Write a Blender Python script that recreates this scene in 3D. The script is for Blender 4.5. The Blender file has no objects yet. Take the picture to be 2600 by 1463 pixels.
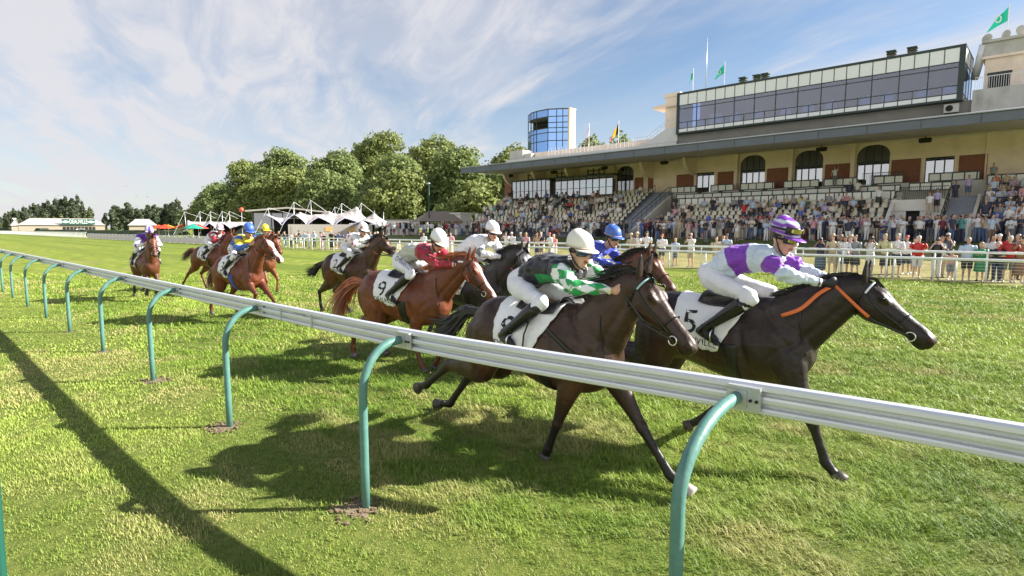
import bpy, bmesh, math, random
import numpy as np
from mathutils import Vector, Matrix
from mathutils.bvhtree import BVHTree

S = bpy.context.scene
COL = S.collection
R = math.radians

# ------------------------------------------------------------------ camera, sky, sun, exposure
cam_d = bpy.data.cameras.new('camera')
cam = bpy.data.objects.new('camera', cam_d); COL.objects.link(cam)
cam.location = (0, 0, 2.05)
cam.rotation_euler = (R(90 - 5.90), 0, 0)
cam_d.sensor_width = 36.0
cam_d.lens = 1459.5 / 2600 * 36.0
cam_d.clip_start = 0.05; cam_d.clip_end = 9000
S.camera = cam
SUN_EL, SUN_AZ = 31.6, 87.0          # azimuth clockwise from +Y
S.view_settings.view_transform = 'Standard'
S.view_settings.look = 'None'
S.view_settings.gamma = 1.0
S.view_settings.exposure = 1.42
S.view_settings.use_curve_mapping = False
W = bpy.data.worlds.new('World'); S.world = W
W.use_nodes = True


def build_world():
    nt = W.node_tree; N = nt.nodes; L = nt.links
    N.clear()
    def nd(t, **k):
        n = N.new(t)
        for a, b in k.items(): setattr(n, a, b)
        return n
    def mth(op, a, b=None, c=None):
        n = nd('ShaderNodeMath', operation=op)
        for i, v in enumerate((a, b, c)):
            if v is None: continue
            if isinstance(v, (int, float)): n.inputs[i].default_value = v
            else: L.new(v, n.inputs[i])
        return n.outputs[0]
    out = nd('ShaderNodeOutputWorld'); bg = nd('ShaderNodeBackground')
    sky = nd('ShaderNodeTexSky', sky_type='NISHITA')
    sky.sun_disc = False
    sky.sun_elevation = R(SUN_EL); sky.sun_rotation = R(SUN_AZ)
    sky.air_density = 1.0; sky.dust_density = 0.5; sky.ozone_density = 2.6
    tc = nd('ShaderNodeTexCoord')
    sep = nd('ShaderNodeSeparateXYZ'); L.new(tc.outputs['Generated'], sep.inputs[0])
    zc = mth('MAXIMUM', sep.outputs[2], 0.0)
    zz = mth('ADD', zc, 0.13)
    px = mth('DIVIDE', sep.outputs[0], zz); py = mth('DIVIDE', sep.outputs[1], zz)
    cmb = nd('ShaderNodeCombineXYZ'); L.new(px, cmb.inputs[0]); L.new(py, cmb.inputs[1])
    def noise(scale, det, rough, dist, rot, sc, off=(0, 0, 0)):
        mp = nd('ShaderNodeMapping', vector_type='TEXTURE'); mp.inputs['Rotation'].default_value = (0, 0, R(rot)); mp.inputs['Scale'].default_value = sc
        mp.inputs['Location'].default_value = off
        L.new(cmb.outputs[0], mp.inputs[0])
        n = nd('ShaderNodeTexNoise'); n.inputs['Scale'].default_value = scale; n.inputs['Detail'].default_value = det
        n.inputs['Roughness'].default_value = rough; n.inputs['Distortion'].default_value = dist
        L.new(mp.outputs[0], n.inputs['Vector']); return n.outputs['Fac']
    def ramp(v, a, b):
        n = nd('ShaderNodeMapRange', interpolation_type='SMOOTHSTEP'); n.inputs[1].default_value = a; n.inputs[2].default_value = b
        L.new(v, n.inputs[0]); return n.outputs[0]
    # long cirrus bands + finer wisps + a broad veil towards the left
    band = noise(1.0, 7, 0.55, 0.45, -60, (1.9, 0.75, 1), (2.3, 0.7, 0))
    wisp = noise(1.0, 8, 0.60, 0.7, -66, (0.85, 0.26, 1), (5.1, 1.9, 0))
    veil = noise(0.55, 4, 0.5, 0.3, 10, (1, 1, 1), (1.2, 4.0, 0))
    left = nd('ShaderNodeMapRange', interpolation_type='SMOOTHSTEP'); left.inputs[1].default_value = 0.30; left.inputs[2].default_value = -0.55
    L.new(sep.outputs[0], left.inputs[0])
    b1 = ramp(mth('ADD', band, mth('MULTIPLY', left.outputs[0], 0.15)), 0.37, 0.62)
    w1 = ramp(mth('ADD', wisp, mth('MULTIPLY', left.outputs[0], 0.10)), 0.42, 0.80)
    cl = mth('MULTIPLY', b1, mth('ADD', mth('MULTIPLY', w1, 0.50), 0.50))
    vl = mth('MULTIPLY', ramp(veil, 0.35, 0.7), mth('MULTIPLY', left.outputs[0], 0.55))
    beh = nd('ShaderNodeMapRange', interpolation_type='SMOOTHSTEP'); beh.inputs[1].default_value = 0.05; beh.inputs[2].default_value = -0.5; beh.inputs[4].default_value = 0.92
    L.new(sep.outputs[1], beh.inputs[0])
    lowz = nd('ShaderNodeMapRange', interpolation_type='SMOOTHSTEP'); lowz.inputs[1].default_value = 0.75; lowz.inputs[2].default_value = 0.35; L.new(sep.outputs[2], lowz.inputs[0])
    fill_bank = mth('MULTIPLY', beh.outputs[0], lowz.outputs[0])
    hz = nd('ShaderNodeMapRange', interpolation_type='SMOOTHSTEP'); hz.inputs[1].default_value = 0.30; hz.inputs[2].default_value = 0.0
    L.new(sep.outputs[2], hz.inputs[0])
    tot = mth('MAXIMUM', mth('MAXIMUM', mth('MAXIMUM', cl, vl), mth('MULTIPLY', hz.outputs[0], 0.55)), fill_bank)
    clr = nd('ShaderNodeMapRange', interpolation_type='SMOOTHSTEP'); clr.inputs[1].default_value = 0.92; clr.inputs[2].default_value = 0.50; L.new(sep.outputs[2], clr.inputs[0])
    tot = mth('MULTIPLY', mth('MINIMUM', mth('ADD', tot, mth('MULTIPLY', w1, 0.10)), 0.93), clr.outputs[0])
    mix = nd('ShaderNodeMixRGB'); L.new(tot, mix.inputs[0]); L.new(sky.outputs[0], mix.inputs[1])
    bc = nd('ShaderNodeMixRGB'); bc.inputs[1].default_value = (5.3, 5.25, 5.5, 1); bc.inputs[2].default_value = (9.5, 9.3, 9.2, 1); L.new(fill_bank, bc.inputs[0]); L.new(bc.outputs[0], mix.inputs[2])   # unseen bright cloud added behind the camera to fill the shaded sides
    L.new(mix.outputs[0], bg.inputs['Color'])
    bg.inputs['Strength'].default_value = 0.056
    L.new(bg.outputs[0], out.inputs[0])


build_world()
sun_d = bpy.data.lights.new('sun', 'SUN'); sun_d.energy = 5.0; sun_d.angle = R(0.55); sun_d.color = (1.0, 0.95, 0.86)
sun = bpy.data.objects.new('sun', sun_d); COL.objects.link(sun)
_sd = Vector((math.sin(R(SUN_AZ)) * math.cos(R(SUN_EL)), math.cos(R(SUN_AZ)) * math.cos(R(SUN_EL)), math.sin(R(SUN_EL))))
sun.rotation_euler = (-_sd).to_track_quat('-Z', 'Y').to_euler()
sun.location = _sd * 60

# ------------------------------------------------------------------ helpers
E1 = np.array([0.72940, -0.68409, 0.0])      # running direction of the track
E2 = np.array([0.68409, 0.72940, 0.0])       # across the track, away from the near rail
TRK = math.atan2(E1[1], E1[0])


def w(s, t, z=0.0):
    return (s * E1[0] + t * E2[0], s * E1[1] + t * E2[1], z)


def W3(a):                                   # array of (s,t,z) rows to world
    a = np.asarray(a, float)
    return a[:, :1] * E1 + a[:, 1:2] * E2 + np.c_[np.zeros((len(a), 2)), a[:, 2]]


def tag(o, label=None, cat=None, group=None, kind=None):
    if label: o['label'] = label
    if cat: o['category'] = cat
    if group: o['group'] = group
    if kind: o['kind'] = kind
    return o


def empty(name, loc=(0, 0, 0), rz=0.0):
    o = bpy.data.objects.new(name, None); COL.objects.link(o)
    o.location = loc; o.rotation_euler = (0, 0, rz); o.empty_display_size = 0.1
    return o


def add_obj(name, me, parent=None, loc=None, rz=None):
    o = bpy.data.objects.new(name, me); COL.objects.link(o)
    if parent is not None: o.parent = parent
    if loc is not None: o.location = loc
    if rz is not None: o.rotation_euler = (0, 0, rz)
    return o


class G:
    """collects lofts, boxes and sheets for ONE mesh"""
    def __init__(self): self.v = []; self.f = []; self.n = 0; self.c = []; self.fm = []
    def add(self, v, f, col=None, m=0):
        v = np.asarray(v, float).reshape(-1, 3)
        self.v.append(v); k = self.n
        self.f.extend([tuple(int(i) + k for i in q) for q in f]); self.fm.extend([m] * len(f))
        self.n += len(v)
        if col is not None: self.c.append(np.tile(np.array(col, float)[:3], (len(v), 1)))
        return self
    def box(self, c, s, rz=0.0, col=None, m=0):
        x, y, z = s[0] / 2, s[1] / 2, s[2] / 2
        v = np.array([[-x, -y, -z], [x, -y, -z], [x, y, -z], [-x, y, -z], [-x, -y, z], [x, -y, z], [x, y, z], [-x, y, z]])
        if rz:
            ca, sa = math.cos(rz), math.sin(rz)
            v = np.c_[v[:, 0] * ca - v[:, 1] * sa, v[:, 0] * sa + v[:, 1] * ca, v[:, 2]]
        return self.add(v + np.array(c), [(0, 3, 2, 1), (4, 5, 6, 7), (0, 1, 5, 4), (1, 2, 6, 5), (2, 3, 7, 6), (3, 0, 4, 7)], col, m)
    def bx(self, x0, x1, y0, y1, z0, z1, col=None, m=0):
        return self.box(((x0 + x1) / 2, (y0 + y1) / 2, (z0 + z1) / 2), (abs(x1 - x0), abs(y1 - y0), abs(z1 - z0)), 0, col, m)
    def tube(self, pts, r, n=8, lat=None, col=None, rb=None, m=0, cap=True):
        v, f = loft(pts, r, r if rb is None else rb, n, lat, cap); return self.add(v, f, col, m)
    def mesh(self, name, mats=(), smooth=False, cols=True):
        me = bpy.data.meshes.new(name)
        v = np.vstack(self.v) if self.v else np.zeros((0, 3))
        me.from_pydata(v.tolist(), [], self.f)
        for mt in (mats if isinstance(mats, (list, tuple)) else [mats]): me.materials.append(mt)
        if any(self.fm): me.polygons.foreach_set('material_index', self.fm)
        if cols and self.c and sum(len(c) for c in self.c) == len(v): setcol(me, np.vstack(self.c))
        if smooth: me.polygons.foreach_set('use_smooth', [True] * len(me.polygons))
        me.update(); return me
    def obj(self, name, mats=(), parent=None, smooth=False, loc=None, rz=None):
        return add_obj(name, self.mesh(name, mats, smooth), parent, loc, rz)


def setcol(me, c):
    a = me.attributes.get('Col') or me.attributes.new('Col', 'FLOAT_COLOR', 'POINT')
    a.data.foreach_set('color', np.c_[np.asarray(c, float)[:, :3], np.ones(len(c))].ravel().astype(np.float32))


def loft(pts, ra, rb=None, n=10, lat=None, cap=True):
    P = np.asarray(pts, float); k = len(P)
    ra = np.broadcast_to(np.asarray(ra, float), (k,)); rb = ra if rb is None else np.broadcast_to(np.asarray(rb, float), (k,))
    T = np.gradient(P, axis=0); T /= np.linalg.norm(T, axis=1)[:, None] + 1e-12
    if lat is None:
        lat = np.array([0, 1, 0.]) if abs(T[:, 1]).max() < 0.9 else np.array([1., 0, 0.2])
    lat = np.asarray(lat, float)
    Sd = lat - (T @ lat)[:, None] * T; Sd /= np.linalg.norm(Sd, axis=1)[:, None] + 1e-12
    Nn = np.cross(T, Sd)
    a = np.arange(n) * 2 * math.pi / n
    V = P[:, None] + Sd[:, None] * (ra[:, None] * np.cos(a))[..., None] + Nn[:, None] * (rb[:, None] * np.sin(a))[..., None]
    F = []
    for i in range(k - 1):
        for j in range(n):
            j2 = (j + 1) % n
            F.append((i * n + j, i * n + j2, (i + 1) * n + j2, (i + 1) * n + j))
    if cap:
        F.append(tuple(range(n - 1, -1, -1))); F.append(tuple((k - 1) * n + j for j in range(n)))
    return V.reshape(-1, 3), F


def cr(A, k=4):
    """Catmull-Rom resampling of rows"""
    A = np.asarray(A, float)
    Q = np.vstack([2 * A[0] - A[1], A, 2 * A[-1] - A[-2]])
    o = []
    for i in range(1, len(Q) - 2):
        for j in range(k):
            t = j / k
            o.append(0.5 * ((2 * Q[i]) + (-Q[i - 1] + Q[i + 1]) * t + (2 * Q[i - 1] - 5 * Q[i] + 4 * Q[i + 1] - Q[i + 2]) * t * t
                            + (-Q[i - 1] + 3 * Q[i] - 3 * Q[i + 1] + Q[i + 2]) * t ** 3))
    o.append(A[-1]); return np.array(o)


def sloft(g, rows, k=3, n=12, lat=(0, 1, 0), col=None):
    """rows of (x,y,z,ra,rb) smoothed into a closed loft"""
    B = cr(rows, k); v, f = loft(B[:, :3], np.maximum(B[:, 3], .002), np.maximum(B[:, 4], .002), n, lat)
    g.add(v, f, col)


def remesh(geo, voxel, it=4, fac=0.5):
    me = geo.mesh('tmp', cols=False)
    o = bpy.data.objects.new('tmp', me); COL.objects.link(o)
    m = o.modifiers.new('r', 'REMESH'); m.mode = 'VOXEL'; m.voxel_size = voxel; m.use_smooth_shade = True
    if it:
        m2 = o.modifiers.new('s', 'SMOOTH'); m2.factor = fac; m2.iterations = it
    dg = bpy.context.evaluated_depsgraph_get()
    out = bpy.data.meshes.new_from_object(o.evaluated_get(dg))
    bpy.data.objects.remove(o); bpy.data.meshes.remove(me)
    out.polygons.foreach_set('use_smooth', [True] * len(out.polygons))
    return out


def verts(me):
    a = np.empty(len(me.vertices) * 3, np.float32); me.vertices.foreach_get('co', a); return a.reshape(-1, 3).astype(float)


def normals(me):
    a = np.empty(len(me.vertices) * 3, np.float32); me.vertices.foreach_get('normal', a); return a.reshape(-1, 3).astype(float)


def put(me, v):
    me.vertices.foreach_set('co', np.asarray(v, np.float32).ravel()); me.update()


# ------------------------------------------------------------------ materials
def lin(h):
    h = h.lstrip('#'); c = [int(h[i:i + 2], 16) / 255 for i in (0, 2, 4)]
    return tuple(x / 12.92 if x <= 0.04045 else ((x + 0.055) / 1.055) ** 2.4 for x in c)


def mat(name, col=(0.5, 0.5, 0.5), rough=0.6, metal=0.0, vcol=False, var=0.0, vscale=6.0, bump=0.0, bscale=40.0, spec=0.5,
        sheen=0.0, coat=0.0, trans=0.0, dirt=None, dscale=1.5, damt=0.5, stretch=None):
    m = bpy.data.materials.new(name); m.use_nodes = True
    nt = m.node_tree; N = nt.nodes; L = nt.links
    b = N['Principled BSDF']
    b.inputs['Roughness'].default_value = rough; b.inputs['Metallic'].default_value = metal
    b.inputs['Specular IOR Level'].default_value = spec
    if sheen: b.inputs['Sheen Weight'].default_value = sheen
    if coat: b.inputs['Coat Weight'].default_value = coat; b.inputs['Coat Roughness'].default_value = 0.25
    src = None
    if vcol:
        a = N.new('ShaderNodeAttribute'); a.attribute_name = 'Col'; src = a.outputs['Color']
    else:
        c = N.new('ShaderNodeRGB'); c.outputs[0].default_value = (*col[:3], 1); src = c.outputs[0]
    tc = N.new('ShaderNodeTexCoord'); vec = tc.outputs['Object']
    if stretch:
        mp = N.new('ShaderNodeMapping'); mp.inputs['Scale'].default_value = stretch; L.new(vec, mp.inputs[0]); vec = mp.outputs[0]
    if var:
        n = N.new('ShaderNodeTexNoise'); n.inputs['Scale'].default_value = vscale; n.inputs['Detail'].default_value = 5
        L.new(vec, n.inputs['Vector'])
        r = N.new('ShaderNodeMapRange'); r.inputs[1].default_value = 0.25; r.inputs[2].default_value = 0.75
        r.inputs[3].default_value = 1 - var; r.inputs[4].default_value = 1 + var
        L.new(n.outputs['Fac'], r.inputs[0])
        x = N.new('ShaderNodeVectorMath'); x.operation = 'SCALE'; L.new(src, x.inputs[0]); L.new(r.outputs[0], x.inputs['Scale']); src = x.outputs[0]
    if dirt:
        n = N.new('ShaderNodeTexNoise'); n.inputs['Scale'].default_value = dscale; n.inputs['Detail'].default_value = 8; n.inputs['Roughness'].default_value = 0.65
        L.new(vec, n.inputs['Vector'])
        r = N.new('ShaderNodeMapRange'); r.inputs[1].default_value = 0.5; r.inputs[2].default_value = 0.75; r.inputs[4].default_value = damt
        L.new(n.outputs['Fac'], r.inputs[0])
        x = N.new('ShaderNodeMixRGB'); L.new(r.outputs[0], x.inputs[0]); L.new(src, x.inputs[1]); x.inputs[2].default_value = (*dirt, 1); src = x.outputs[0]
    L.new(src, b.inputs['Base Color'])
    if bump:
        n = N.new('ShaderNodeTexNoise'); n.inputs['Scale'].default_value = bscale; n.inputs['Detail'].default_value = 4
        L.new(vec, n.inputs['Vector'])
        q = N.new('ShaderNodeBump'); q.inputs['Strength'].default_value = bump; q.inputs['Distance'].default_value = 0.02
        L.new(n.outputs['Fac'], q.inputs['Height']); L.new(q.outputs[0], b.inputs['Normal'])
    if trans:
        out = N['Material Output']; t = N.new('ShaderNodeBsdfTranslucent'); mx = N.new('ShaderNodeMixShader'); mx.inputs[0].default_value = trans
        L.new(src, t.inputs['Color']); L.new(b.outputs[0], mx.inputs[1]); L.new(t.outputs[0], mx.inputs[2]); L.new(mx.outputs[0], out.inputs[0])
    return m


def glass_mat(name, tint=(0.35, 0.42, 0.5), refl=0.25, rough=0.02, op=0.45):
    """thin pane: part mirror, part tinted see-through"""
    m = bpy.data.materials.new(name); m.use_nodes = True
    nt = m.node_tree; N = nt.nodes; L = nt.links; N.clear()
    out = N.new('ShaderNodeOutputMaterial'); gl = N.new('ShaderNodeBsdfGlossy'); gl.inputs['Roughness'].default_value = rough
    tr = N.new('ShaderNodeBsdfTransparent'); tr.inputs[0].default_value = (*tint, 1)
    lw = N.new('ShaderNodeLayerWeight'); lw.inputs[0].default_value = 0.35
    r = N.new('ShaderNodeMapRange'); r.inputs[3].default_value = refl; r.inputs[4].default_value = min(1, refl + 0.5)
    L.new(lw.outputs['Facing'], r.inputs[0])
    mx = N.new('ShaderNodeMixShader'); L.new(r.outputs[0], mx.inputs[0]); L.new(tr.outputs[0], mx.inputs[1]); L.new(gl.outputs[0], mx.inputs[2])
    L.new(mx.outputs[0], out.inputs[0]); return m


M = {}
M['coat'] = mat('horse_coat', vcol=True, rough=0.45, var=0.30, vscale=7, bump=0.40, bscale=18, spec=0.40)
M['hoof'] = mat('hoof_horn', vcol=True, rough=0.5, var=0.2, vscale=18)
M['hair'] = mat('horse_hair', vcol=True, rough=0.45, var=0.2, vscale=25)
M['skin'] = mat('skin_and_clothes', vcol=True, rough=0.5, var=0.04, vscale=20)
M['silk'] = mat('racing_silk', vcol=True, rough=0.45, var=0.07, vscale=9, bump=0.8, bscale=15, sheen=0.15)
M['breeches'] = mat('breeches_cloth', (0.76, 0.76, 0.80), rough=0.6, var=0.06, vscale=10, bump=0.5, bscale=18)
M['boot'] = mat('boot_leather', (0.012, 0.012, 0.013), rough=0.22, bump=0.12, bscale=25)
M['helmet'] = mat('helmet_cover', vcol=True, rough=0.38, bump=0.08, bscale=14, coat=0.15)
M['black'] = mat('black_leather', (0.014, 0.013, 0.013), rough=0.4, bump=0.1)
M['lens'] = mat('goggle_lens', (0.03, 0.03, 0.035), rough=0.06, spec=0.9)
M['lens_blue'] = mat('goggle_lens_blue', (0.05, 0.08, 0.35), rough=0.05, metal=0.7)
M['lens_yellow'] = mat('goggle_lens_yellow', (0.45, 0.40, 0.10), rough=0.06, metal=0.6)
M['cloth'] = mat('number_cloth', (0.82, 0.82, 0.83), rough=0.7, var=0.05, bump=0.3, bscale=12)
M['ink'] = mat('black_print', (0.012, 0.012, 0.014), rough=0.6)
M['eye'] = mat('horse_eye', (0.006, 0.004, 0.003), rough=0.22, spec=0.4)
M['steel'] = mat('bright_steel', (0.75, 0.75, 0.74), rough=0.22, metal=1.0)
M['rein_orange'] = mat('orange_rubber', (0.72, 0.16, 0.04), rough=0.5)
M['rein_red'] = mat('red_rubber', (0.42, 0.09, 0.05), rough=0.5)
M['strap_blue'] = mat('blue_webbing', (0.03, 0.08, 0.42), rough=0.6)
M['band_white'] = mat('white_browband', (0.82, 0.84, 0.88), rough=0.4)
M['band_teal'] = mat('teal_browband', (0.35, 0.60, 0.58), rough=0.4)
M['star'] = mat('red_star_print', (0.50, 0.01, 0.03), rough=0.45)
M['sheep'] = mat('black_sheepskin', (0.01, 0.01, 0.01), rough=0.95, bump=0.8, bscale=60)
# ------------------------------------------------------------------ horses
_rs = np.random.RandomState(3)
_lat = _rs.rand(64, 64)


def vnoise(x, y):
    x = np.asarray(x, float); y = np.asarray(y, float)
    xi = np.floor(x).astype(int); yi = np.floor(y).astype(int); fx = x - xi; fy = y - yi
    fx = fx * fx * (3 - 2 * fx); fy = fy * fy * (3 - 2 * fy)
    g = lambda a, b: _lat[a % 64, b % 64]
    return (g(xi, yi) * (1 - fx) + g(xi + 1, yi) * fx) * (1 - fy) + (g(xi, yi + 1) * (1 - fx) + g(xi + 1, yi + 1) * fx) * fy


def fbm(x, y, o=4):
    a = 0; k = 0.5
    for i in range(o): a = a + k * vnoise(x * 2 ** i + 17 * i, y * 2 ** i + 5 * i); k /= 2
    return a / (1 - 0.5 ** o)


def sst(a, b, x):
    t = np.clip((np.asarray(x, float) - a) / (b - a), 0, 1); return t * t * (3 - 2 * t)


def seg_near(V, segs):
    """for each vertex the nearest capsule: index and position along it"""
    best = np.full(len(V), 1e9); bi = np.zeros(len(V), int); bt = np.zeros(len(V))
    for i, (a, b, r0, r1) in enumerate(segs):
        a = np.asarray(a, float); b = np.asarray(b, float); d = b - a
        t = np.clip(((V - a) @ d) / (d @ d + 1e-12), 0, 1)
        q = np.linalg.norm(V - (a + t[:, None] * d), axis=1) - (r0 + (r1 - r0) * t)
        k = q < best; best[k] = q[k]; bi[k] = i; bt[k] = t[k]
    return bi, bt


def ik(a, b, l1, l2, fwd=1.0):
    a = np.asarray(a, float); b = np.asarray(b, float); d = b - a; L = np.linalg.norm(d); u = d / L
    L = min(L, (l1 + l2) * 0.995)
    x = (l1 * l1 - l2 * l2 + L * L) / (2 * L); h = math.sqrt(max(l1 * l1 - x * x, 0))
    n = np.array([-u[2], 0, u[0]])
    if n[0] * fwd < 0: n = -n
    return a + u * x + n * h


def lerp(a, b, t): return np.asarray(a, float) * (1 - t) + np.asarray(b, float) * t


def ray_on(bvh, o, d, off):
    h = bvh.ray_cast(Vector(o), Vector(d))
    if h[0] is None: return None
    p = np.array(h[0]) - np.array(d) / np.linalg.norm(d) * off
    return p


def text_polys(txt, size):
    """glyph outlines of the built-in font as a triangulated, subdivided flat mesh (x right, y up, centred)"""
    cu = bpy.data.curves.new('tmp', 'FONT'); cu.body = txt; cu.size = size; cu.align_x = 'CENTER'; cu.align_y = 'CENTER'; cu.resolution_u = 3
    o = bpy.data.objects.new('tmp', cu); COL.objects.link(o)
    me = bpy.data.meshes.new_from_object(o.evaluated_get(bpy.context.evaluated_depsgraph_get()))
    bpy.data.objects.remove(o)
    bm = bmesh.new(); bm.from_mesh(me); bmesh.ops.triangulate(bm, faces=bm.faces[:])
    for _ in range(2):
        es = [e for e in bm.edges if e.calc_length() > size * 0.16]
        if es: bmesh.ops.subdivide_edges(bm, edges=es, cuts=1); bmesh.ops.triangulate(bm, faces=bm.faces[:])
    bm.verts.ensure_lookup_table()
    v = np.array([p.co[:] for p in bm.verts]); f = [tuple(q.index for q in x.verts) for x in bm.faces]
    bm.free(); bpy.data.meshes.remove(me); return v, f


def decal(name, v2, f, bvh, org, right, up, material, parent, off=0.005, bold=None):
    """lay a flat outline onto a surface: rays along right x up"""
    right = np.asarray(right, float); up = np.asarray(up, float); d = -np.cross(right, up); d /= np.linalg.norm(d)
    g = G(); out = []; ok = True
    for p in v2:
        o = np.asarray(org, float) + right * p[0] + up * p[1]
        q = ray_on(bvh, o - d * 0.6, d, off)
        out.append(q)
    good = [i for i, q in enumerate(out) if q is not None]
    if len(good) < 3: return None
    med = np.median([out[i] @ d for i in good])
    for i, q in enumerate(out):
        if q is None or abs(q @ d - med) > 0.25:
            o = np.asarray(org, float) + right * v2[i][0] + up * v2[i][1]; out[i] = None
    f2 = [t for t in f if all(out[i] is not None for i in t)]
    out = [np.zeros(3) if q is None else q for q in out]
    used = sorted({i for t in f2 for i in t}); mp = {i: k for k, i in enumerate(used)}
    if not used: return None
    g.add([out[i] for i in used], [tuple(mp[i] for i in t) for t in f2])
    return g.obj(name, material, parent)


def ribbon(g, pts, wd, col, side):
    P = np.asarray(pts, float); n = len(P)
    T = np.gradient(P, axis=0); Sd = np.cross(T, side); Sd /= np.linalg.norm(Sd, axis=1)[:, None] + 1e-9
    tw = np.linspace(1, 0.15, n)[:, None] * wd / 2
    v = np.vstack([P - Sd * tw, P + Sd * tw])
    g.add(v, [(i, i + 1, n + i + 1, n + i) for i in range(n - 1)], col)


def make_horse(label, s, t, heading=0.0, withers=1.46, coat=(0.05, 0.03, 0.02), points=(0.012, 0.010, 0.009), mane=None, voxel=0.016,
               fore=None, hind=None, poll=(0.70, 0, 1.64), muz=(1.12, 0, 1.20), blaze=None, socks=(), tail=None, seed=1,
               number='1', browband=None, noseband=None, girth='black', rein='rein_red', sheepskin=False, breast=False,
               hoofcol=(0.06, 0.05, 0.045), mane_len=1.0, tail_spread=1.0, under=None, forehead=None, hooflight=None, hand=(0.42, 0.06, 1.55), muzcol=None):
    rnd = random.Random(seed)
    root = empty('racehorse', w(s, t, 0.0), TRK + R(heading))
    tag(root, label, 'horse', 'racehorses galloping in the pack')
    dz = withers - 1.5
    g = G(); segs = []; cols = []
    coat = np.array(coat); points = np.array(points)
    mane = points if mane is None else np.array(mane)
    def seg(a, b, r0, r1, c0, c1): segs.append((a, b, r0, r1)); cols.append((np.array(c0), np.array(c1)))
    # barrel
    st = [(-1.235, 1.20, 1.02, .075), (-1.19, 1.32, .86, .17), (-1.08, 1.43, .80, .245), (-.92, 1.485, .80, .285), (-.74, 1.48, .83, .285), (-.55, 1.455, .79, .285),
          (-.35, 1.44, .735, .295), (-.15, 1.465, .71, .285), (0.0, 1.50, .715, .25), (.14, 1.47, .735, .235), (.27, 1.38, .79, .215), (.37, 1.27, .87, .17), (.425, 1.16, .97, .09)]
    B = cr(st, 3); n = 20; a = np.arange(n) * 2 * math.pi / n; V = []
    for x, zt, zb, hw in B:
        zc = (zt + zb) / 2 + dz; hh = (zt - zb) / 2
        kk = 0.34 * math.exp(-((x - 0.02) / 0.22) ** 2) + 0.12
        y = hw * np.cos(a) * (1 - kk * np.maximum(0, np.sin(a)) ** 1.5); z = zc + hh * np.sin(a)
        V.append(np.c_[np.full(n, x), y, z])
    F = []
    for i in range(len(B) - 1):
        for j in range(n): F.append((i * n + j, i * n + (j + 1) % n, (i + 1) * n + (j + 1) % n, (i + 1) * n + j))
    F.append(tuple(range(n - 1, -1, -1))); F.append(tuple((len(B) - 1) * n + j for j in range(n)))
    g.add(np.vstack(V), [q[::-1] for q in F])
    seg((-1.1, 0, 1.13 + dz), (.25, 0, 1.1 + dz), .3, .27, coat, coat)
    # neck
    A = np.array(poll, float); Mz = np.array(muz, float)
    p0 = np.array([-.02, 0, 1.17 + dz]); p1 = np.array([.16, 0, 1.22 + dz])
    p2 = lerp(p1, A, .45) + np.array([0, 0, .005]); p3 = lerp(p1, A, .78) + np.array([.0, 0, -.005]); p4 = A + np.array([.02, 0, -.05])
    sloft(g, [(*p0, .195, .30), (*p1, .175, .300), (*p2, .128, .228), (*p3, .098, .172), (*p4, .080, .128)], 4, 16)
    seg(p1, p4, .2, .1, coat, coat)
    # head
    U = Mz - A; HL = np.linalg.norm(U); U /= HL
    Wl = np.cross([0, 0, 1.], U); Wl /= np.linalg.norm(Wl); Nn = np.cross(U, Wl)
    def H(u, wv, nv): return A + U * (u * HL) + Wl * wv + Nn * nv
    prof = [(-.07, .030, .10, .047), (0, .064, .185, .072), (.12, .080, .255, .094), (.26, .080, .290, .103), (.40, .060, .240, .089), (.55, .044, .178, .070),
            (.70, .036, .150, .060), (.84, .036, .146, .063), (.94, .024, .125, .058), (1.0, 0.0, .08, .040)]
    rows = []
    for u, tp, dp, hw in prof:
        c = H(u, 0, tp - dp / 2); rows.append((*c, hw, dp / 2))
    sloft(g, rows, 3, 14, lat=Wl)
    hc = coat if muzcol is None else np.array(muzcol)
    seg(H(0, 0, -.03), H(.62, 0, -.03), .11, .08, coat, coat); seg(H(.62, 0, -.03), H(1, 0, -.03), .08, .05, coat, hc * 0.55 + points * 0.45 if muzcol is None else hc)
    for sd in (1, -1):
        sloft(g, [(*H(.10, sd * .055, -.06), .03, .06), (*H(.24, sd * .068, -.10), .03, .085), (*H(.42, sd * .055, -.09), .02, .05)], 3, 10, lat=Wl)
        sloft(g, [(*H(.21, sd * .068, .035), .02, .02), (*H(.28, sd * .088, .030), .028, .028), (*H(.36, sd * .072, .02), .018, .02)], 2, 8, lat=Wl)
        sloft(g, [(*H(.34, sd * .084, -.03), .010, .012), (*H(.46, sd * .074, -.030), .012, .012), (*H(.60, sd * .056, -.028), .008, .008)], 2, 8, lat=Wl)
        sloft(g, [(*H(.84, sd * .035, 0), .02, .02), (*H(.92, sd * .046, -.012), .023, .028), (*H(.98, sd * .035, -.03), .015, .02)], 2, 8, lat=Wl)
        # ear: cupped leaf, laid half back
        e0 = H(.0, sd * .052, .035); ed = Nn * .86 - U * .55 + Wl * sd * .14; ed /= np.linalg.norm(ed)
        sloft(g, [(*(e0 - ed * .03), .026, .022), (*(e0 + ed * .03), .040, .024), (*(e0 + ed * .095), .037, .018), (*(e0 + ed * .150), .021, .012), (*(e0 + ed * .185), .005, .006)], 3, 10, lat=Wl)
        seg(e0, e0 + ed * .16, .03, .01, coat * .8, points)
    sloft(g, [(*H(.80, 0, -.10), .025, .02), (*H(.90, 0, -.105), .036, .025), (*H(.96, 0, -.09), .02, .018)], 2, 8, lat=Wl)
    # legs
    def limb(pts, name_):
        sloft(g, pts, 3, 12)
    hoofs = []
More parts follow.
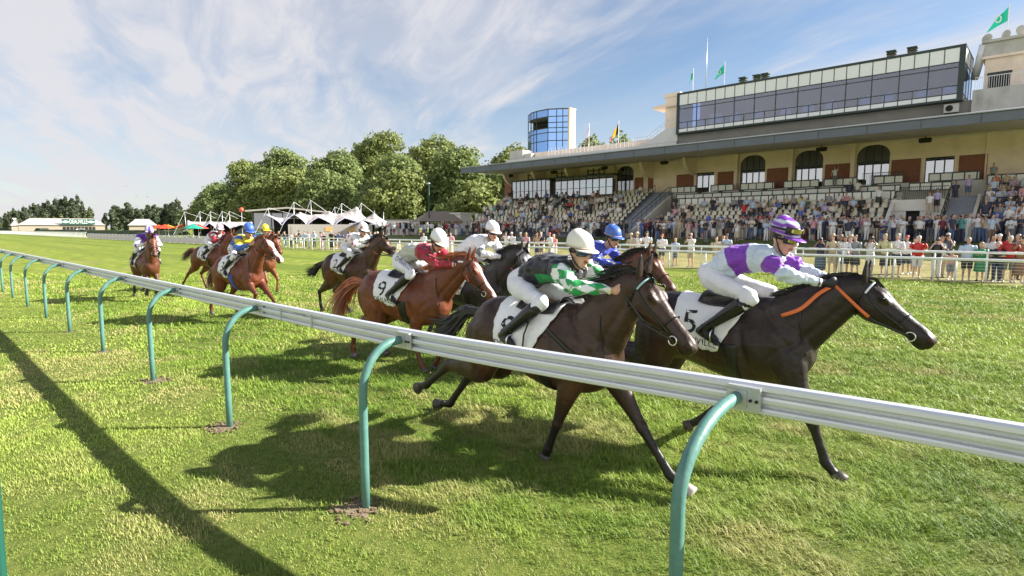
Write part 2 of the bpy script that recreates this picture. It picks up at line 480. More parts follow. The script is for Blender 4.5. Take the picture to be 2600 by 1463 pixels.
    for i, (sd, leg) in enumerate(zip((-1, 1), fore)):
        E, K, Fk, T = [np.array([q[0], sd * yy, q[1]]) for q, yy in zip(leg, (.125, .12, .115, .11))]
        Sh = np.array([.17, sd * .12, 1.16 + dz])
        lc = points; sock = ('f%d' % i) in socks; c2 = np.array([.6, .56, .52]) if sock else lc
        Pm = lerp(Fk, T, .40); Cr = lerp(Fk, T, .58)
        bk = np.array([-1., 0, .1])
        limb([(*Sh, .090, .155), (*lerp(Sh, E, .55), .105, .165), (*E, .090, .125), (*lerp(E, K, .40), .068, .086), (*lerp(E, K, .72), .050, .062), (*lerp(E, K, .90), .044, .052), (*K, .049, .056), (*lerp(E, K, 1.0) * .5 + lerp(K, Fk, .1) * .5, .046, .050),
              (*lerp(K, Fk, .20), .036, .042), (*lerp(K, Fk, .55), .031, .039), (*lerp(K, Fk, .86), .034, .043), (*Fk, .040, .049), (*Pm, .034, .040), (*Cr, .037, .043), (*lerp(Fk, T, .78), .036, .042)], 'f')
        hoofs.append((Cr, T, Fk))
        seg(Sh, E, .14, .1, coat, coat); seg(E, K, .085, .045, coat, coat * .35 + points * .65); seg(K, Fk, .04, .035, points, c2); seg(Fk, Cr, .035, .036, c2, c2)
        
    for i, (sd, leg) in enumerate(zip((-1, 1), hind)):
        Hk, Fk, T = [np.array([q[0], sd * yy, q[1]]) for q, yy in zip(leg, (.13, .12, .115))]
        Hp = np.array([-.96, sd * .135, 1.20 + dz])
        L_ = np.linalg.norm(Hk - Hp); sc = max(1.0, L_ / .90)
        Sf = ik(Hp, Hk, .42 * sc, .50 * sc, 1.0)
        Pm = lerp(Fk, T, .40); Cr = lerp(Fk, T, .58); sock = ('h%d' % i) in socks; c2 = np.array([.6, .56, .52]) if sock else points
        limb([(*(Hp + np.array([-.02, 0, .08])), .10, .16), (*Hp, .150, .23), (*lerp(Hp, Sf, .55), .155, .225), (*Sf, .120, .170), (*lerp(Sf, Hk, .35), .088, .128), (*lerp(Sf, Hk, .66), .062, .088), (*lerp(Sf, Hk, .88), .044, .066),
              (*Hk, .049, .066), (*lerp(Hk, Fk, .2), .039, .049), (*lerp(Hk, Fk, .55), .033, .041), (*lerp(Hk, Fk, .86), .035, .044), (*Fk, .041, .050), (*Pm, .034, .040), (*Cr, .037, .043), (*lerp(Fk, T, .78), .036, .042)], 'h')
        dS = Sf - Hk; dS /= np.linalg.norm(dS); dF = Fk - Hk; dF /= np.linalg.norm(dF); ph = -(dS + dF); ph[1] = 0; ph /= np.linalg.norm(ph) + 1e-6
        if ph[0] > 0: ph = -ph
        sloft(g, [(*(Hk + dF * .06 + ph * .01), .030, .035), (*(Hk + ph * .030 + dS * .03), .030, .035), (*(Hk + ph * .050 + dS * .075), .020, .022), (*(Hk + ph * .040 + dS * .15), .012, .014)], 2, 8)
        hoofs.append((Cr, T, Fk))
        seg(Hp, Sf, .22, .15, coat, coat); seg(Sf, Hk, .12, .05, coat, coat * .55 + points * .45); seg(Hk, Fk, .05, .036, coat * .3 + points * .7, c2); seg(Fk, Cr, .036, .036, c2, c2)
    me = remesh(g, voxel, 4, .45)
    Vv = verts(me); Nr = normals(me); dsp = np.zeros(len(Vv)); lat_ = sst(.05, .12, abs(Vv[:, 1]))
    Q = Vv[:, [0, 2]] - np.array([0, dz])
    def line(a, b, amp, wdt):
        a = np.array(a); b = np.array(b); d = b - a; tt = np.clip(((Q - a) @ d) / (d @ d), 0, 1); r = np.linalg.norm(Q - a - tt[:, None] * d, axis=1)
        return amp * np.exp(-(r / wdt) ** 2)
    # muscle grooves and swells on the flank
    for a, b, amp, wdt in (((-.13, 1.22), (-.03, .82), -.015, .028), ((.02, 1.44), (.27, 1.12), -.012, .034), ((-.58, 1.22), (-.70, .88), -.016, .045), ((-1.06, 1.30), (-1.0, .95), -.010, .030), ((.10, .98), (.22, 1.10), -.010, .025),
                           ((-.86, 1.42), (-.66, 1.30), -.008, .03), ((.02, 1.06), (.06, .98), .016, .07), ((.10, 1.34), (.16, 1.20), .010, .06), ((-.80, 1.0), (-.74, .92), .014, .07), ((-.96, 1.38), (-.90, 1.26), .012, .08)): dsp += line(a, b, amp, wdt)
    for i in range(6): dsp += line((-.20 - .065 * i, 1.18), (-.24 - .075 * i, .90), -.0035, .016)
    dsp += line((p1[0] + .10, p1[2] - dz - .13), (A[0] - .03, A[2] - dz - .11), -.013, .03) + line((p2[0], p2[2] - dz + .06), (A[0] - .05, A[2] - dz + .01), .006, .05)
    legz = sst(.62, .78, Vv[:, 2]); Vv = Vv + Nr * (dsp * lat_ * legz)[:, None]; put(me, Vv)
    bi, bt = seg_near(Vv, segs)
    C0 = np.array([c[0] for c in cols]); C1 = np.array([c[1] for c in cols])
    C = C0[bi] * (1 - bt[:, None]) + C1[bi] * bt[:, None]
    # coat: darker along the back, warmer on the flank, belly, stifle and muzzle
    if under is not None:
        un = np.array(under); zz = Vv[:, 2] - dz; xx = Vv[:, 0]
        k = np.clip(1 - abs(zz - .92) / .30, 0, 1) * np.clip(1 - abs(xx + .50) / .60, 0, 1) + .8 * np.clip(1 - np.hypot(xx + .78, zz - .88) / .28, 0, 1) + .7 * np.clip(1 - np.hypot(xx - .12, zz - .78) / .22, 0, 1)
        k = np.clip(k, 0, .85) * (.65 + .7 * fbm(xx * 5 + 9, zz * 5 + 3, 3)) * (zz > .55); C = C * (1 - k[:, None]) + un * k[:, None]
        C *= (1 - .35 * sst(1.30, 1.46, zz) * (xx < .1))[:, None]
    dap = fbm(Vv[:, 0] * 14, Vv[:, 2] * 14, 3) - .5; C *= (1 + .45 * dap * (Vv[:, 2] > .6))[:, None]
    rel = (Vv - A); uu = rel @ U / HL; ww = rel @ Wl; nn = rel @ Nn
    hd = (uu > -.02) & (uu < 1.06) & (abs(ww) < .14) & (nn < .12) & (nn > -.24)
    tops = np.interp(uu, [q[0] for q in prof], [q[1] for q in prof])
    if blaze:
        u0, u1, hw, wc = blaze
        k = hd & (nn > tops - .030 - .02 * (uu > .6)) & (uu > u0) & (uu < u1) & (abs(ww - .006) < hw * (0.7 + .55 * np.sin(uu * 7.0) ** 2))
        C[k] = wc
    if forehead is not None:
        k = hd & (uu > .02) & (uu < .5) & (nn > -.06); C[k] = C[k] * .35 + np.array(forehead) * .65
    for sd in (1, -1):
        d = np.sqrt(((uu - .935) * HL / 1.1) ** 2 + (ww - sd * .062) ** 2 * .5 + (nn + .012) ** 2)
        C[hd & (d < .026)] = (.012, .005, .005)
        C[hd & (d < .013)] = (.05, .012, .010)
    k = hd & (abs(nn + .092) < .006) & (uu > .80); C[k] *= .3
    setcol(me, np.clip(C, 0, 1)); me.materials.append(M['coat'])
    body = add_obj('body', me, root)
    bvh = BVHTree.FromPolygons([tuple(v) for v in Vv], [tuple(p.vertices) for p in me.polygons])
    for k, (Cr, T, Fk) in enumerate(hoofs):
        a = T - Cr; a /= np.linalg.norm(a); q = np.array([a[2], 0, -a[0]]); q = q if q[0] > 0 else -q; gh = G()
        v, f = loft([Cr - a * .006, Cr + a * .004, lerp(Cr, T, .5) + q * .008, T + q * .012, T + q * .012 + a * .004], [.038, .042, .050, .057, .050], [.045, .049, .059, .068, .060], 14); gh.add(v, f, np.array(hooflight if hooflight is not None and k == 1 else hoofcol))
        gh.obj('hoof', M['hoof'], body, True)
    # eyes
    for sd in (1, -1):
        ge = G(); c = H(.285, sd * .104, .026)
        sloft(ge, [(*(c - U * .021), .003, .003), (*(c - U * .012), .011, .012), (*c, .012, .015), (*(c + U * .012), .011, .012), (*(c + U * .021), .003, .003)], 2, 10, lat=Wl)
        ge.obj('eye', M['eye'], body, True)
    # mane: strands off the crest, blown back
    gm = G(); q0 = np.array([.10, 0, 1.46 + dz]); NS = 190
    crest = []
    for i in range(NS):
        f = i / (NS - 1); c = lerp(q0, A + Nn * .05, f) + np.array([0, 0, .02 * math.sin(f * 3.1)])
        h = bvh.ray_cast(Vector(c) + Vector((0, 0, .5)), Vector((0, 0, -1)))
        if h[0] is None: continue
        crest.append((f, np.array(h[0])))
    for f, c in crest:
        for k in range(2):
            b = c + np.array([rnd.uniform(-.02, .02), rnd.uniform(-.02, .02), -.012])
            ln = mane_len * rnd.uniform(.09, .17) * (1 - .25 * f); up = rnd.uniform(.1, .7)
            sdv = rnd.uniform(-.75, .35)
            d0 = np.array([-.5, sdv * .5, up + .4]); d1 = np.array([-.9, sdv, -.35])
            p = [b, b + d0 * ln * .4, b + d0 * ln * .55 + d1 * ln * .35, b + d0 * ln * .6 + d1 * ln * .75]
            ribbon(gm, cr(p, 2), rnd.uniform(.012, .022), mane * rnd.uniform(.75, 1.35), np.array([rnd.uniform(-.4, .4), 1, rnd.uniform(-.6, .6)]))
    for i in range(26):                                              # forelock
        b = H(.0, rnd.uniform(-.03, .03), .062); ln = rnd.uniform(.08, .16)
        p = [b, b + Nn * .03 + U * ln * .4, b + U * ln + Nn * .005 + Wl * rnd.uniform(-.05, .05)]
        ribbon(gm, cr(p, 2), .016, mane * rnd.uniform(.8, 1.3), Wl)
    gm.obj('mane', M['hair'], root)
    # tail
    gt = G(); tl = tail or [(-1.22, 0, 1.30), (-1.42, 0, 1.34), (-1.66, 0, 1.22), (-1.92, 0, 1.05)]
    tl = np.array([(x, y, z + dz) for x, y, z in tl]); tp = cr(tl, 3)
    sloft(gt, [(*tl[0] + np.array([.06, 0, 0]), .035, .035), (*tl[0], .04, .045), (*lerp(tl[0], tl[1], .7), .05, .062), (*tl[1], .056, .075), (*lerp(tl[1], tl[2], .7), .048, .062), (*lerp(tl[2], tl[3], .35), .02, .03)], 2, 9, col=mane)
    for i in range(330):
        o = np.array([rnd.gauss(0, 1), rnd.gauss(0, 1), rnd.gauss(0, 1)]); st_ = rnd.uniform(0, .3); en = rnd.uniform(.62, 1.08)
        m = 8; idx = np.linspace(st_, min(en, 1.0), m) * (len(tp) - 1)
        p = np.array([np.interp(idx, np.arange(len(tp)), tp[:, k]) for k in range(3)]).T
        sp = np.linspace(.012, .072 * tail_spread, m)[:, None]; p = p + o * sp * np.array([.6, .75, .9]) + np.array([0, 0, -.10]) * (np.linspace(0, 1, m)[:, None] ** 2) * rnd.uniform(-.3, 1.2) * tail_spread
        ribbon(gt, p, rnd.uniform(.014, .028), mane * rnd.uniform(.7, 1.4), np.array([rnd.uniform(-.5, .5), 1, rnd.uniform(-.8, .8)]))
    gt.obj('tail', M['hair'], root)
    # saddle cloth
    zc = 1.13 + dz; X = np.linspace(-.76, -.09, 22); TH = np.linspace(0, 1, 37); rowsv = []; ok = []
    for x in X:
        fx = (x + .76) / .67
        lo = R(-8 - 14 * min(1, fx * 1.5) ** 1.4)
        for th in TH:
            an = lo + (math.pi - 2 * lo) * th
            d = np.array([0, math.cos(an), math.sin(an)]); low = max(0., 1 - math.sin(an)); o = np.array([x + .05 * (1 - fx) * low - .15 * fx * low, 0, zc]) + d * .85
            q = ray_on(bvh, o, -d, .016 + (.007 * math.sin(x * 41 + an * 13) + .005 * math.sin(x * 19 - an * 23)) * abs(math.cos(an)) + .012 * max(0, low - .75) * math.sin(x * 30))
            rowsv.append(q if q is not None else np.array([x, 0, zc]) + d * .3)
    nt_ = len(TH); gc = G()
    gc.add(rowsv, [(i * nt_ + j, i * nt_ + j + 1, (i + 1) * nt_ + j + 1, (i + 1) * nt_ + j) for i in range(len(X) - 1) for j in range(nt_ - 1)])
    cl = gc.obj('saddle_cloth', M['cloth'], root, True)
    md = cl.modifiers.new('thick', 'SOLIDIFY'); md.thickness = .006; md.offset = 1
    cb = BVHTree.FromPolygons([tuple(q) for q in rowsv], gc.f)
    tv, tf = text_polys(number, .30 if len(number) == 1 else .24); tv[:, 0] *= 1.15
    nz = 1.235 + dz
    decal('number', tv, tf, cb, (-.57, -.3, nz), (1, 0, .05), (-.05, 0, 1), M['ink'], cl, .010)
    dv, df = text_polys('DEAUVILLE', .085)
    decal('lettering', dv, df, cb, (-.50, -.3, 1.085 + dz), (1, 0, -.10), (.10, 0, 1), M['ink'], cl, .010)
    # girth, saddle
    def wrap(name, x0, x1, a0, a1, off, material, nx=4, na=30, cx=None, par=root):
        gg = G(); vv = []
        for i in range(nx):
            x = x0 + (x1 - x0) * i / (nx - 1)
            for j in range(na):
                an = R(a0 + (a1 - a0) * j / (na - 1)); d = np.array([0, math.cos(an), math.sin(an)])
                oo = off if not callable(off) else off(i / (nx - 1), j / (na - 1))
                h = bvh.ray_cast(Vector((x, 0, zc)), Vector(d)); rr = min(h[3], .30 + .11 * abs(d[2]) if d[2] < 0 else .5) if h[0] is not None else .3
                vv.append(np.array([x, 0, zc]) + d * (rr + oo))
        gg.add(vv, [(i * na + j, i * na + j + 1, (i + 1) * na + j + 1, (i + 1) * na + j) for i in range(nx - 1) for j in range(na - 1)])
        o = gg.obj(name, material, par, True); md = o.modifiers.new('thick', 'SOLIDIFY'); md.thickness = .006; md.offset = 1; return o
    wrap('girth', -.25, -.13, -172, -8, .006, M['strap_blue'] if girth == 'blue' else M['black'], 4, 34)
    sad = wrap('saddle', -.54, -.12, 58, 122, lambda u, v: .026 + .030 * (abs(u - .5) * 2) ** 3 + .012 * math.sin(v * math.pi), M['black'], 12, 14)
    for sd in (1, -1):
        gs = G(); b = np.array([-.30, sd * .27, 1.36 + dz]); e = np.array([-.33, sd * .335, 1.10 + dz])
        gs.tube([b, lerp(b, e, .5) + np.array([0, sd * .03, 0]), e], .010, 6, rb=.004, lat=(1, 0, 0))
        gs.obj('stirrup_leather', M['black'], sad)
    # bridle: straps laid on the head by rays
    br = empty('bridle'); br.parent = root
    def on_head(u, an, off=.006):
        c = H(u, 0, -.035); d = Wl * math.cos(an) + Nn * math.sin(an)
        q = ray_on(bvh, c + d * .4, -d, off); return q if q is not None else c + d * .09
    def strap(name, pts, wd, material, th=.004):
        gg = G(); P = cr(pts, 2); Tn = np.gradient(P, axis=0)
        v, f = loft(P, th, wd / 2, 8, lat=np.mean(P, axis=0) - H(.4, 0, -.05)); gg.add(v, f); return gg.obj(name, material, br, True)
    bb = M['band_white'] if browband == 'white' else M['band_teal'] if browband == 'teal' else M['black']
    strap('browband', [on_head(.115 - .03 * math.sin(a_), a_, .009) for a_ in np.linspace(R(8), R(172), 11)], .030, bb, .008)
    strap('noseband', [on_head(.60, a_, .007) for a_ in np.linspace(R(-90), R(270), 17)], .024, M['black'])
    for sd in (1, -1):
        an = lambda d_: R(d_) if sd > 0 else R(180 - d_)
        strap('cheek_strap', [on_head(.10, an(10)), on_head(.30, an(-8)), on_head(.52, an(-15)), on_head(.735, an(-25))], .018, M['black'])
        strap('throat_lash', [on_head(.09, an(12)), on_head(.10, an(-30), .01), on_head(.16, an(-62), .016), on_head(.2, R(-90), .018)], .014, M['black'])
        c = on_head(.775, an(-32), .012); gr = G()
        ang = np.linspace(0, 2 * math.pi, 19)
        gr.tube([c + U * .034 * math.cos(q) + Nn * .034 * math.sin(q) for q in ang], .0055, 6, lat=Wl, cap=False); gr.obj('bit_ring', M['steel'], br, True)
        hp = np.array([hand[0], sd * hand[1], hand[2]]); mid = lerp(c, hp, .5) + np.array([0, sd * .03, -.05])
        mid = np.array([mid[0], sd * max(abs(mid[1]), .13), mid[2]])
        P = cr([c, lerp(c, mid, .55) + np.array([0, sd * .01, -.005]), mid, hp], 5); k = int(len(P) * .66)
        gg = G(); gg.tube(P[:k + 1], .0045, 8, rb=.010, lat=(0, 1, 0)); gg.obj('rein', M['black'], br, True)
        gg = G(); gg.tube(P[k:], .006, 8, rb=.013, lat=(0, 1, 0)); gg.obj('rein_grip', M[rein], br, True)
        if sd < 0 and rein == 'rein_orange':
            gg = G(); lo = cr([hp, hp + np.array([-.10, -.05, -.08]), hp + np.array([-.20, -.14, -.20]), hp + np.array([-.34, -.16, -.27])], 4)
            gg.tube(lo, .006, 8, rb=.016, lat=(0, 1, 0)); gg.obj('rein_grip', M[rein], br, True)
    if sheepskin:
        gg = G(); gg.tube([on_head(.58, a_, .03) for a_ in np.linspace(R(-10), R(190), 13)], .036, 10, lat=U); gg.obj('noseband_roll', M['sheep'], br, True)
    # neck strap / breast girth
    def torso_path(pts, off=.008):
        out = []
        for x, y, z in pts:
            c = np.array([x, 0, z]); d = np.array([.25 if x > .2 else 0, y, 0.0]); d /= np.linalg.norm(d)
            q = ray_on(bvh, c + d * .7, -d, off); out.append(q if q is not None else c)
        return out
    gn = G()
    for sd in (1, -1):
        P = cr(torso_path([(.30, sd, 1.44 + dz), (.30, sd, 1.32 + dz), (.33, sd, 1.18 + dz), (.36, sd * .9, 1.05 + dz)]), 3)
        gn = G(); gn.tube(P, .004, 6, rb=.008, lat=(0, 1, 0)); gn.obj('neck_strap', M['black'], root)
    if breast:
        gn = G()
        for sd in (1, -1):
            P = cr(torso_path([(-.16, sd, 1.28 + dz), (-.02, sd, 1.20 + dz), (.12, sd, 1.12 + dz), (.26, sd, 1.04 + dz), (.36, sd * .8, .99 + dz)], .010), 3)
            gn = G(); gn.tube(P, .005, 6, rb=.022, lat=(0, 1, 0)); gn.obj('breast_girth', M['black'], root)
    root['_loc'] = 0
    del root['_loc']
    return root, bvh
# ------------------------------------------------------------------ jockeys
SKIN = np.array([.56, .31, .21])


def fist(g, wr, fw, up, sd, r=.0095):
    """closed hand on the reins: palm, four curled fingers, thumb"""
    fw = np.asarray(fw, float); fw /= np.linalg.norm(fw); up = np.asarray(up, float); up -= fw * (up @ fw); up /= np.linalg.norm(up)
    ac = np.cross(fw, up)                                           # across the knuckles
    kn = wr + fw * .085
    sloft(g, [(*(wr - fw * .01), .022, .026), (*(wr + fw * .04), .018, .038), (*kn, .016, .041)], 2, 10, lat=ac)
    for i, (o, ln) in enumerate(((.033, .95), (.011, 1.05), (-.011, 1.0), (-.033, .82))):
        b = kn + up * o; inn = ac * sd
        P = [b - fw * .012, b + fw * .020 * ln + inn * .006, b + fw * .028 * ln + inn * .030, b + fw * .004 + inn * .046, b - fw * .022 * ln + inn * .036]
        sloft(g, [(*p, r * (1.05 - .06 * k), r * (1.05 - .06 * k)) for k, p in enumerate(P)], 3, 8, lat=up)
    b = wr + fw * .028 + up * .034; inn = ac * sd
    sloft(g, [(*b, .012, .012), (*(b + fw * .028 + up * .018 + inn * .010), .0115, .0115), (*(b + fw * .052 + up * .014 + inn * .024), .010, .010), (*(b + fw * .062 + up * .004 + inn * .034), .008, .008)], 3, 8, lat=ac)


def make_jockey(label, s, t, heading=0.0, dz=0.0, dx=0.0, pattern=None, cap=None, lens='lens', glove=True, voxel=0.011, seed=0,
                head_dir=(0.93, 0, -0.08), head=(0.17, 0, 1.93), trousers=(0.80, 0.80, 0.84), hand=(0.42, 0.06, 1.55), elbow=(0.12, 0.25, 1.62),
                shoulder=(0.02, 0.17, 1.79), pelvis=(-.50, 1.60), knee=(-.02, .27, 1.46), ankle=(-.42, .31, 1.15), toe=(-.27, .345, 1.07),
                boot='boot', capmode=0, yaw=0.0, hroll=0.0, cup=None, goggles_up=False):
    loc = w(s, t); rz = TRK + R(heading)
    D = np.array([dx, 0, dz])
    P3 = lambda q, sd=1: np.array([q[0], sd * q[1], q[2]]) + D
    pel = np.array([pelvis[0], 0, pelvis[1]]) + D
    shc = np.array([shoulder[0], 0, shoulder[2]]) + D
    hc = np.array(head, float) + D
    mid = lerp(pel, shc, .5) + np.array([-.02, 0, .055])
    nb = shc + np.array([.05, 0, .03])
    f = np.array(head_dir, float); f /= np.linalg.norm(f)
    cy, sy = math.cos(R(yaw)), math.sin(R(yaw)); f = np.array([f[0] * cy - f[1] * sy, f[0] * sy + f[1] * cy, f[2]])
    l = np.cross([0, 0, 1.], f); l /= np.linalg.norm(l); u = np.cross(f, l)
    if hroll:
        l, u = l * math.cos(R(hroll)) + u * math.sin(R(hroll)), u * math.cos(R(hroll)) - l * math.sin(R(hroll))
    Hd = lambda a, b, c: hc + f * a + l * b + u * c
    sk = SKIN; glc = np.array([.012, .013, .018]) if glove else sk
    gb = G(); segs = []; cols = []
    def seg(a, b, r0, r1, c): segs.append((a, b, r0, r1)); cols.append(np.array(c, float))
    # core body
    sloft(gb, [(*pel, .13, .10), (*mid, .11, .085), (*shc, .13, .085), (*nb, .06, .055)], 3, 12); seg(pel, shc, .12, .12, (.3, .3, .3))
    sloft(gb, [(*nb, .062, .060), (*lerp(nb, Hd(-.02, 0, -.06), .5), .052, .055), (*Hd(-.015, 0, -.04), .052, .058)], 3, 12); seg(nb, Hd(-.02, 0, -.05), .06, .05, sk)
    sloft(gb, [(*Hd(.045, 0, -.128), .020, .022), (*Hd(.034, 0, -.112), .038, .042), (*Hd(.022, 0, -.085), .050, .062), (*Hd(.014, 0, -.05), .058, .076), (*Hd(.004, 0, -.005), .067, .088),
               (*Hd(-.004, 0, .035), .072, .095), (*Hd(-.008, 0, .07), .072, .094), (*Hd(-.01, 0, .105), .058, .078), (*Hd(-.01, 0, .128), .028, .04)], 3, 16, lat=l)
    seg(Hd(0, 0, -.08), Hd(0, 0, .08), .07, .08, sk)
    sloft(gb, [(*Hd(.080, 0, .03), .010, .010), (*Hd(.098, 0, .0), .012, .012), (*Hd(.108, 0, -.022), .017, .014), (*Hd(.092, 0, -.034), .012, .010)], 2, 8, lat=l)
    sloft(gb, [(*Hd(.086, -.022, -.056), .008, .007), (*Hd(.093, 0, -.055), .010, .010), (*Hd(.086, .022, -.056), .008, .007)], 2, 8, lat=u)
    sloft(gb, [(*Hd(.080, -.018, -.072), .008, .007), (*Hd(.088, 0, -.072), .010, .010), (*Hd(.080, .018, -.072), .008, .007)], 2, 8, lat=u)
    sloft(gb, [(*Hd(.070, 0, -.105), .018, .012), (*Hd(.074, 0, -.115), .016, .012)], 1, 8, lat=l)
    for sd in (1, -1):
        sloft(gb, [(*Hd(-.005, sd * .070, -.030), .010, .014), (*Hd(-.010, sd * .080, .0), .010, .024), (*Hd(-.014, sd * .078, .022), .009, .016)], 2, 8, lat=l)
        sloft(gb, [(*Hd(.055, sd * .03, -.03), .02, .022), (*Hd(.06, sd * .042, -.012), .018, .02)], 2, 8, lat=l)
    gj = G(); jseg = []; jpart = []
    def js(a, b, r0, r1, part, u0, u1): jseg.append((a, b, r0, r1)); jpart.append((part, u0, u1))
    sloft(gj, [(*(pel + np.array([.05, 0, .055])), .135, .105), (*lerp(pel, mid, .5), .150, .128), (*mid, .155, .135), (*lerp(mid, shc, .55), .168, .130), (*shc, .165, .112), (*lerp(shc, nb, .8), .085, .075), (*(nb + np.array([.02, 0, .012])), .066, .062)], 3, 18)
    js(pel + np.array([.05, 0, .05]), mid, .13, .15, 0, 0, .5); js(mid, shc, .15, .15, 0, .5, .92); js(shc, nb, .11, .07, 0, .92, 1)
    gp = G()
    sloft(gp, [(*(pel + np.array([-.10, 0, -.02])), .06, .055), (*(pel + np.array([-.06, 0, -.01])), .118, .105), (*(pel + np.array([.02, 0, .0])), .150, .122), (*(pel + np.array([.10, 0, .05])), .140, .105), (*(pel + np.array([.16, 0, .075])), .12, .08)], 3, 16)
    boots = []
    for sd in (1, -1):
        sh = P3(shoulder, sd); el = P3(elbow, sd); ha = P3(hand, sd); wr = lerp(el, ha, .80)
        sloft(gb, [(*lerp(shc, sh, .7), .055, .055), (*sh, .055, .055), (*lerp(sh, el, .5), .043, .043), (*el, .036, .038), (*lerp(el, wr, .35), .036, .036), (*wr, .022, .027)], 3, 10)
        seg(sh, el, .05, .04, (.3, .3, .3)); seg(el, lerp(el, wr, .86), .04, .03, (.3, .3, .3)); seg(lerp(el, wr, .88), wr + (ha - wr) * 2.2, .03, .045, glc)
        fw = ha - wr; fist(gb, wr, fw, np.array([.25, 0, .9]), sd)
        sloft(gj, [(*lerp(shc, sh, .45), .09, .085), (*sh, .092, .090), (*lerp(sh, el, .35), .076, .078), (*lerp(sh, el, .75), .065, .068), (*el, .058, .062), (*lerp(el, wr, .3), .054, .056), (*lerp(el, wr, .65), .043, .045), (*lerp(el, wr, .9), .034, .036), (*lerp(el, wr, .97), .031, .033)], 3, 14)
        js(sh, el, .09, .065, 1, 0, .5); js(el, lerp(el, wr, .97), .065, .032, 1, .5, 1.0)
        hp = pel + np.array([.0, sd * .085, -.03]); kn = P3(knee, sd); an = P3(ankle, sd); to = P3(toe, sd)
        sloft(gb, [(*hp, .085, .085), (*lerp(hp, kn, .5), .068, .072), (*kn, .050, .054), (*lerp(kn, an, .35), .046, .052), (*an, .034, .038), (*lerp(an, to, .6), .032, .030), (*to, .024, .016)], 3, 10)
        seg(hp, kn, .08, .05, trousers); seg(kn, an, .05, .035, (.02, .02, .02)); seg(an, to, .035, .02, (.02, .02, .02))
        sloft(gp, [(*lerp(pel, hp, .6), .10, .105), (*lerp(hp, kn, .15), .090, .102), (*lerp(hp, kn, .5), .076, .088), (*lerp(hp, kn, .85), .060, .066), (*kn, .060, .066), (*lerp(kn, an, .2), .054, .060), (*lerp(kn, an, .42), .050, .056)], 3, 14)
        bo = G(); fd = to - an; fd /= np.linalg.norm(fd); dn = np.cross(fd, [0, 1., 0]); dn = dn if dn[2] < 0 else -dn
        sloft(bo, [(*lerp(kn, an, .17), .059, .064), (*lerp(kn, an, .30), .060, .067), (*lerp(kn, an, .55), .052, .057), (*lerp(kn, an, .85), .042, .046), (*an, .042, .048), (*(an + dn * .035 - fd * .02), .036, .03)], 3, 14)
        hl = an + dn * .045 - fd * .055
        sloft(bo, [(*hl, .026, .026), (*(an + dn * .035), .036, .040), (*(lerp(an, to, .55) + dn * .03), .040, .032), (*(to + dn * .02), .038, .024), (*(to + fd * .05 + dn * .024), .022, .014)], 3, 12)
        boots.append((bo, sd, kn, an, to))
    me = remesh(gb, min(voxel, .008), 3, .5)
    V = verts(me); bi, bt = seg_near(V, segs); C = np.array(cols)[bi]
    rel = V - hc; a_, b_, c_ = rel @ f, rel @ l, rel @ u
    k = (a_ > .07) & (abs(b_) < .024) & (abs(c_ + .064) < .0045); C[k] = (.12, .03, .03)
    k = (a_ > .06) & (abs(b_) < .028) & (abs(c_ + .064) < .014) & ~k; C[k] = SKIN * np.array([.9, .62, .62])
    hair = (c_ > .0) & (a_ < .01) & (np.linalg.norm(rel, axis=1) < .17) & (abs(b_) < .076); C[hair] = (.04, .025, .015)
    C *= 1 - .10 * np.sin(V[:, [0]] * 91) * np.sin(V[:, [2]] * 77)
    setcol(me, np.clip(C, 0, 1)); me.materials.append(M['skin'])
    body = add_obj('person', me, None, loc, rz); tag(body, label, 'jockey', 'jockeys riding in the race')
    # jacket
    me = remesh(gj, voxel, 3, .5); V = verts(me); Nv = normals(me)
    bi, bt = seg_near(V, jseg); part = np.array([p[0] for p in jpart])[bi]; U = np.array([p[1] for p in jpart])[bi] * (1 - bt) + np.array([p[2] for p in jpart])[bi] * bt
    rs = np.random.RandomState(seed + 5); dsp = np.zeros(len(V))
    for i in range(10):
        kx = rs.normal(0, 1, 3) * np.array([26, 16, 26]) * (1 + .25 * i); dsp += np.sin(V @ kx + rs.uniform(0, 6)) * .0048 / (1 + .16 * i)
    amp = np.where(part == 1, 1.0, np.clip(1.5 - U * 1.3, .35, 1.3))
    V2 = V + Nv * (dsp * amp)[:, None]
    ja = np.array([q[0] for q in jseg]); jb_ = np.array([q[1] for q in jseg]); dd = jb_ - ja; dd /= np.linalg.norm(dd, axis=1)[:, None]
    ax = ja[bi] + (jb_ - ja)[bi] * bt[:, None]; off = V - ax; up_ = np.array([0, 0, 1.]) - dd * dd[:, 2:3]; up_ /= np.linalg.norm(up_, axis=1)[:, None]; sd_ = np.cross(dd, up_)
    ang = np.arctan2((off * up_[bi]).sum(1), (off * sd_[bi]).sum(1))
    C = pattern(part, U, V2, Nv, dict(ang=ang, f=f, pel=pel, shc=shc, mid=mid, sd=np.sign(V2[:, 1])))
    put(me, V2); setcol(me, C); me.materials.append(M['silk']); jk = add_obj('jacket', me, body)
    jb = BVHTree.FromPolygons([tuple(v) for v in V2], [tuple(p.vertices) for p in me.polygons])
    me = remesh(gp, max(voxel, .012), 4, .5); V = verts(me); Nv = normals(me); dsp = np.zeros(len(V))
    for i in range(5):
        kx = rs.normal(0, 1, 3) * np.array([30, 14, 30]); dsp += np.sin(V @ kx + rs.uniform(0, 6)) * .0026
    put(me, V + Nv * dsp[:, None]); me.materials.append(M['breeches']); br = add_obj('breeches', me, body)
    bb = BVHTree.FromPolygons([tuple(v) for v in verts(me)], [tuple(p.vertices) for p in me.polygons])
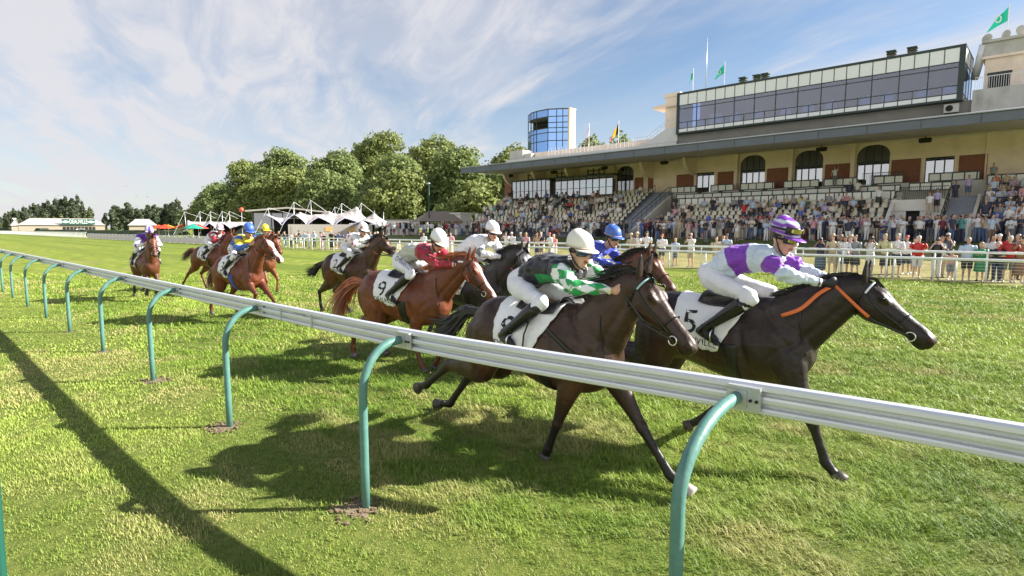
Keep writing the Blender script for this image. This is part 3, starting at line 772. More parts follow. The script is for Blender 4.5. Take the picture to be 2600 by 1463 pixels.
    for bo, sd, kn, an, to in boots:
        me = remesh(bo, .011, 3, .5); V = verts(me); bt_ = add_obj('boot', me, body); me.materials.append(M[boot])
        gs = G(); c = lerp(an, to, .62) + np.array([0, 0, -.01]); ang = np.linspace(0, 2 * math.pi, 15)
        gs.tube([c + np.array([0, .052 * math.cos(q), .055 * math.sin(q) + .012]) for q in ang], .007, 6, cap=False); gs.obj('stirrup_iron', M['steel'], bt_, True)
    # helmet: padded shell with a peak, cover coloured by cap()
    gh = G(); nu, nv = 26, 12; hv = []
    for j in range(nv + 1):
        e = -0.30 + (math.pi / 2 + .30) * j / nv
        for i in range(nu):
            a = 2 * math.pi * i / nu
            rx, ry, rz_ = .129, .105, .119
            z = .078 + rz_ * math.sin(e) * (1 if e > 0 else .75); r = math.cos(e) ** .82
            hv.append(Hd(-.008 + rx * r * math.cos(a), ry * r * math.sin(a), z - .014 * math.cos(a)))
    gh.add(hv, [(j * nu + i, j * nu + (i + 1) % nu, (j + 1) * nu + (i + 1) % nu, (j + 1) * nu + i) for j in range(nv) for i in range(nu)])
    me = gh.mesh('h', M['helmet'], True); V = verts(me); rel = V - hc
    setcol(me, cap(rel @ f, rel @ l, rel @ u)); hm = add_obj('helmet', me, body)
    md = hm.modifiers.new('thick', 'SOLIDIFY'); md.thickness = .010; md.offset = -1
    gk = G(); pv = []; na = 15
    for r in range(4):
        for i in range(na):
            a = R(-68 + 136 * i / (na - 1)); rr = r / 3; ext = .064 * rr * math.cos(a) ** .8
            pv.append(Hd(-.008 + .131 * math.cos(a) + ext, .107 * math.sin(a) * (1 + .05 * rr),   .042 - .014 * math.cos(a) - .018 * rr + .012 * rr * (1 - math.cos(a)) + .02 * 0))
    gk.add(pv, [(r * na + i, r * na + i + 1, (r + 1) * na + i + 1, (r + 1) * na + i) for r in range(3) for i in range(na - 1)])
    me = gk.mesh('p', M['helmet'], True); V = verts(me); rel = V - hc
    setcol(me, cap(rel @ f, rel @ l, rel @ u * 0 + .006)); pk = add_obj('peak', me, hm)
    md = pk.modifiers.new('thick', 'SOLIDIFY'); md.thickness = .007
    if cup is not None:
        gq = G(); ang = np.linspace(0, 2 * math.pi, 31)
        gq.tube([Hd(-.008 + .1315 * math.cos(q), .1075 * math.sin(q), .057 - .014 * math.cos(q)) for q in ang], .006, 6, lat=u, cap=False)
        mt = mat('helmet_trim', cup, .6); gq.obj('helmet_band', mt, hm, True)
    # goggles
    def gog(zc, out, nm):
        gg = G(); gv = []; na = 17
        for r in range(5):
            for i in range(na):
                a = R(-72 + 144 * i / (na - 1)); hgt = (.031 - .011 * (math.cos(a * 2.2) > .8) * 1) * math.sin((r / 4 - .5) * math.pi)
                rr = 1 + out + .10 * math.cos((r / 4 - .5) * math.pi)
                gv.append(Hd(.090 * rr * math.cos(a) + .008, .079 * rr * math.sin(a), zc + hgt))
        gg.add(gv, [(r * na + i, r * na + i + 1, (r + 1) * na + i + 1, (r + 1) * na + i) for r in range(4) for i in range(na - 1)])
        go = gg.obj('goggles', M['lens'] if lens != 'lens_yellow' else M['black'], body, True)
        md = go.modifiers.new('thick', 'SOLIDIFY'); md.thickness = .006
        if lens != 'lens':
            for sd in (1, -1):
                gl = G(); c = R(sd * 30); vv = []
                for r in range(5):
                    for i in range(9):
                        a = c + R(-22 + 44 * i / 8); hh = .020 * math.sin((r / 4 - .5) * math.pi) * math.sqrt(max(0.05, 1 - ((i - 4) / 4.6) ** 2)); rr = 1 + out + .135
                        vv.append(Hd(.090 * rr * math.cos(a) + .009, .079 * rr * math.sin(a), zc + hh))
                gl.add(vv, [(r * 9 + i, r * 9 + i + 1, (r + 1) * 9 + i + 1, (r + 1) * 9 + i) for r in range(4) for i in range(8)])
                gl.obj('lens', M[lens], go, True)
        gs = G(); ang = np.linspace(R(70), R(290), 15)
        gs.tube([Hd(.098 * (1 + out) * math.cos(q) + .002, .084 * (1 + out) * math.sin(q), zc + .004) for q in ang], .003, 6, rb=.011, lat=np.array(l), cap=True)
        gs.obj('goggle_strap', M['black'], go, True)
    gog(.010, 0.04, 'goggles')
    if goggles_up: gog(.095, .36, 'goggles')
    gs = G()
    gs.tube(cr([Hd(-.03, .100, .04), Hd(-.005, .085, -.03), Hd(.02, .060, -.09), Hd(.05, .0, -.132), Hd(.02, -.060, -.09), Hd(-.005, -.085, -.03), Hd(-.03, -.100, .04)], 4), .004, 6, rb=.009, lat=f)
    gs.obj('chin_strap', M['black'], body, True)
    return body, jk, jb, br, bb, hm, Hd


def solid(c):
    c = np.array(c, float)
    return lambda part, U, V, N, d: np.tile(c, (len(V), 1))


def capsolid(c):
    return lambda a, b, z: np.tile(np.array(c, float), (len(a), 1))


WHT = (.80, .80, .83); PUR = (.20, .035, .42); GRN = (.015, .30, .075); BLK = (.016, .016, .022)


def pat_purple_hoop(part, U, V, N, d):
    C = np.tile((.60, .68, .78), (len(V), 1)).astype(float)
    C[(part == 0) & (U > .40) & (U < .70)] = PUR
    C[(part == 1) & (U > .12) & (U < .40)] = PUR
    C[(part == 1) & (U > .93)] = BLK; C[(part == 1) & (U > .955) & (U < .975)] = WHT
    return C


def pat_black_diamond(part, U, V, N, d):
    C = np.tile(BLK, (len(V), 1)).astype(float)
    C[(part == 0) & (abs(V[:, 1]) > .07) & (U < .86) & (V[:, 2] < d['mid'][2] - .035) & (V[:, 0] > d['mid'][0] + .03)] = GRN
    C[(part == 0) & (U < .85) & (V[:, 2] > d['mid'][2] + .06) & (V[:, 1] > .045)] = GRN
    a = d['ang']; p = U * 3.6; q = a / (2 * math.pi) * 4
    ck = (np.floor(p + q) + np.floor(p - q)) % 2 == 0
    k = (part == 1) & (U > .05); C[k & ck] = (.80, .80, .83); C[k & ~ck] = GRN
    C[(part == 1) & (U > .95)] = (.72, .72, .55)
    return C


def pat_maroon(part, U, V, N, d):
    RED = np.array([.32, .012, .03])
    C = np.tile((.50, .50, .45), (len(V), 1)).astype(float)
    C[(part == 0) & (U > .74)] = RED; C[part == 1] = RED
    C[(part == 1) & (U > .90) & (U < .93)] = (.75, .70, .55); C[(part == 1) & (U > .965)] = (.75, .70, .55)
    return C


def pat_white_grey(part, U, V, N, d):
    C = np.tile((.80, .80, .84), (len(V), 1)).astype(float)
    C[(part == 1) & (U > .34) & (U < .52)] = (.16, .19, .21)
    return C


def pat_blue(part, U, V, N, d):
    C = np.tile((.035, .06, .48), (len(V), 1)).astype(float)
    n = np.sin(V[:, 0] * 61 + 3 * np.sin(V[:, 2] * 47)) + np.sin(V[:, 1] * 53 + V[:, 2] * 71)
    C[(part == 1) & (U > .38) & (U < .86) & (n > 1.15)] = WHT; C[(part == 0) & (V[:, 2] > d['mid'][2] + .08) & (n > .9)] = WHT
    return C


def pat_blue_yellow(part, U, V, N, d):
    Y = (.75, .60, .03); C = np.tile((.03, .12, .48), (len(V), 1)).astype(float)
    C[(part == 1) & (U > .08) & (U < .36)] = Y
    C[(part == 0) & (abs(abs(V[:, 1]) - .085) < .03) & (U > .45)] = Y
    C[(part == 0) & (U > .9)] = Y
    return C


def pat_maroon_panel(part, U, V, N, d):
    RED = (.30, .010, .035); C = np.tile(RED, (len(V), 1)).astype(float)
    C[(part == 0) & (U < .42)] = (.72, .74, .82); C[(part == 0) & (abs(V[:, 1]) < .05)] = (.72, .74, .82)
    C[(part == 1) & (U > .05) & (U < .16)] = (.72, .74, .82)
    return C


def pat_purple_white(part, U, V, N, d):
    C = np.tile((.14, .02, .40), (len(V), 1)).astype(float)
    C[(part == 1) & (U > .10)] = (.78, .78, .84); C[(part == 1) & (U > .52) & (U < .62)] = (.14, .02, .40)
    return C


def cap_purple_hoops(a, b, z):
    C = np.tile((.68, .74, .85), (len(a), 1)).astype(float); q = z + .0 * a
    C[np.mod(q + .004, .058) < .034] = PUR
    return C


def cap_purple_panels(a, b, z):
    C = np.tile((.78, .78, .85), (len(a), 1)).astype(float); an = np.arctan2(b, a) / (2 * math.pi) * 8
    C[(np.floor(an + .5) % 2 == 0)] = (.14, .03, .42); return C


def cap_pink_panels(a, b, z):
    C = np.tile((.80, .78, .82), (len(a), 1)).astype(float); an = np.arctan2(b, a) / (2 * math.pi) * 6
    C[(np.floor(an) % 2 == 0)] = (.72, .30, .38); return C


def star_poly(r):
    p = [(0, 0)]
    for i in range(10):
        a = math.pi / 2 + i * math.pi / 5; q = r if i % 2 == 0 else r * .42
        p.append((q * math.cos(a), q * math.sin(a)))
    f = [(0, 1 + i, 1 + (i + 1) % 10) for i in range(10)]
    v = np.array([(x, y, 0) for x, y in p]); return v, f
# ------------------------------------------------------------------ ground, grass, rails
def terrain(s, t):
    return 1.2 * sst(28.8, 48.0, t) * sst(-185, -105, s)


GROW = (1.0, 1.0)


def ground_mat():
    m = bpy.data.materials.new('turf'); m.use_nodes = True
    nt = m.node_tree; N = nt.nodes; L = nt.links; b = N['Principled BSDF']
    b.inputs['Roughness'].default_value = 0.85; b.inputs['Specular IOR Level'].default_value = 0.15
    tc = N.new('ShaderNodeTexCoord'); sep = N.new('ShaderNodeSeparateXYZ'); L.new(tc.outputs['Object'], sep.inputs[0])
    def noise(sc, st=(1, 1, 1), det=6, rough=.6):
        mp = N.new('ShaderNodeMapping'); mp.inputs['Scale'].default_value = st; L.new(tc.outputs['Object'], mp.inputs[0])
        n = N.new('ShaderNodeTexNoise'); n.inputs['Scale'].default_value = sc; n.inputs['Detail'].default_value = det; n.inputs['Roughness'].default_value = rough
        L.new(mp.outputs[0], n.inputs['Vector']); return n.outputs['Fac']
    def rng(v, a, c, lo=0., hi=1.):
        n = N.new('ShaderNodeMapRange'); n.interpolation_type = 'SMOOTHSTEP'
        for i, q in enumerate((a, c, lo, hi)): n.inputs[i + 1].default_value = q
        L.new(v, n.inputs[0]); return n.outputs[0]
    def mix(f, a, c):
        n = N.new('ShaderNodeMixRGB')
        L.new(f, n.inputs[0])
        for i, q in ((1, a), (2, c)):
            if isinstance(q, tuple): n.inputs[i].default_value = (*q, 1)
            else: L.new(q, n.inputs[i])
        return n.outputs[0]
    green = mix(rng(noise(1.3), .35, .65), (.135, .182, .022), (.275, .318, .050))
    green = mix(rng(noise(9.0, det=8), .45, .75, 0, .6), green, (.070, .115, .020))
    straw = mix(rng(noise(5.0), .35, .65), (.290, .270, .100), (.200, .210, .065))
    c = mix(rng(noise(.55, (.35, 1, 1), 5), .50, .70, 0, .70), green, straw)
    stripe = mix(rng(noise(.30, (.05, 1.6, 1), 4), .42, .58, 0, .75), c, (.115, .165, .024))
    c = mix(rng(sep.outputs[1], 6.0, 14.0), c, stripe)                # mown streaks run along the course
    lawn = mix(rng(noise(.8), .35, .65), (.330, .285, .125), (.235, .225, .080))
    apron = rng(sep.outputs[1], 27.3, 27.9)
    far = rng(sep.outputs[0], -70., -45.)
    mul = N.new('ShaderNodeMath'); mul.operation = 'MULTIPLY'; L.new(apron, mul.inputs[0]); L.new(far, mul.inputs[1])
    c = mix(mul.outputs[0], c, lawn)
    roof_shade = mix(rng(sep.outputs[1], 40.0, 41.5), c, (.085, .125, .028)); mul2 = N.new('ShaderNodeMath'); mul2.operation = 'MULTIPLY'  # darker green paints the stand roof's shadow onto the lawn
    L.new(far, mul2.inputs[0]); mul2.inputs[1].default_value = .8; c = mix(mul2.outputs[0], c, roof_shade)
    ln = N.new('ShaderNodeVectorMath'); ln.operation = 'LENGTH'; L.new(tc.outputs['Object'], ln.inputs[0])
    thatch = mix(rng(noise(11.0), .35, .65), (.085, .125, .022), (.175, .205, .045))      # thatch under the long tufts of the foreground
    c = mix(rng(ln.outputs['Value'], 24.0, 11.0, 0., .85), c, thatch)
    L.new(c, b.inputs['Base Color'])
    bp = N.new('ShaderNodeBump'); bp.inputs['Strength'].default_value = .9; bp.inputs['Distance'].default_value = .05
    L.new(noise(14.0, det=8, rough=.7), bp.inputs['Height']); L.new(bp.outputs[0], b.inputs['Normal'])
    return m


def build_ground():
    s = np.unique(np.concatenate([[-6000, -3000, -1500, -900, -600], np.arange(-400, 60, 4.), [100, 300, 900, 2500, 6000]]))
    t = np.unique(np.concatenate([[-3000, -800, -200, -60, -20], np.arange(-8, 60, 1.5), np.arange(60, 140, 8.), [200, 400, 900, 2500, 6000]]))
    A, B = np.meshgrid(s, t, indexing='ij'); Z = terrain(A, B)
    v = np.c_[A.ravel(), B.ravel(), Z.ravel()]; n = len(t)
    f = [(i * n + j, (i + 1) * n + j, (i + 1) * n + j + 1, i * n + j + 1) for i in range(len(s) - 1) for j in range(n - 1)]
    g = G(); g.add(v, f); o = g.obj('ground', ground_mat(), None, True, rz=TRK); o['kind'] = 'structure'


build_ground()
POSTS = [-1.1, -3.56, -6.10, -8.72, -11.45, -14.16, -16.79, -19.54, -22.35, -24.74] + [-24.74 - 2.66 * i for i in range(1, 22)]
SOIL = [(-3.58, 2.16, .19), (-6.12, 2.18, .17), (-8.72, 2.22, .19), (-1.1, 2.2, .19), (-11.45, 2.2, .15), (-14.16, 2.2, .12)]


DIVOTS = [(random.Random(i).uniform(-12, 2.5), random.Random(i + 900).choice([3.4, 3.8, 4.2, 5.0, 5.4, 6.2, 7.0]) + random.Random(i + 50).uniform(-.3, .3), random.Random(i + 77).uniform(.035, .085)) for i in range(150)]


def build_grass():
    rs = np.random.RandomState(11); out = []
    #  (near, far, blades per m2, width, height)
    for d0, d1, den, wd, hh in ((1.6, 3.6, 6500, .0040, .050), (3.6, 6.0, 4600, .0052, .060), (6.0, 9.5, 1900, .0088, .066), (9.5, 16, 560, .017, .066), (16, 26, 170, .030, .064)):
        x0, x1, y0, y1 = -d1 * 1.05, d1 * 1.05, 1.0, d1
        n = int((x1 - x0) * (y1 - y0) * den)
        x = rs.uniform(x0, x1, n); y = rs.uniform(y0, y1, n)
        k = (y < d1) & (y >= d0) & (abs(x) < y * .93 + .8); x, y = x[k], y[k]
        s = x * E1[0] + y * E1[1]; t = x * E2[0] + y * E2[1]
        k = (t < 27.2); x, y, s, t = x[k], y[k], s[k], t[k]
        for a, b, r in SOIL:
            rr = np.hypot((s - a), (t - b)); k = (rr > r * (.45 + 1.0 * vnoise(s * 14 + a, t * 14))) | (rs.rand(len(s)) < .22); x, y, s, t = x[k], y[k], s[k], t[k]
        track = sst(2.4, 3.0, t)
        tuft = fbm(x * 3.2, y * 3.2, 3) * .55 + fbm(x * 11, y * 11, 3) * .45; big = fbm(x * .55 + 9, y * .55 + 3, 3)
        k = rs.rand(len(x)) < np.clip(.35 + 1.3 * tuft, .25, 1); x, y, s, t, track, tuft, big = [q[k] for q in (x, y, s, t, track, tuft, big)]
        h = hh * (.50 + .62 * track) * (.36 + 2.6 * np.clip(tuft - .33, 0, 1)) * rs.uniform(.5, 1.35, len(x)) * (.8 + .5 * big)
        wv = wd * rs.uniform(.6, 1.3, len(x))
        az = rs.uniform(0, 2 * math.pi, len(x)); lean = rs.uniform(.25, 1.25, len(x)) * (.7 + .6 * track)
        # blades lie over roughly the way the mower and the wind pushed them
        dirx = np.cos(az) * .75 - .45; diry = np.sin(az) * .75 + .15
        dry = np.clip(sst(.55, .72, fbm(s * .9 + 40, t * 1.4, 4)) * .85 + sst(.55, .72, fbm(x * 3 + 7, y * 3, 3)) * .4, 0, 1)
        dry = np.clip(dry + .15 * (1 - track), 0, 1) * rs.uniform(.35, 1.1, len(x))
        for a, b, r in DIVOTS:
            q = np.exp(-(((s - a) / (r * 1.5)) ** 2 + ((t - b) / r) ** 2)); h = h * (1 - .75 * q); dv = q if a == DIVOTS[0][0] else np.maximum(dv, q)
        g0 = np.array([.095, .180, .016]); g1 = np.array([.375, .490, .080]); st = np.array([.450, .400, .165])
        mixv = np.clip(.45 + (big - .5) * 1.3 + rs.uniform(-.35, .35, len(x)), 0, 1)[:, None]
        C = (g0 * (1 - mixv) + g1 * mixv) * (1 - dry[:, None]) + st * dry[:, None]
        C = C * (1 - .8 * dv[:, None]) + np.array([.075, .055, .028]) * .8 * dv[:, None]
        out.append((x, y, h, wv, dirx, diry, lean, C))
    x, y, h, wv, dx, dy, ln, C = [np.concatenate([o[i] for o in out]) for i in range(8)]
    n = len(x); sx, sy = -dy, dx; q = np.hypot(sx, sy) + 1e-6; sx /= q; sy /= q
    P = np.empty((n, 5, 3), np.float32); s_ = x * E1[0] + y * E1[1]; t_ = x * E2[0] + y * E2[1]
    z0 = -.004
    def pt(k, f, wf, side):
        hx = dx * ln * h * f * f; hy = dy * ln * h * f * f
        P[:, k, 0] = x + hx + sx * wv * wf * side; P[:, k, 1] = y + hy + sy * wv * wf * side; P[:, k, 2] = z0 + h * f * (1 - .28 * f * np.minimum(ln, 1.2))
    pt(0, 0, .5, -1); pt(1, 0, .5, 1); pt(2, .55, .42, -1); pt(3, .55, .42, 1); pt(4, 1, 0, 0)
    me = bpy.data.meshes.new('grass'); me.vertices.add(n * 5); me.vertices.foreach_set('co', P.ravel())
    b = (np.arange(n) * 5)[:, None]
    loops = np.hstack([b + [0, 1, 3, 2], b + [2, 3, 4]]).ravel().astype(np.int32)
    me.loops.add(n * 7); me.loops.foreach_set('vertex_index', loops)
    st = np.empty(n * 2, np.int32); st[0::2] = np.arange(n) * 7; st[1::2] = np.arange(n) * 7 + 4
    me.polygons.add(n * 2); me.polygons.foreach_set('loop_start', st)
    me.update(calc_edges=True); me.validate()
    setcol(me, np.repeat(C, 5, axis=0))
    me.materials.append(mat('grass_blades', vcol=True, rough=.55, spec=.28, trans=.24))
    o = add_obj('grass', me); tag(o, 'short tufty racecourse grass in the foreground', 'grass', kind='stuff')


build_grass()
M['rail'] = mat('rail_aluminium', (.68, .70, .74), rough=.34, metal=.3, dirt=(.36, .35, .34), dscale=3.0, damt=.3, stretch=(1, 1, 6))
M['post_green'] = mat('faded_green_paint', (.095, .225, .195), rough=.42, dirt=(.19, .33, .30), dscale=7.0, damt=.8, bump=.08)
M['dark_green'] = mat('dark_green_paint', (.012, .085, .060), rough=.45)
M['galv'] = mat('galvanised_plate', (.55, .56, .58), rough=.4, metal=.5, dirt=(.28, .26, .24), dscale=9, damt=.5)
M['white_paint'] = mat('white_paint', (.78, .79, .80), rough=.45, dirt=(.5, .5, .48), dscale=4, damt=.4)
M['soil'] = mat('bare_soil', (.20, .145, .095), rough=.95, var=.4, vscale=30, bump=.8, bscale=50)


def build_soil():
    g = G(); rs = np.random.RandomState(2)
    for a, b, r in SOIL:
        n = 26; v = [w(a, b, .012)]
        for i in range(n):
            an = 2 * math.pi * i / n; rr = r * .72 * (.55 + .75 * rs.rand()); v.append(w(a + rr * 1.25 * math.cos(an), b + rr * math.sin(an), .005))
        g.add(v, [(0, 1 + i, 1 + (i + 1) % n) for i in range(n)])
    o = g.obj('soil', M['soil'], None, True); o['kind'] = 'structure'
    g = G()
    for i in range(300):
        a, b, r = SOIL[rs.randint(4)]; an = rs.rand() * 6.28; rr = r * math.sqrt(rs.rand()) * 1.1; q = .006 + .014 * rs.rand()
        g.box(w(a + rr * 1.2 * math.cos(an), b + rr * math.sin(an), .012), (q * 1.6, q, q * .7), rs.rand() * 3)
    tag(g.obj('soil_crumbs', M['soil']), 'crumbs of dry earth round the rail posts', 'soil', kind='stuff')


build_soil()


def build_rail():
    root = empty('running_rail', w(-3.56, 2.22, 0), TRK)
    tag(root, 'white aluminium running rail on curved green posts along the near side', 'rail')
    o = np.array([-3.56, 2.22, 0])
    line = cr(np.array([(-85, 2.62, 0), (-40, 2.62, 0), (-20, 2.61, 0), (-9, 2.595, 0), (-6.2, 2.59, 0), (-3.66, 2.61, 0), (-2.4, 2.71, 0), (-1.48, 2.83, 0), (-.64, 2.92, 0), (-.03, 2.965, 0), (1.2, 3.0, 0), (3.6, 3.02, 0)]), 4)
    prof = [(.036, 1.283), (.0, 1.290), (-.024, 1.286), (-.036, 1.276), (-.038, 1.256), (-.032, 1.252), (-.002, 1.249), (-.002, 1.229), (-.032, 1.226), (-.035, 1.214), (-.035, 1.199), (-.032, 1.192), (-.004, 1.190), (-.004, 1.171), (-.034, 1.167), (-.038, 1.158), (-.038, 1.142), (-.030, 1.136), (.030, 1.136), (.038, 1.145), (.038, 1.275)]
    k = len(prof); V = []
    T = np.gradient(line, axis=0); T /= np.linalg.norm(T, axis=1)[:, None]; Nn = np.c_[-T[:, 1], T[:, 0], T[:, 2]]
    for p, nn in zip(line, Nn):
        for a, z in prof: V.append(p + nn * a + np.array([0, 0, z]) - o)
    F = [(i * k + j, i * k + (j + 1) % k, (i + 1) * k + (j + 1) % k, (i + 1) * k + j) for i in range(len(line) - 1) for j in range(k)]
    F += [tuple(range(k - 1, -1, -1)), tuple((len(line) - 1) * k + j for j in range(k))]
    g = G(); g.add(V, [q[::-1] for q in F]); g.obj('beam', M['rail'], root)
    rt = lambda s: float(np.interp(s, line[:, 0], line[:, 1]))
    gj = G(); s0 = -5.55
    for a, b in ((s0, s0 + .02), (s0 + .62, s0 + .64)):
        if gj.n: gj.obj('joint_clamp', M['galv'], root); gj = G()
        gj.bx(a - o[0], b - o[0], rt(s0) - .046 - o[1], rt(s0) - .030 - o[1], 1.142, 1.262)
    gj.obj('joint_clamp', M['galv'], root); gj = G(); gj.bx(s0 - o[0] + .2, s0 + .44 - o[0], rt(s0) - .022 - o[1], rt(s0) - .010 - o[1], 1.20, 1.235)
    gj.obj('joint_plate', M['galv'], root)
    pm = None; bm_ = None; bo = None
    for s in POSTS:
        te = rt(s); d = te - 2.22
        if abs(d - .39) < .03 and pm is not None:
            po = add_obj('post', pm, root, (s - o[0], 0, 0)); po.rotation_euler = (R(random.Random(int(s * 7)).uniform(-1, 1)), 0, 0); br = add_obj('bracket', bm_, root, (s - o[0], 0, 0)); add_obj('bolt', bo, br); continue
        h0 = .86; zt = 1.208; aa = np.linspace(0, math.pi / 2, 9); rx = d - .105; rz = zt - h0
        pts = [(0, 0, -.05), (0, 0, .3), (0, 0, .6), (0, 0, h0)] + [(0, rx * (1 - math.cos(q)), h0 + rz * math.sin(q)) for q in aa[1:]] + [(0, d - .06, zt + .004)]
        g = G(); g.tube(pts, .0310, 14, lat=(1, 0, 0)); p_ = g.mesh('post', M['post_green'], True)
        g = G(); g.bx(-.045, .115, d - .052, d - .040, 1.150, 1.262); g.bx(-.045, .115, d - .065, d - .0405, 1.262, 1.274); g.bx(-.05, .05, d - .062, d - .053, 1.165, 1.25)
        b_ = g.mesh('bracket', M['galv'])
        g = G()
        for q in (.068, .098): g.tube([(q, d - .0525, 1.205), (q, d - .062, 1.205)], .008, 8, lat=(1, 0, 0))
        c_ = g.mesh('bolt', M['black'])
        if abs(d - .39) < .03: pm, bm_, bo = p_, b_, c_
        add_obj('post', p_, root, (s - o[0], 0, 0)); br = add_obj('bracket', b_, root, (s - o[0], 0, 0)); add_obj('bolt', c_, br)


build_rail()
g = G(); g.tube([(0, 0, -.05), (0, 0, .4), (.006, 0, .8), (.014, 0, 1.12), (.014, 0, 1.14)], [.023, .023, .023, .023, .018], 12)
tag(g.obj('stake', M['dark_green'], None, True, (-2.118, 2.24, 0)), 'slim dark green stake at the bottom left edge', 'post')


def fence_line(name, label, t, zt, s0, s1, sp, rr, mesh_=True, group=None):
    root = empty(name, w(s0, t, terrain(s0, t)), TRK); tag(root, label, 'fence', group)
    L = s1 - s0; g = G(); n = max(2, int(L / 6))
    P = [(L * i / n, 0, zt + float(terrain(s0 + L * i / n, t) - terrain(s0, t))) for i in range(n + 1)]
    g.tube(P, rr, 8, lat=(0, 1, 0)); g.obj('top_rail', M['white_paint'], root, True)
    g = G(); g.tube([(0, 0, -.1), (0, 0, zt * .5), (0, 0, zt - rr * .5)], .035, 8); pm = g.mesh('post', M['white_paint'], True)
    k = int(L / sp)
    for i in range(k + 1): add_obj('post', pm, root, (i * sp + .3, 0, float(terrain(s0 + i * sp + .3, t) - terrain(s0, t))))
    if mesh_:
        g = G()
        for z in np.arange(.10, zt - .1, .115): g.tube([(0, .0, z), (L, .0, z)], .0042, 4)
        g.obj('wire', M['white_paint'], root)
    return root


fence_line('rail_fence', 'low white rail fence with wires along the far edge of the turf', 27.25, .90, -62, 6, 1.97, .052)
fence_line('rail_fence', 'taller white rail the spectators lean on behind the wired fence', 28.15, 1.14, -62, 6, 1.62, .050, False)


def build_far_fences():
    root = empty('banner_fence', w(-147, 27.25, 0), TRK); tag(root, 'long white fence hung with pale pink printed boards on the left', 'fence')
    L = 85; g = G(); g.tube([(0, 0, 1.0), (L, 0, 1.0)], .05, 8, lat=(0, 1, 0)); g.obj('top_rail', M['white_paint'], root)
    pm = mat('pale_pink_banner', (.74, .66, .68), rough=.6, var=.12, vscale=1.1, dirt=(.78, .77, .78), dscale=.9, damt=.9, stretch=(1.6, 1, .2))
    g = G(); g.bx(-.0, 2.42, -.012, .012, .06, .88); bm = g.mesh('board', pm)
    g = G(); g.tube([(0, .05, -.05), (0, .05, 1.0)], .04, 6); po = g.mesh('post', M['white_paint'])
    for i in range(34): add_obj('board', bm, root, (i * 2.5, 0, 0)); add_obj('post', po, root, (i * 2.5 - .04, 0, 0))
    root = empty('picket_fence', w(-420, 27.25, 0), TRK); tag(root, 'white upright slatted fence at the far left of the course', 'fence')
    g = G(); g.bx(0, 272, -.03, .03, 1.18, 1.34); g.bx(0, 272, -.03, .03, .1, .2); g.obj('top_rail', M['white_paint'], root)
    g = G()
    for i in range(220): g.bx(i * 1.236, i * 1.236 + .5, -.025, .025, .21, 1.17)
    o = g.obj('slats', M['white_paint'], root); o['kind'] = 'stuff'


build_far_fences()
# ------------------------------------------------------------------ grandstand
M['cream'] = mat('cream_render', (.92, .76, .64), rough=.85, var=.06, vscale=1.2, dirt=(.40, .34, .25), dscale=.7, damt=.35)
M['paleconc'] = mat('pale_concrete', (.52, .50, .46), rough=.9, var=.1, vscale=1.5, dirt=(.20, .18, .16), dscale=.6, damt=.75, stretch=(1, 1, .45))
M['greyconc'] = mat('grey_concrete', (.24, .225, .205), rough=.9, var=.1, vscale=2, dirt=(.13, .12, .11), dscale=.5, damt=.6)
M['step'] = mat('step_concrete', (.215, .235, .285), rough=.85, var=.12, vscale=2.5)
M['whiteconc'] = mat('white_rendered_concrete', (.68, .66, .63), rough=.8, var=.05, dirt=(.38, .36, .33), dscale=.8, damt=.4)
M['fascia'] = mat('slate_grey_fascia', (.115, .135, .175), rough=.5, var=.08, vscale=.8)
M['soffit'] = mat('soffit_board', (.62, .58, .52), rough=.8, var=.05, vscale=.5)
M['roofmetal'] = mat('roof_metal', (.42, .45, .50), rough=.4, metal=.3, var=.1, vscale=.7)
M['frame'] = mat('dark_green_frame', (.012, .030, .026), rough=.4)
M['panel'] = mat('white_panel', (.82, .82, .81), rough=.35, var=.03)
M['seat'] = mat('cream_plastic_seat', (.72, .68, .55), rough=.45)
M['dark'] = mat('dark_interior', (.020, .019, .020), rough=.9)
M['redwall'] = mat('restaurant_back_wall', (.26, .085, .07), rough=.9)
M['glass'] = glass_mat('window_glass', (.30, .36, .42), .30)
M['glass_door'] = glass_mat('door_glass', (.45, .52, .60), .42)
M['glass_rest'] = glass_mat('restaurant_glass', (.56, .64, .84), .12)
M['tower_cream'] = mat('tower_render', (.60, .50, .34), rough=.85, var=.06, vscale=1.0)
M['glass_blue'] = mat('blue_mirror_glass', (.27, .45, .78), rough=.06, metal=.85)
M['terracotta'] = mat('terracotta_panel', (.235, .062, .038), rough=.85, var=.12, vscale=3)


def brick_mat():
    m = bpy.data.materials.new('red_brick'); m.use_nodes = True; nt = m.node_tree; N = nt.nodes; L = nt.links; b = N['Principled BSDF']
    tc = N.new('ShaderNodeTexCoord'); mp = N.new('ShaderNodeMapping'); mp.inputs['Rotation'].default_value = (R(90), 0, 0); L.new(tc.outputs['Object'], mp.inputs[0])
    br = N.new('ShaderNodeTexBrick'); br.inputs['Color1'].default_value = (.33, .085, .048, 1); br.inputs['Color2'].default_value = (.25, .062, .040, 1); br.inputs['Mortar'].default_value = (.26, .20, .16, 1)
    br.inputs['Scale'].default_value = 1.0; br.inputs['Mortar Size'].default_value = .012; br.inputs['Brick Width'].default_value = .24; br.inputs['Row Height'].default_value = .08
    L.new(mp.outputs[0], br.inputs['Vector']); L.new(br.outputs['Color'], b.inputs['Base Color']); b.inputs['Roughness'].default_value = .9; return m


M['brick'] = brick_mat()
GO = (-28.0, 48.0)


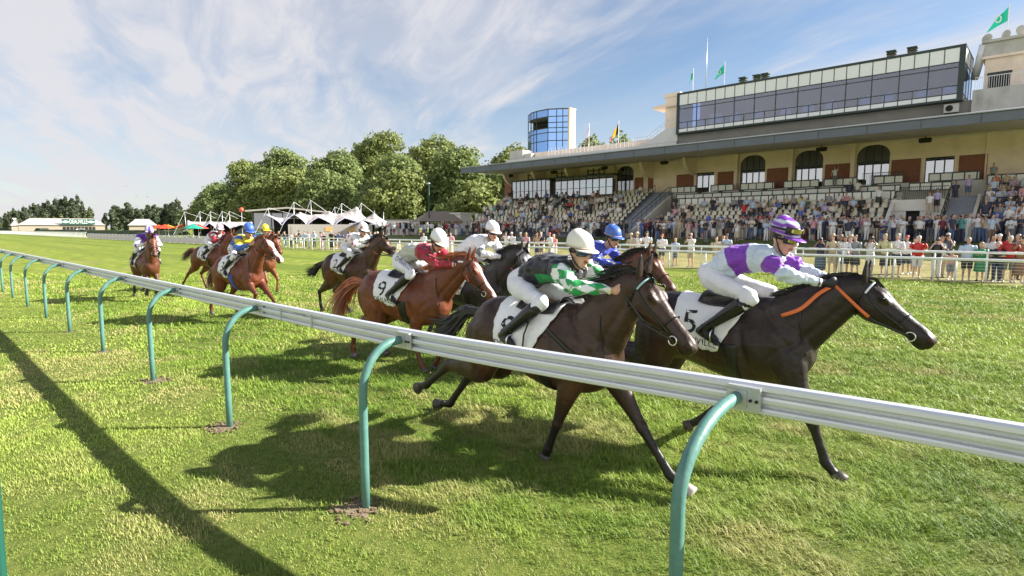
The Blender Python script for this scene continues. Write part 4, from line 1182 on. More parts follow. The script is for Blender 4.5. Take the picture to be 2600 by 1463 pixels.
class SG(G):
    """boxes given in track coordinates (s, t, z), stored relative to the stand's own origin"""
    def b(self, s0, s1, t0, t1, z0, z1, m=0): return self.bx(s0 - GO[0], s1 - GO[0], t0 - GO[1], t1 - GO[1], z0, z1, None, m)
    def poly(self, st, extr, m=0):
        """prism: polygon of (t,z) swept over s range"""
        s0, s1 = extr; n = len(st)
        v = [(s0 - GO[0], t - GO[1], z) for t, z in st] + [(s1 - GO[0], t - GO[1], z) for t, z in st]
        return self.add(v, [tuple(range(n)), tuple(range(2 * n - 1, n - 1, -1))] + [(i, n + i, n + (i + 1) % n, (i + 1) % n) for i in range(n)], None, m)


STAND = empty('grandstand', w(GO[0], GO[1], 0), TRK)
tag(STAND, 'long cream grandstand with cantilever roof, seat tiers and glass restaurant on top', 'grandstand')
ROW0, RD, RH = 48.35, .70, .385


def rowtz(i): return ROW0 + RD * i, 1.32 + RH * i


def build_stand():
    # ---- terraces
    def terrace(s0, s1, nrow):
        g = SG(); pts = [(ROW0 - .9, .9), (ROW0 - .9, 1.16), (ROW0 - .25, 1.16)]
        z = 1.32
        pts.append((ROW0 - .25, z))
        for i in range(nrow):
            pts.append((ROW0 + RD * (i + 1) - .25, z)); z += RH if i < nrow - 1 else 0
            if i < nrow - 1: pts.append((ROW0 + RD * (i + 1) - .25, z))
        pts.append((pts[-1][0], .9)); g.poly(pts, (s0, s1)); return g.obj('terrace', M['step'], STAND)
    terrace(-54.5, -31.6, 13); terrace(-27.9, -9.0, 7); terrace(-3.9, 9, 10)
    # left end wall stepping down
    g = SG(); g.poly([(47.4, .9), (47.4, 1.7), (49.2, 1.7), (49.2, 2.7), (51.6, 2.7), (51.6, 4.0), (54.2, 4.0), (54.2, 5.2), (58, 5.2), (58, .9)], (-55.0, -54.5)); g.obj('end_wall', M['whiteconc'], STAND)
    g = SG(); g.b(-58.6, -55.5, 49.5, 51.5, 1.0, 3.9); g.b(-58.9, -55.3, 49.3, 51.7, 3.9, 4.1); g.obj('kiosk', M['whiteconc'], STAND)
    # ---- seats
    sm = G(); sm.add(*loft([(0, -.02, .40), (0, .20, .385), (0, .40, .40)], [.20, .225, .21], [.018, .018, .018], 8, lat=(1, 0, 0)))
    sm.add(*loft([(0, .39, .39), (0, .45, .55), (0, .50, .80)], [.21, .225, .19], [.016, .016, .014], 8, lat=(1, 0, 0)))
    frame_g = SG(); spots = []
    for s0, s1, n in ((-54.0, -32.1, 12), (-27.4, -9.4, 7), (-3.5, 6, 10)):
        for i in range(n):
            t, z = rowtz(i); z0 = z
            x = s0 + (i % 2) * .1
            frame_g.b(s0, s1, t + .06, t + .10, z0 + .33, z0 + .36)
            while x < s1:
                if not (abs((x + 43.5)) < .55): spots.append((x, t - .12, z0))
                x += .57
    frame_g.obj('seat_beams', M['frame'], STAND)
    me = sm.mesh('seat', M['seat'], True)
    spots.sort(key=lambda q: (q[0] * E1[0] + q[1] * E2[0]) ** 2 + (q[0] * E1[1] + q[1] * E2[1]) ** 2)
    near = [q for q in spots if q[0] < -1.0]
    for q in near[:100]: add_obj('seat', me, STAND, (q[0] - GO[0], q[1] - GO[1], q[2]))
    vv = verts(me); ff = [tuple(p.vertices) for p in me.polygons]; g = G()
    for q in near[100:] + [q for q in spots if q[0] >= -1.0]: g.add(vv + np.array([q[0] - GO[0], q[1] - GO[1], q[2]]), ff)
    o = g.obj('seats', M['seat'], STAND, True); o['kind'] = 'stuff'
    # ---- stairs between the blocks, with white flank walls
    def stair(s0, s1, n, rise, run, t0=47.6, z0=1.1):
        g = SG(); pts = [(t0, z0 - .2)]
        for i in range(n): pts += [(t0 + run * i, z0 + rise * (i + 1)), (t0 + run * (i + 1), z0 + rise * (i + 1))]
        pts.append((t0 + run * n, z0 - .2)); g.poly(pts, (s0, s1)); g.obj('stairway', M['step'], STAND)
    stair(-31.5, -29.7, 26, .185, .34); stair(-5.7, -4.2, 18, .185, .34)
    g = SG(); g.poly([(47.4, .9), (47.4, 1.9), (48.2, 1.9), (55.6, 5.5), (55.6, .9)], (-29.65, -29.35)); g.obj('stair_flank', M['whiteconc'], STAND); g = SG(); g.poly([(47.4, .9), (47.4, 1.9), (48.2, 1.9), (53.4, 4.5), (53.4, .9)], (-4.15, -3.95)); g.obj('stair_flank', M['whiteconc'], STAND)
    # entrance recess right of the middle block
    g = SG(); g.b(-8.9, -5.8, 50.9, 51.2, 3.35, 4.15); g.b(-8.9, -8.05, 51.0, 51.2, 1.0, 3.35); g.b(-7.2, -5.8, 51.0, 51.2, 1.0, 3.35)
    g.poly([(47.6, .9), (47.6, 1.7), (51.1, 4.2), (53.5, 4.5), (53.5, .9)], (-9.0, -8.75)); g.obj('entrance_wall', M['whiteconc'], STAND)
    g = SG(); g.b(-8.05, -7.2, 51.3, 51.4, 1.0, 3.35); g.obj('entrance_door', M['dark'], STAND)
    g = SG(); g.b(-8.72, -8.12, 50.86, 50.895, 2.3, 2.75); g.obj('entrance_sign', M['terracotta'], STAND)
    # ---- white panelled parapets and box tiers above the middle block
    def panels(name, s0, s1, t, z0, z1, wd):
        f = SG(); p = SG(); s = s0
        f.b(s0, s1, t - .05, t + .04, z1 - .07, z1 + .02); f.b(s0, s1, t - .05, t + .04, z0, z0 + .07)
        while s < s1 - .05:
            e = min(s + wd, s1); f.b(s, s + .08, t - .05, t + .04, z0 + .07, z1 - .07); p.b(s + .08, e, t - .02, t + .02, z0 + .07, z1 - .07); s = e
        f.b(s1 - .03, s1 + .05, t - .05, t + .04, z0 + .07, z1 - .07)
        fo = f.obj(name, M['frame'], STAND); p.obj('infill', M['panel'], fo)
    g = SG(); g.b(-28.0, -9.0, 53.3, 55.2, .9, 4.28); g.b(-28.0, -9.0, 55.2, 56.6, .9, 4.95); g.b(-38, -4.0, 56.6, 58.0, .9, 5.75); g.b(-9.0, -5.9, 53.6, 56.6, 3.4, 4.28); g.obj('box_floor', M['whiteconc'], STAND)
    panels('parapet', -28.0, -9.2, 53.35, 4.28, 5.02, .66)
    panels('parapet', -28.6, -9.2, 55.25, 4.97, 5.55, .95)
    for a, b in ((-30.0, -27.2), (-25.6, -23.3), (-22.6, -19.4), (-18.6, -15.6), (-15.2, -12.6), (-11.4, -9.3), (-7.6, -4.4)): panels('box_front', a, b, 56.65, 5.77, 6.42, .75)
    panels('parapet', -8.6, -5.9, 55.0, 4.98, 5.62, .7)
    panels('parapet', -3.9, 8, 55.6, 5.3, 6.0, .8)
    for a, b, t, z in ((-12.2, -9.2, 56.68, 5.76), (-9.0, -5.9, 53.62, 4.28)):
        g = SG(); g.b(a, b, t, t + .03, z + .92, z + .97)
        for i in range(int((b - a) / .13)): g.b(a + i * .13, a + i * .13 + .022, t, t + .03, z, z + .92)
        if a < -10: g.obj('railing', M['frame'], STAND)
    def hand(s, t0, z0, t1, z1):
        g.tube([(s - GO[0], t0 - GO[1], z0), (s - GO[0], t1 - GO[1], z1)], .03, 6, lat=(1, 0, 0))
        for k in range(9):
            f = k / 8; t = t0 + (t1 - t0) * f; z = z0 + (z1 - z0) * f; g.tube([(s - GO[0], t - GO[1], z - .95), (s - GO[0], t - GO[1], z)], .02, 5)
        g.tube([(s - GO[0], t0 - GO[1], z0 - .45), (s - GO[0], t1 - GO[1], z1 - .45)], .02, 5, lat=(1, 0, 0))
    g.obj('railing', M['frame'], STAND)
    for s in (-31.6, -43.9, -43.1, -9.05, -18.2, -5.75, -29.5):
        g = SG()
        if s == -5.75: hand(s, 48.2, 2.4, 53, 5.1)
        elif s == -29.5: hand(s, 48.2, 2.9, 55.4, 6.4)
        else: hand(s, 48.2, 2.4, 53.2 if s > -28 else 56.2, 5.0 if s > -28 else 6.7)
        g.obj('stair_railing', M['frame'], STAND)
    # ---- back wall with openings
    top = 9.5
    ops = [(-37.6, -35.4, 5.75, 9.2, 1), (-27.8, -25.85, 5.75, 7.85, 0), (-23.2, -20.8, 5.75, 9.2, 1), (-18.1, -15.7, 5.75, 9.2, 1), (-13.0, -10.55, 5.75, 9.2, 1), (-8.05, -6.15, 5.75, 7.8, 0)]
    g = SG(); s = -55.0; wt = (58.0, 58.4)
    for a, b, z0, z1, ar in ops:
        g.b(s, a, *wt, .9, top); g.b(a, b, *wt, .9, z0); g.b(a, b, *wt, z1, top)
        if ar:
            for sg, e in ((1, a), (-1, b)):
                q = (b - a) * .42; pts = [(0, 0)] + [(q * (1 - math.sin(x)), -q * .85 * (1 - math.cos(x))) for x in np.linspace(0, math.pi / 2, 8)]
                pts = [(0, 0), (q, 0)] + [(q * (1 - math.sin(x)), -q * .85 * (1 - math.cos(x))) for x in np.linspace(0.15, math.pi / 2, 8)]
                n = len(pts); v = [(e + sg * x - GO[0], wt[0] + .02 - GO[1], z1 + z) for x, z in pts] + [(e + sg * x - GO[0], wt[1] - GO[1], z1 + z) for x, z in pts]
                g.add(v, [tuple(range(n)), tuple(range(2 * n - 1, n - 1, -1))] + [(i, n + i, n + (i + 1) % n, (i + 1) % n) for i in range(n)])
        s = b
    g.b(s, 9, *wt, .9, top); g.b(-55.0, 9, 58.4, 66, .9, 12.0); g.obj('wall', M['cream'], STAND)
    for a, b, z0, z1, ar in ops:
        f = SG(); gl = SG(); dk = SG(); n = 4 if ar else 3; zt = 7.75 if ar else z1
        f.b(a, b, 58.10, 58.18, z1 - .08, z1); f.b(a, b, 58.10, 58.18, zt - .08, zt + .04 if ar else zt)
        for i in range(n + 1):
            x = a + (b - a) * i / n; f.b(max(a, x - .045), min(b, x + .045), 58.09, 58.19, z0, z1 - .09)
        fo = f.obj('door' if ar else 'window', M['frame'], STAND)
        gl.b(a + .05, b - .05, 58.13, 58.145, z0, zt - .09); gl.obj('pane', M['glass_door'], fo)
        if ar: gl = SG(); gl.b(a + .05, b - .05, 58.13, 58.145, zt + .05, z1 - .09); gl.obj('fanlight', M['glass'], fo)
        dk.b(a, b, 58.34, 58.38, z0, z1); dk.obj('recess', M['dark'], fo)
        if not ar:
            c = SG(); c.b(a - .22, a, 57.93, 58.0, z0, z1 + .22); c.b(b, b + .22, 57.93, 58.0, z0, z1 + .22); c.b(a, b, 57.93, 58.0, z1, z1 + .22); c.obj('surround', M['cream'], fo)
    for a, b in ((-35.2, -34.1), (-34.0 + .5, -32.85), (-30.05, -28.1), (-25.5, -23.65), (-20.6, -18.5), (-15.5, -13.35), (-10.4, -8.35), (-5.85, -4.1)):
        g = SG(); g.b(a, b, 57.955, 57.998, 5.76, 7.8); g.obj('brick_panel', M['brick'], STAND)
    g = SG(); g.b(-55.2, -54.0, 57.4, 58.0, .9, 9.4); g.obj('brick_panel', M['brick'], STAND)
    for s in (-23.45, -18.3, -13.2, -37.8):                            # piers, and the curved ribs that carry the roof
        g = SG(); g.b(s - .16, s + .16, 57.4, 57.95, 5.75, 9.40); g.obj('pier', M['cream'], STAND)
    for s in (-53.5, -48.5, -43.2, -33.0, -28.0):
        g = SG(); pts = [(57.98, 9.42), (57.98, 7.6)] + [(57.98 - 2.6 * math.sin(x), 7.6 + 1.72 * (1 - math.cos(x))) for x in np.linspace(.1, math.pi / 2, 9)] + [(55.2, 9.2)]
        g.poly(pts, (s - .17, s + .17)); g.obj('roof_rib', M['cream'], STAND)
    g = SG(); g.tube([(-4.2 - GO[0], 57.9 - GO[1], 5.8), (-4.2 - GO[0], 57.9 - GO[1], 9.4)], .06, 8); g.obj('drainpipe', M['cream'], STAND)
    g = SG(); g.b(-54, 9, 57.85, 57.95, 9.28, 9.35); g.obj('conduit', M['white_paint'], STAND)
    # ---- glazed boxes on the left
    for a, b in ((-52.0, -45.6), (-44.8, -36.5)):
        f = SG(); gl = SG(); n = 9; t0 = 55.5; f.b(a - .1, b + .1, t0 - .25, 58, 8.06, 8.22); f.b(a, b, t0 - .04, t0 + .05, 5.72, 5.95); f.b(a, b, t0 - .04, t0 + .05, 6.75, 6.80)
        for i in range(n + 1):
            x = a + (b - a) * i / n; f.b(x - .05, x + .05, t0 - .05, t0 + .05, 5.95, 8.06)
        fo = f.obj('glass_box', M['frame'], STAND)
        for i in range(n):
            gl = SG(); gl.b(a + (b - a) * i / n + .05, a + (b - a) * (i + 1) / n - .05, t0 - .01, t0 + .01, 5.96, 8.05); gl.obj('pane', M['glass_door'], fo)
        gl = SG(); gl.b(b - .02, b + .0, t0 + .06, 57.9, 5.96, 8.05); gl.obj('pane', M['glass_door'], fo)
    g = SG(); g.b(-54.5, -36.0, 56.9, 58.0, .9, 5.72); g.obj('box_floor', M['whiteconc'], STAND)
    for a, b in ((-51.4, -49.2), (-46.5, -44.2), (-41.7, -39.3)):
        g = SG(); g.b(a, b, 57.90, 57.95, 8.5, 8.6); g.b(a, b, 57.90, 57.95, 8.95, 9.05)
        for k in range(4): x = a + (b - a) * k / 3; g.b(x - .05, x + .05, 57.88, 57.97, 8.35, 9.25)
        g.obj('vent_grille', M['frame'], STAND)
    # ---- canopy
    cap = SG(); L0, L1 = -52.3, 10
    def prism(name, pts, s0, s1, m, dl=0):
        n = len(pts); v = [(s0 + dl * (t - 46.8) / 11.2 - GO[0], t - GO[1], z) for t, z in pts] + [(s1 - GO[0], t - GO[1], z) for t, z in pts]
        g = SG(); g.add(v, [tuple(range(n)), tuple(range(2 * n - 1, n - 1, -1))] + [(i, n + i, n + (i + 1) % n, (i + 1) % n) for i in range(n)]); return g.obj(name, m, STAND)
    cn = prism('canopy', [(46.95, 8.72), (57.99, 9.47), (57.99, 9.62), (46.95, 9.0)], L0 + .1, L1, M['soffit'], -2.6)
    fs = prism('fascia', [(46.8, 8.60), (46.94, 8.60), (46.94, 9.22), (46.8, 9.18)], L0, L1, M['fascia']); fs.parent = cn
    fs = prism('fascia', [(46.95, 8.75), (57.5, 9.5), (57.5, 10.4), (46.95, 9.18)], L0 - .05, L0 + .09, M['fascia'], -2.6); fs.parent = cn
    rf = prism('roof_sheet', [(46.72, 9.24), (57.3, 10.9), (57.3, 10.96), (46.72, 9.30)], L0 - .1, L1, M['roofmetal'], -2.6); rf.parent = cn
    g = SG(); g.tube([(L0 - GO[0], 46.74 - GO[1], 9.26), (L1 - GO[0], 46.74 - GO[1], 9.26)], .055, 8, lat=(0, 1, 0)); gt = g.obj('gutter', M['roofmetal'], STAND, True); gt.parent = cn
    for s in np.arange(L0 + 2, L1, 3.1): g = SG(); g.b(s, s + .035, 46.785, 46.80, 8.62, 9.17); q_ = g.obj('fascia_joint', M['frame'], STAND); q_.parent = cn
    # ---- roof terrace, sloping wall, cream pier
    g = SG(); g.b(-54.9, -29.9, 57.35, 58.35, 9.7, 11.25); g.obj('terrace_wall', M['whiteconc'], STAND)
    g = SG(); v = [(-34.2, 11.25), (-33.2, 11.6), (-31.0, 12.75), (-29.8, 12.75), (-29.8, 11.25)]; n = 5
    vv = [(s - GO[0], 57.3 - GO[1], z) for s, z in v] + [(s - GO[0], 59 - GO[1], z) for s, z in v]
    g.add(vv, [tuple(range(n)), tuple(range(2 * n - 1, n - 1, -1))] + [(i, n + i, n + (i + 1) % n, (i + 1) % n) for i in range(n)]); g.obj('stair_wall', M['whiteconc'], STAND)
    g = SG(); g.b(-31.6, -29.9, 58.0, 61, 11.25, 16.1); g.b(-31.75, -29.9, 57.9, 61, 16.1, 16.5); g.obj('pier', M['cream'], STAND)
    g = SG(); g.b(-33.0, -29.85, 57.6, 60, 15.05, 15.25); g.b(-32.6, -29.85, 57.8, 60, 15.25, 15.4); g.obj('cornice', M['cream'], STAND)
    g = SG()
    for z in (11.75, 12.15): g.tube([(-47.5 - GO[0], 9.4, z), (-33.4 - GO[0], 9.4, z)], .022, 5, lat=(0, 1, 0))
    for i in range(26): x = -47.5 + i * .56; g.tube([(x - GO[0], 9.4, 11.2), (x - GO[0], 9.4, 12.15)], .018, 5)
    for z in (0, .4): g.tube([(-33.4 - GO[0], 9.4, 11.75 + z), (-31.0 - GO[0], 9.4, 13.25 + z), (-29.9 - GO[0], 9.4, 13.3 + z)], .022, 5, lat=(0, 1, 0))
    for i in range(7): x = -33.4 + i * .4; g.tube([(x - GO[0], 9.4, 11.4 + i * .22), (x - GO[0], 9.4, 12.15 + i * .24)], .018, 5)
    g.obj('terrace_railing', M['white_paint'], STAND)
    g = SG(); g.b(-54.2, -51.8, 57.3, 59.3, 11.25, 12.4); g.b(-51.8, -50.6, 57.6, 59.0, 11.25, 11.9); g.obj('roof_hut', M['paleconc'], STAND)
    # ---- restaurant
    a, b, t0, t1 = -29.75, -5.85, 57.0, 62.5
    g = SG(); g.b(-29.9, -5.2, 57.6, 58.3, 9.6, 11.95); g.obj('band_wall', M['greyconc'], STAND)
    f = SG(); f.b(a, b, t0 - .06, t0 + .12, 11.92, 12.08); f.b(a, b, t0 - .06, t0 + .12, 15.92, 16.12); f.b(a, a + .28, t0 - .06, t0 + .2, 12.08, 15.92); f.b(b - .35, b, t0 - .06, t0 + .2, 12.08, 15.92)
    for z in (12.46, 13.08, 14.45, 14.82): f.b(a + .28, b - .35, t0 - .03, t0 + .06, z - .03, z + .035)
    f.b(a, b, t0 + .12, t1, 15.96, 16.10); f.b(a, b, t0 + .12, t1, 11.90, 12.05)
    ns = 24; xs = [a + .28 + (b - .35 - a - .28) * i / ns for i in range(ns + 1)]
    for i, x in enumerate(xs):
        f.b(x - .03, x + .03, t0 - .035, t0 + .05, 14.855, 15.92); f.b(x - .03, x + .03, t0 - .035, t0 + .05, 12.08, 12.43)
        if i % 2 == 0: f.b(x - .035, x + .035, t0 - .035, t0 + .05, 12.50, 14.79)
        else: f.b(x - .022, x + .022, t0 - .035, t0 + .05, 12.50, 13.05)
    for z in (12.46, 14.82): f.b(b - .07, b - .01, t0 + .2, t1, z - .03, z + .03)
    for t in (t0 + 1.8, t0 + 3.6, t1 - .06): f.b(b - .07, b - .01, t, t + .06, 12.05, 15.96)
    rs = f.obj('restaurant', M['frame'], STAND)
    p = SG(); p2 = SG()
    for i in range(ns):
        p.b(xs[i] + .03, xs[i + 1] - .03, t0 - .015, t0 + .01, 14.86, 15.91); p2.b(xs[i] + .03, xs[i + 1] - .03, t0 - .015, t0 + .01, 12.09, 12.42)
    p.obj('white_cladding', M['panel'], rs); p = p2
    p.obj('white_cladding', M['panel'], rs)
    p = SG()
    for i in range(0, ns, 2): p.b(xs[i] + .03, xs[i + 2] - .03, t0, t0 + .012, 12.5, 14.78)
    p.obj('window_band', M['glass_rest'], rs)
    p = SG(); p.b(b - .045, b - .03, t0 + .2, t1, 12.5, 14.79); p.obj('window_band', M['glass_rest'], rs)
    p = SG(); p.b(b - .05, b - .03, t0 + .2, t1, 14.86, 15.95); p.obj('white_cladding', M['panel'], rs); p = SG(); p.b(b - .05, b - .03, t0 + .2, t1, 12.06, 12.42); p.obj('white_cladding', M['panel'], rs)
    p = SG(); p.b(a + .1, b - .4, t0 + .25, t1 - .1, 12.38, 12.47); p.obj('dining_floor', M['greyconc'], rs)
    p = SG(); p.b(a, b - .3, t1 - .1, t1, 12.05, 15.96)
    for x in (-26, -20.5, -13.5, -9.0): p.b(x, x + 1.2, t1 - 2.2, t1 - .1, 12.05, 15.9)
    p.obj('back_wall', M['redwall'], rs)
    p = SG(); p.b(-24.0, -23.4, t1 - .16, t1 - .11, 13.4, 14.4); p.b(-28.6, -27.2, t1 - .16, t1 - .11, 12.6, 14.6); p.obj('picture', M['panel'], rs)
    # ---- upper block on the right
    g = SG(); g.b(-4.9, 10, 60, 66, 11, 15.35); g.b(-5.1, 10, 59.8, 66, 15.35, 15.55); g.obj('upper_wall', M['cream'], STAND)
    g = SG(); g.b(-5.0, 10, 60.0, 66, 15.55, 16.6); g.b(-5.2, 10, 59.8, 66, 16.6, 16.8); g.obj('upper_parapet', M['paleconc'], STAND)
    g = SG(); g.b(-5.3, 10, 57.3, 57.6, 10.9, 12.6); g.b(-5.3, -5.05, 57.6, 60, 10.9, 12.6); g.obj('balcony', M['paleconc'], STAND)
    g = SG(); g.b(-4.6, -3.3, 59.94, 59.99, 12.2, 14.05); fo = g.obj('balcony_door', M['dark'], STAND); g = SG(); g.b(-4.7, -3.2, 59.85, 59.93, 14.05, 14.25); g.obj('lintel', M['frame'], fo)
    g = SG()
    for z in (13.5,): g.b(-5.2, 10, 57.42, 57.45, z, z + .05)
    for i in range(90): g.b(-5.2 + i * .14, -5.2 + i * .14 + .025, 57.42, 57.445, 12.6, 13.5)
    g.obj('balcony_railing', M['white_paint'], STAND)
    for s, z in ((-4.9, 17.0), (-3.75, 17.05), (-2.9, 17.2)):
        g = G(); V = []; nr = 5
        for r in range(nr):
            for i in range(16): an = i * math.pi / 8; rr = .38 * r / (nr - 1); V.append((rr * math.cos(an), -.12 + .5 * rr * rr, rr * math.sin(an)))
        g.add(V, [(r * 16 + i, r * 16 + (i + 1) % 16, (r + 1) * 16 + (i + 1) % 16, (r + 1) * 16 + i) for r in range(nr - 1) for i in range(16)])
        g.tube([(0, -.1, 0), (0, .15, -.1), (0, .2, -.45)], .03, 6, lat=(1, 0, 0))
        g.obj('satellite_dish', M['paleconc'], STAND, True, (s - GO[0], 60.3 - GO[1], z), R(random.Random(s).uniform(-40, 40)))
    g = SG(); g.tube([(-5.6 - GO[0], 13.2, 14.2), (-5.35 - GO[0], 12.6, 15.2), (-5.1 - GO[0], 12.2, 16.6)], .28, 12, lat=(0, 1, 0)); g.obj('duct', M['white_paint'], STAND, True)
    # roof vents on the restaurant
    for s in (-24.1, -22.7, -21.9, -11.3, -9.8):
        g = SG(); g.b(s - .22, s + .22, 59.8, 60.2, 16.1, 16.95); g.obj('roof_vent', M['cream'], STAND)
        g = SG(); g.b(s - .34, s + .34, 59.65, 60.35, 17.0, 17.06); g.b(s - .30, s + .30, 59.7, 60.3, 16.85, 16.9); g.b(s - .36, s + .36, 59.63, 60.37, 17.2, 17.3)
        for q in (-.26, .26): g.b(s + q - .03, s + q + .03, 59.95, 60.05, 17.06, 17.2)
        g.obj('vent_cap', M['frame'], STAND)
    g = SG(); g.b(-7.0, -6.05, 57.15, 57.55, 11.1, 11.75); ac = g.obj('air_conditioner', M['paleconc'], STAND)
    g = SG(); g.tube([(-6.65 - GO[0], 57.14 - GO[1], 11.42), (-6.65 - GO[0], 57.12 - GO[1], 11.42)], .24, 16, lat=(1, 0, 0)); g.obj('fan', M['dark'], ac)


build_stand()


def build_tower():
    o0 = np.array([-52, 62, 9.0]); root = empty('observation_tower', w(-52, 62, 9.0), TRK)
    tag(root, 'blue glass observation tower with open deck at the left end of the stand', 'tower')
    pl = [(-55.8, 62.9), (-54.4, 61.9), (-53.0, 61.5), (-50.9, 61.4), (-49.9, 62.0), (-48.5, 62.9)]
    P = [(a - o0[0], b - o0[1]) for a, b in pl]; lv = [0.3, 3.4, 4.9, 6.0, 6.6, 7.3, 8.1, 9.05]
    f = G(); k = 0
    for i in range(len(P) - 1):
        (x0, y0), (x1, y1) = P[i], P[i + 1]; L = math.hypot(x1 - x0, y1 - y0); an = math.atan2(y1 - y0, x1 - x0); nsub = 2 if L > 1.3 and i != 2 else 1
        for z in lv:
            if z == 7.3 and i < 3: continue
            f.box(((x0 + x1) / 2, (y0 + y1) / 2, z), (L, .10, .10), an)
        for q in range(nsub + 1):
            x = x0 + (x1 - x0) * q / nsub; y = y0 + (y1 - y0) * q / nsub
            if i < 3 and 0 < q: f.box((x, y, 3.45), (.09, .09, 6.25), an); f.box((x, y, 8.55), (.09, .09, .95), an)
            else: f.box((x, y, 4.7), (.10, .10, 8.8), an)
    f.obj('frame', M['frame'], root)
    for i in range(len(P) - 1):
        (x0, y0), (x1, y1) = P[i], P[i + 1]; L = math.hypot(x1 - x0, y1 - y0) - .08; an = math.atan2(y1 - y0, x1 - x0)
        for z0, z1 in zip(lv[:-1], lv[1:]):
            if i < 3 and z0 in (6.6, 7.3): continue
            g = G(); g.box(((x0 + x1) / 2, (y0 + y1) / 2, (z0 + z1) / 2), (L, .03, z1 - z0 - .1), an); g.obj('pane', M['glass_blue'], root)
    n = len(P); g = G()
    back = P + [(P[-1][0], 1.8), (P[0][0], 1.8)]
    def slab(z0, z1, ins):
        m = len(back); c = np.mean(back, axis=0); q = [(c + (np.array(p) - c) * ins) for p in back]
        v = [(x, y, z0) for x, y in q] + [(x, y, z1) for x, y in q]
        g.add(v, [tuple(range(m - 1, -1, -1)), tuple(range(m, 2 * m))] + [(i, (i + 1) % m, m + (i + 1) % m, m + i) for i in range(m)])
    slab(9.06, 9.16, .99); slab(6.35, 6.5, .96); slab(8.05, 8.2, .95); slab(.0, .3, .98); slab(3.3, 3.4, .96)
    g.obj('floor_slabs', M['greyconc'], root)
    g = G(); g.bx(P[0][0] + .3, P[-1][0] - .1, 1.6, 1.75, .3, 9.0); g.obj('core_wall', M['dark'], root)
    g = G(); g.bx(-48.45 - o0[0], -48.15 - o0[0], .6, 1.9, 0, 8.95); g.bx(-48.45 - o0[0], -48.1 - o0[0], .55, 1.95, 8.95, 9.1); g.obj('wall', M['tower_cream'], root)
    g = G(); g.tube([(P[0][0] + .6, .75, 7.2), (P[2][0], -.1, 7.2), (P[3][0], -.2, 7.2)], .03, 6, lat=(0, 0, 1)); g.obj('deck_railing', M['frame'], root)


build_tower()


def flag(name, label, s, t, z0, z1, cols, wd, ht, droop, group=None, bands='v', lat=1.0):
    root = empty('flag', w(s, t, z0), TRK); tag(root, label, 'flag', group)
    g = G(); g.tube([(0, 0, 0), (0, 0, z1 - z0)], .035, 6); g.tube([(0, 0, z1 - z0), (0, 0, z1 - z0 + .08)], .06, 6); g.obj('flagpole', M['white_paint'], root)
    g = G(); nu, nv = 12, 8; V = []; C = []
    for j in range(nv + 1):
        for i in range(nu + 1):
            u = i / nu; v = j / nv; a = R(droop) * (1 - .25 * v)
            x = -wd * u * math.cos(a) * (.75 + .25 * v); z = z1 - z0 - .08 - ht * v - wd * u * math.sin(a) * (1 - .15 * v)
            V.append((x, lat * .12 * math.sin(u * 7 + v * 2) * u, z))
            q = (u if bands == 'v' else v) * len(cols); C.append(cols[min(int(q), len(cols) - 1)])
    g.add(V, [(j * (nu + 1) + i, j * (nu + 1) + i + 1, (j + 1) * (nu + 1) + i + 1, (j + 1) * (nu + 1) + i) for j in range(nv) for i in range(nu)])
    me = g.mesh('cloth', mat('flag_cloth', vcol=True, rough=.7, trans=.35), True); setcol(me, C); add_obj('cloth', me, root)
    return root


GF = [(.01, .30, .19)]
def emblem(root, x, z, r):
    g = G(); v, f = star_poly(r); ang = np.linspace(0, 2 * math.pi, 14)[:-1]
    g.tube([(x + r * .55 * math.cos(q), -.14, z + r * .8 * math.sin(q)) for q in np.linspace(0, 2 * math.pi, 14)], r * .16, 5, lat=(0, 1, 0), cap=False)
    g.obj('emblem', M['panel'], root)


flag('flag', 'small green flag hanging limp at the left end of the restaurant roof', -30.0, 61, 16.1, 19.4, GF, .75, .9, 62)
q = flag('flag', 'green flag beside the tall antenna on the restaurant roof', -26.5, 61, 16.1, 19.45, GF, 1.25, 1.0, 38); emblem(q, -.5, 2.4, .28)
q = flag('flag', 'large green flag on the pale roof block at the top right corner', -3.85, 62, 16.8, 19.75, GF, 1.5, 1.1, 40); emblem(q, -.6, 2.0, .32)
flag('flag', 'black yellow and red striped flag above the roof terrace', -37.9, 58.6, 11.2, 14.45, [(.01, .01, .01), (.72, .50, .02), (.55, .02, .02)], 1.7, 1.25, 50)
flag('flag', 'faded red and white flag near the glass tower', -42.1, 58.6, 11.2, 14.65, [(.72, .70, .70), (.60, .05, .08)], .8, 1.2, 74)
g = G(); g.tube([(0, 0, 0), (0, 0, 3), (0, 0, 6.3)], [.05, .04, .02], 8); g.tube([(0, 0, 0), (0, 0, .15)], .14, 8)
tag(g.obj('antenna', M['galv'], None, True, w(-28.5, 61, 16.1)), 'tall thin antenna mast on the restaurant roof', 'antenna')
for i, (s, lb) in enumerate(((-53.2, 'black loudspeaker under the far left tip of the roof'), (-45.8, 'black loudspeaker above the gap between the two glazed boxes'), (-38.3, 'black loudspeaker beside the leftmost arched door'), (-30.7, 'black loudspeaker above the plain wall right of the stairs'), (-15.45, 'black loudspeaker between the third and fourth arched doors'), (-7.95, 'black loudspeaker above the square window on the right'))):
    root = empty('loudspeaker', w(s, 56.4, 9.0), TRK); tag(root, lb, 'loudspeaker', 'loudspeakers hanging under the stand roof')
    g = G(); g.tube([(-.42, 0, .0), (-.30, 0, .02), (.30, 0, .02), (.42, 0, 0)], [.16, .2, .2, .16], 10, lat=(0, 1, 0)); g.obj('cabinet', M['black'], root, True)
    g = G(); g.tube([(0, 0, .15), (0, 0, .42)], .03, 6); g.obj('hanger', M['black'], root)
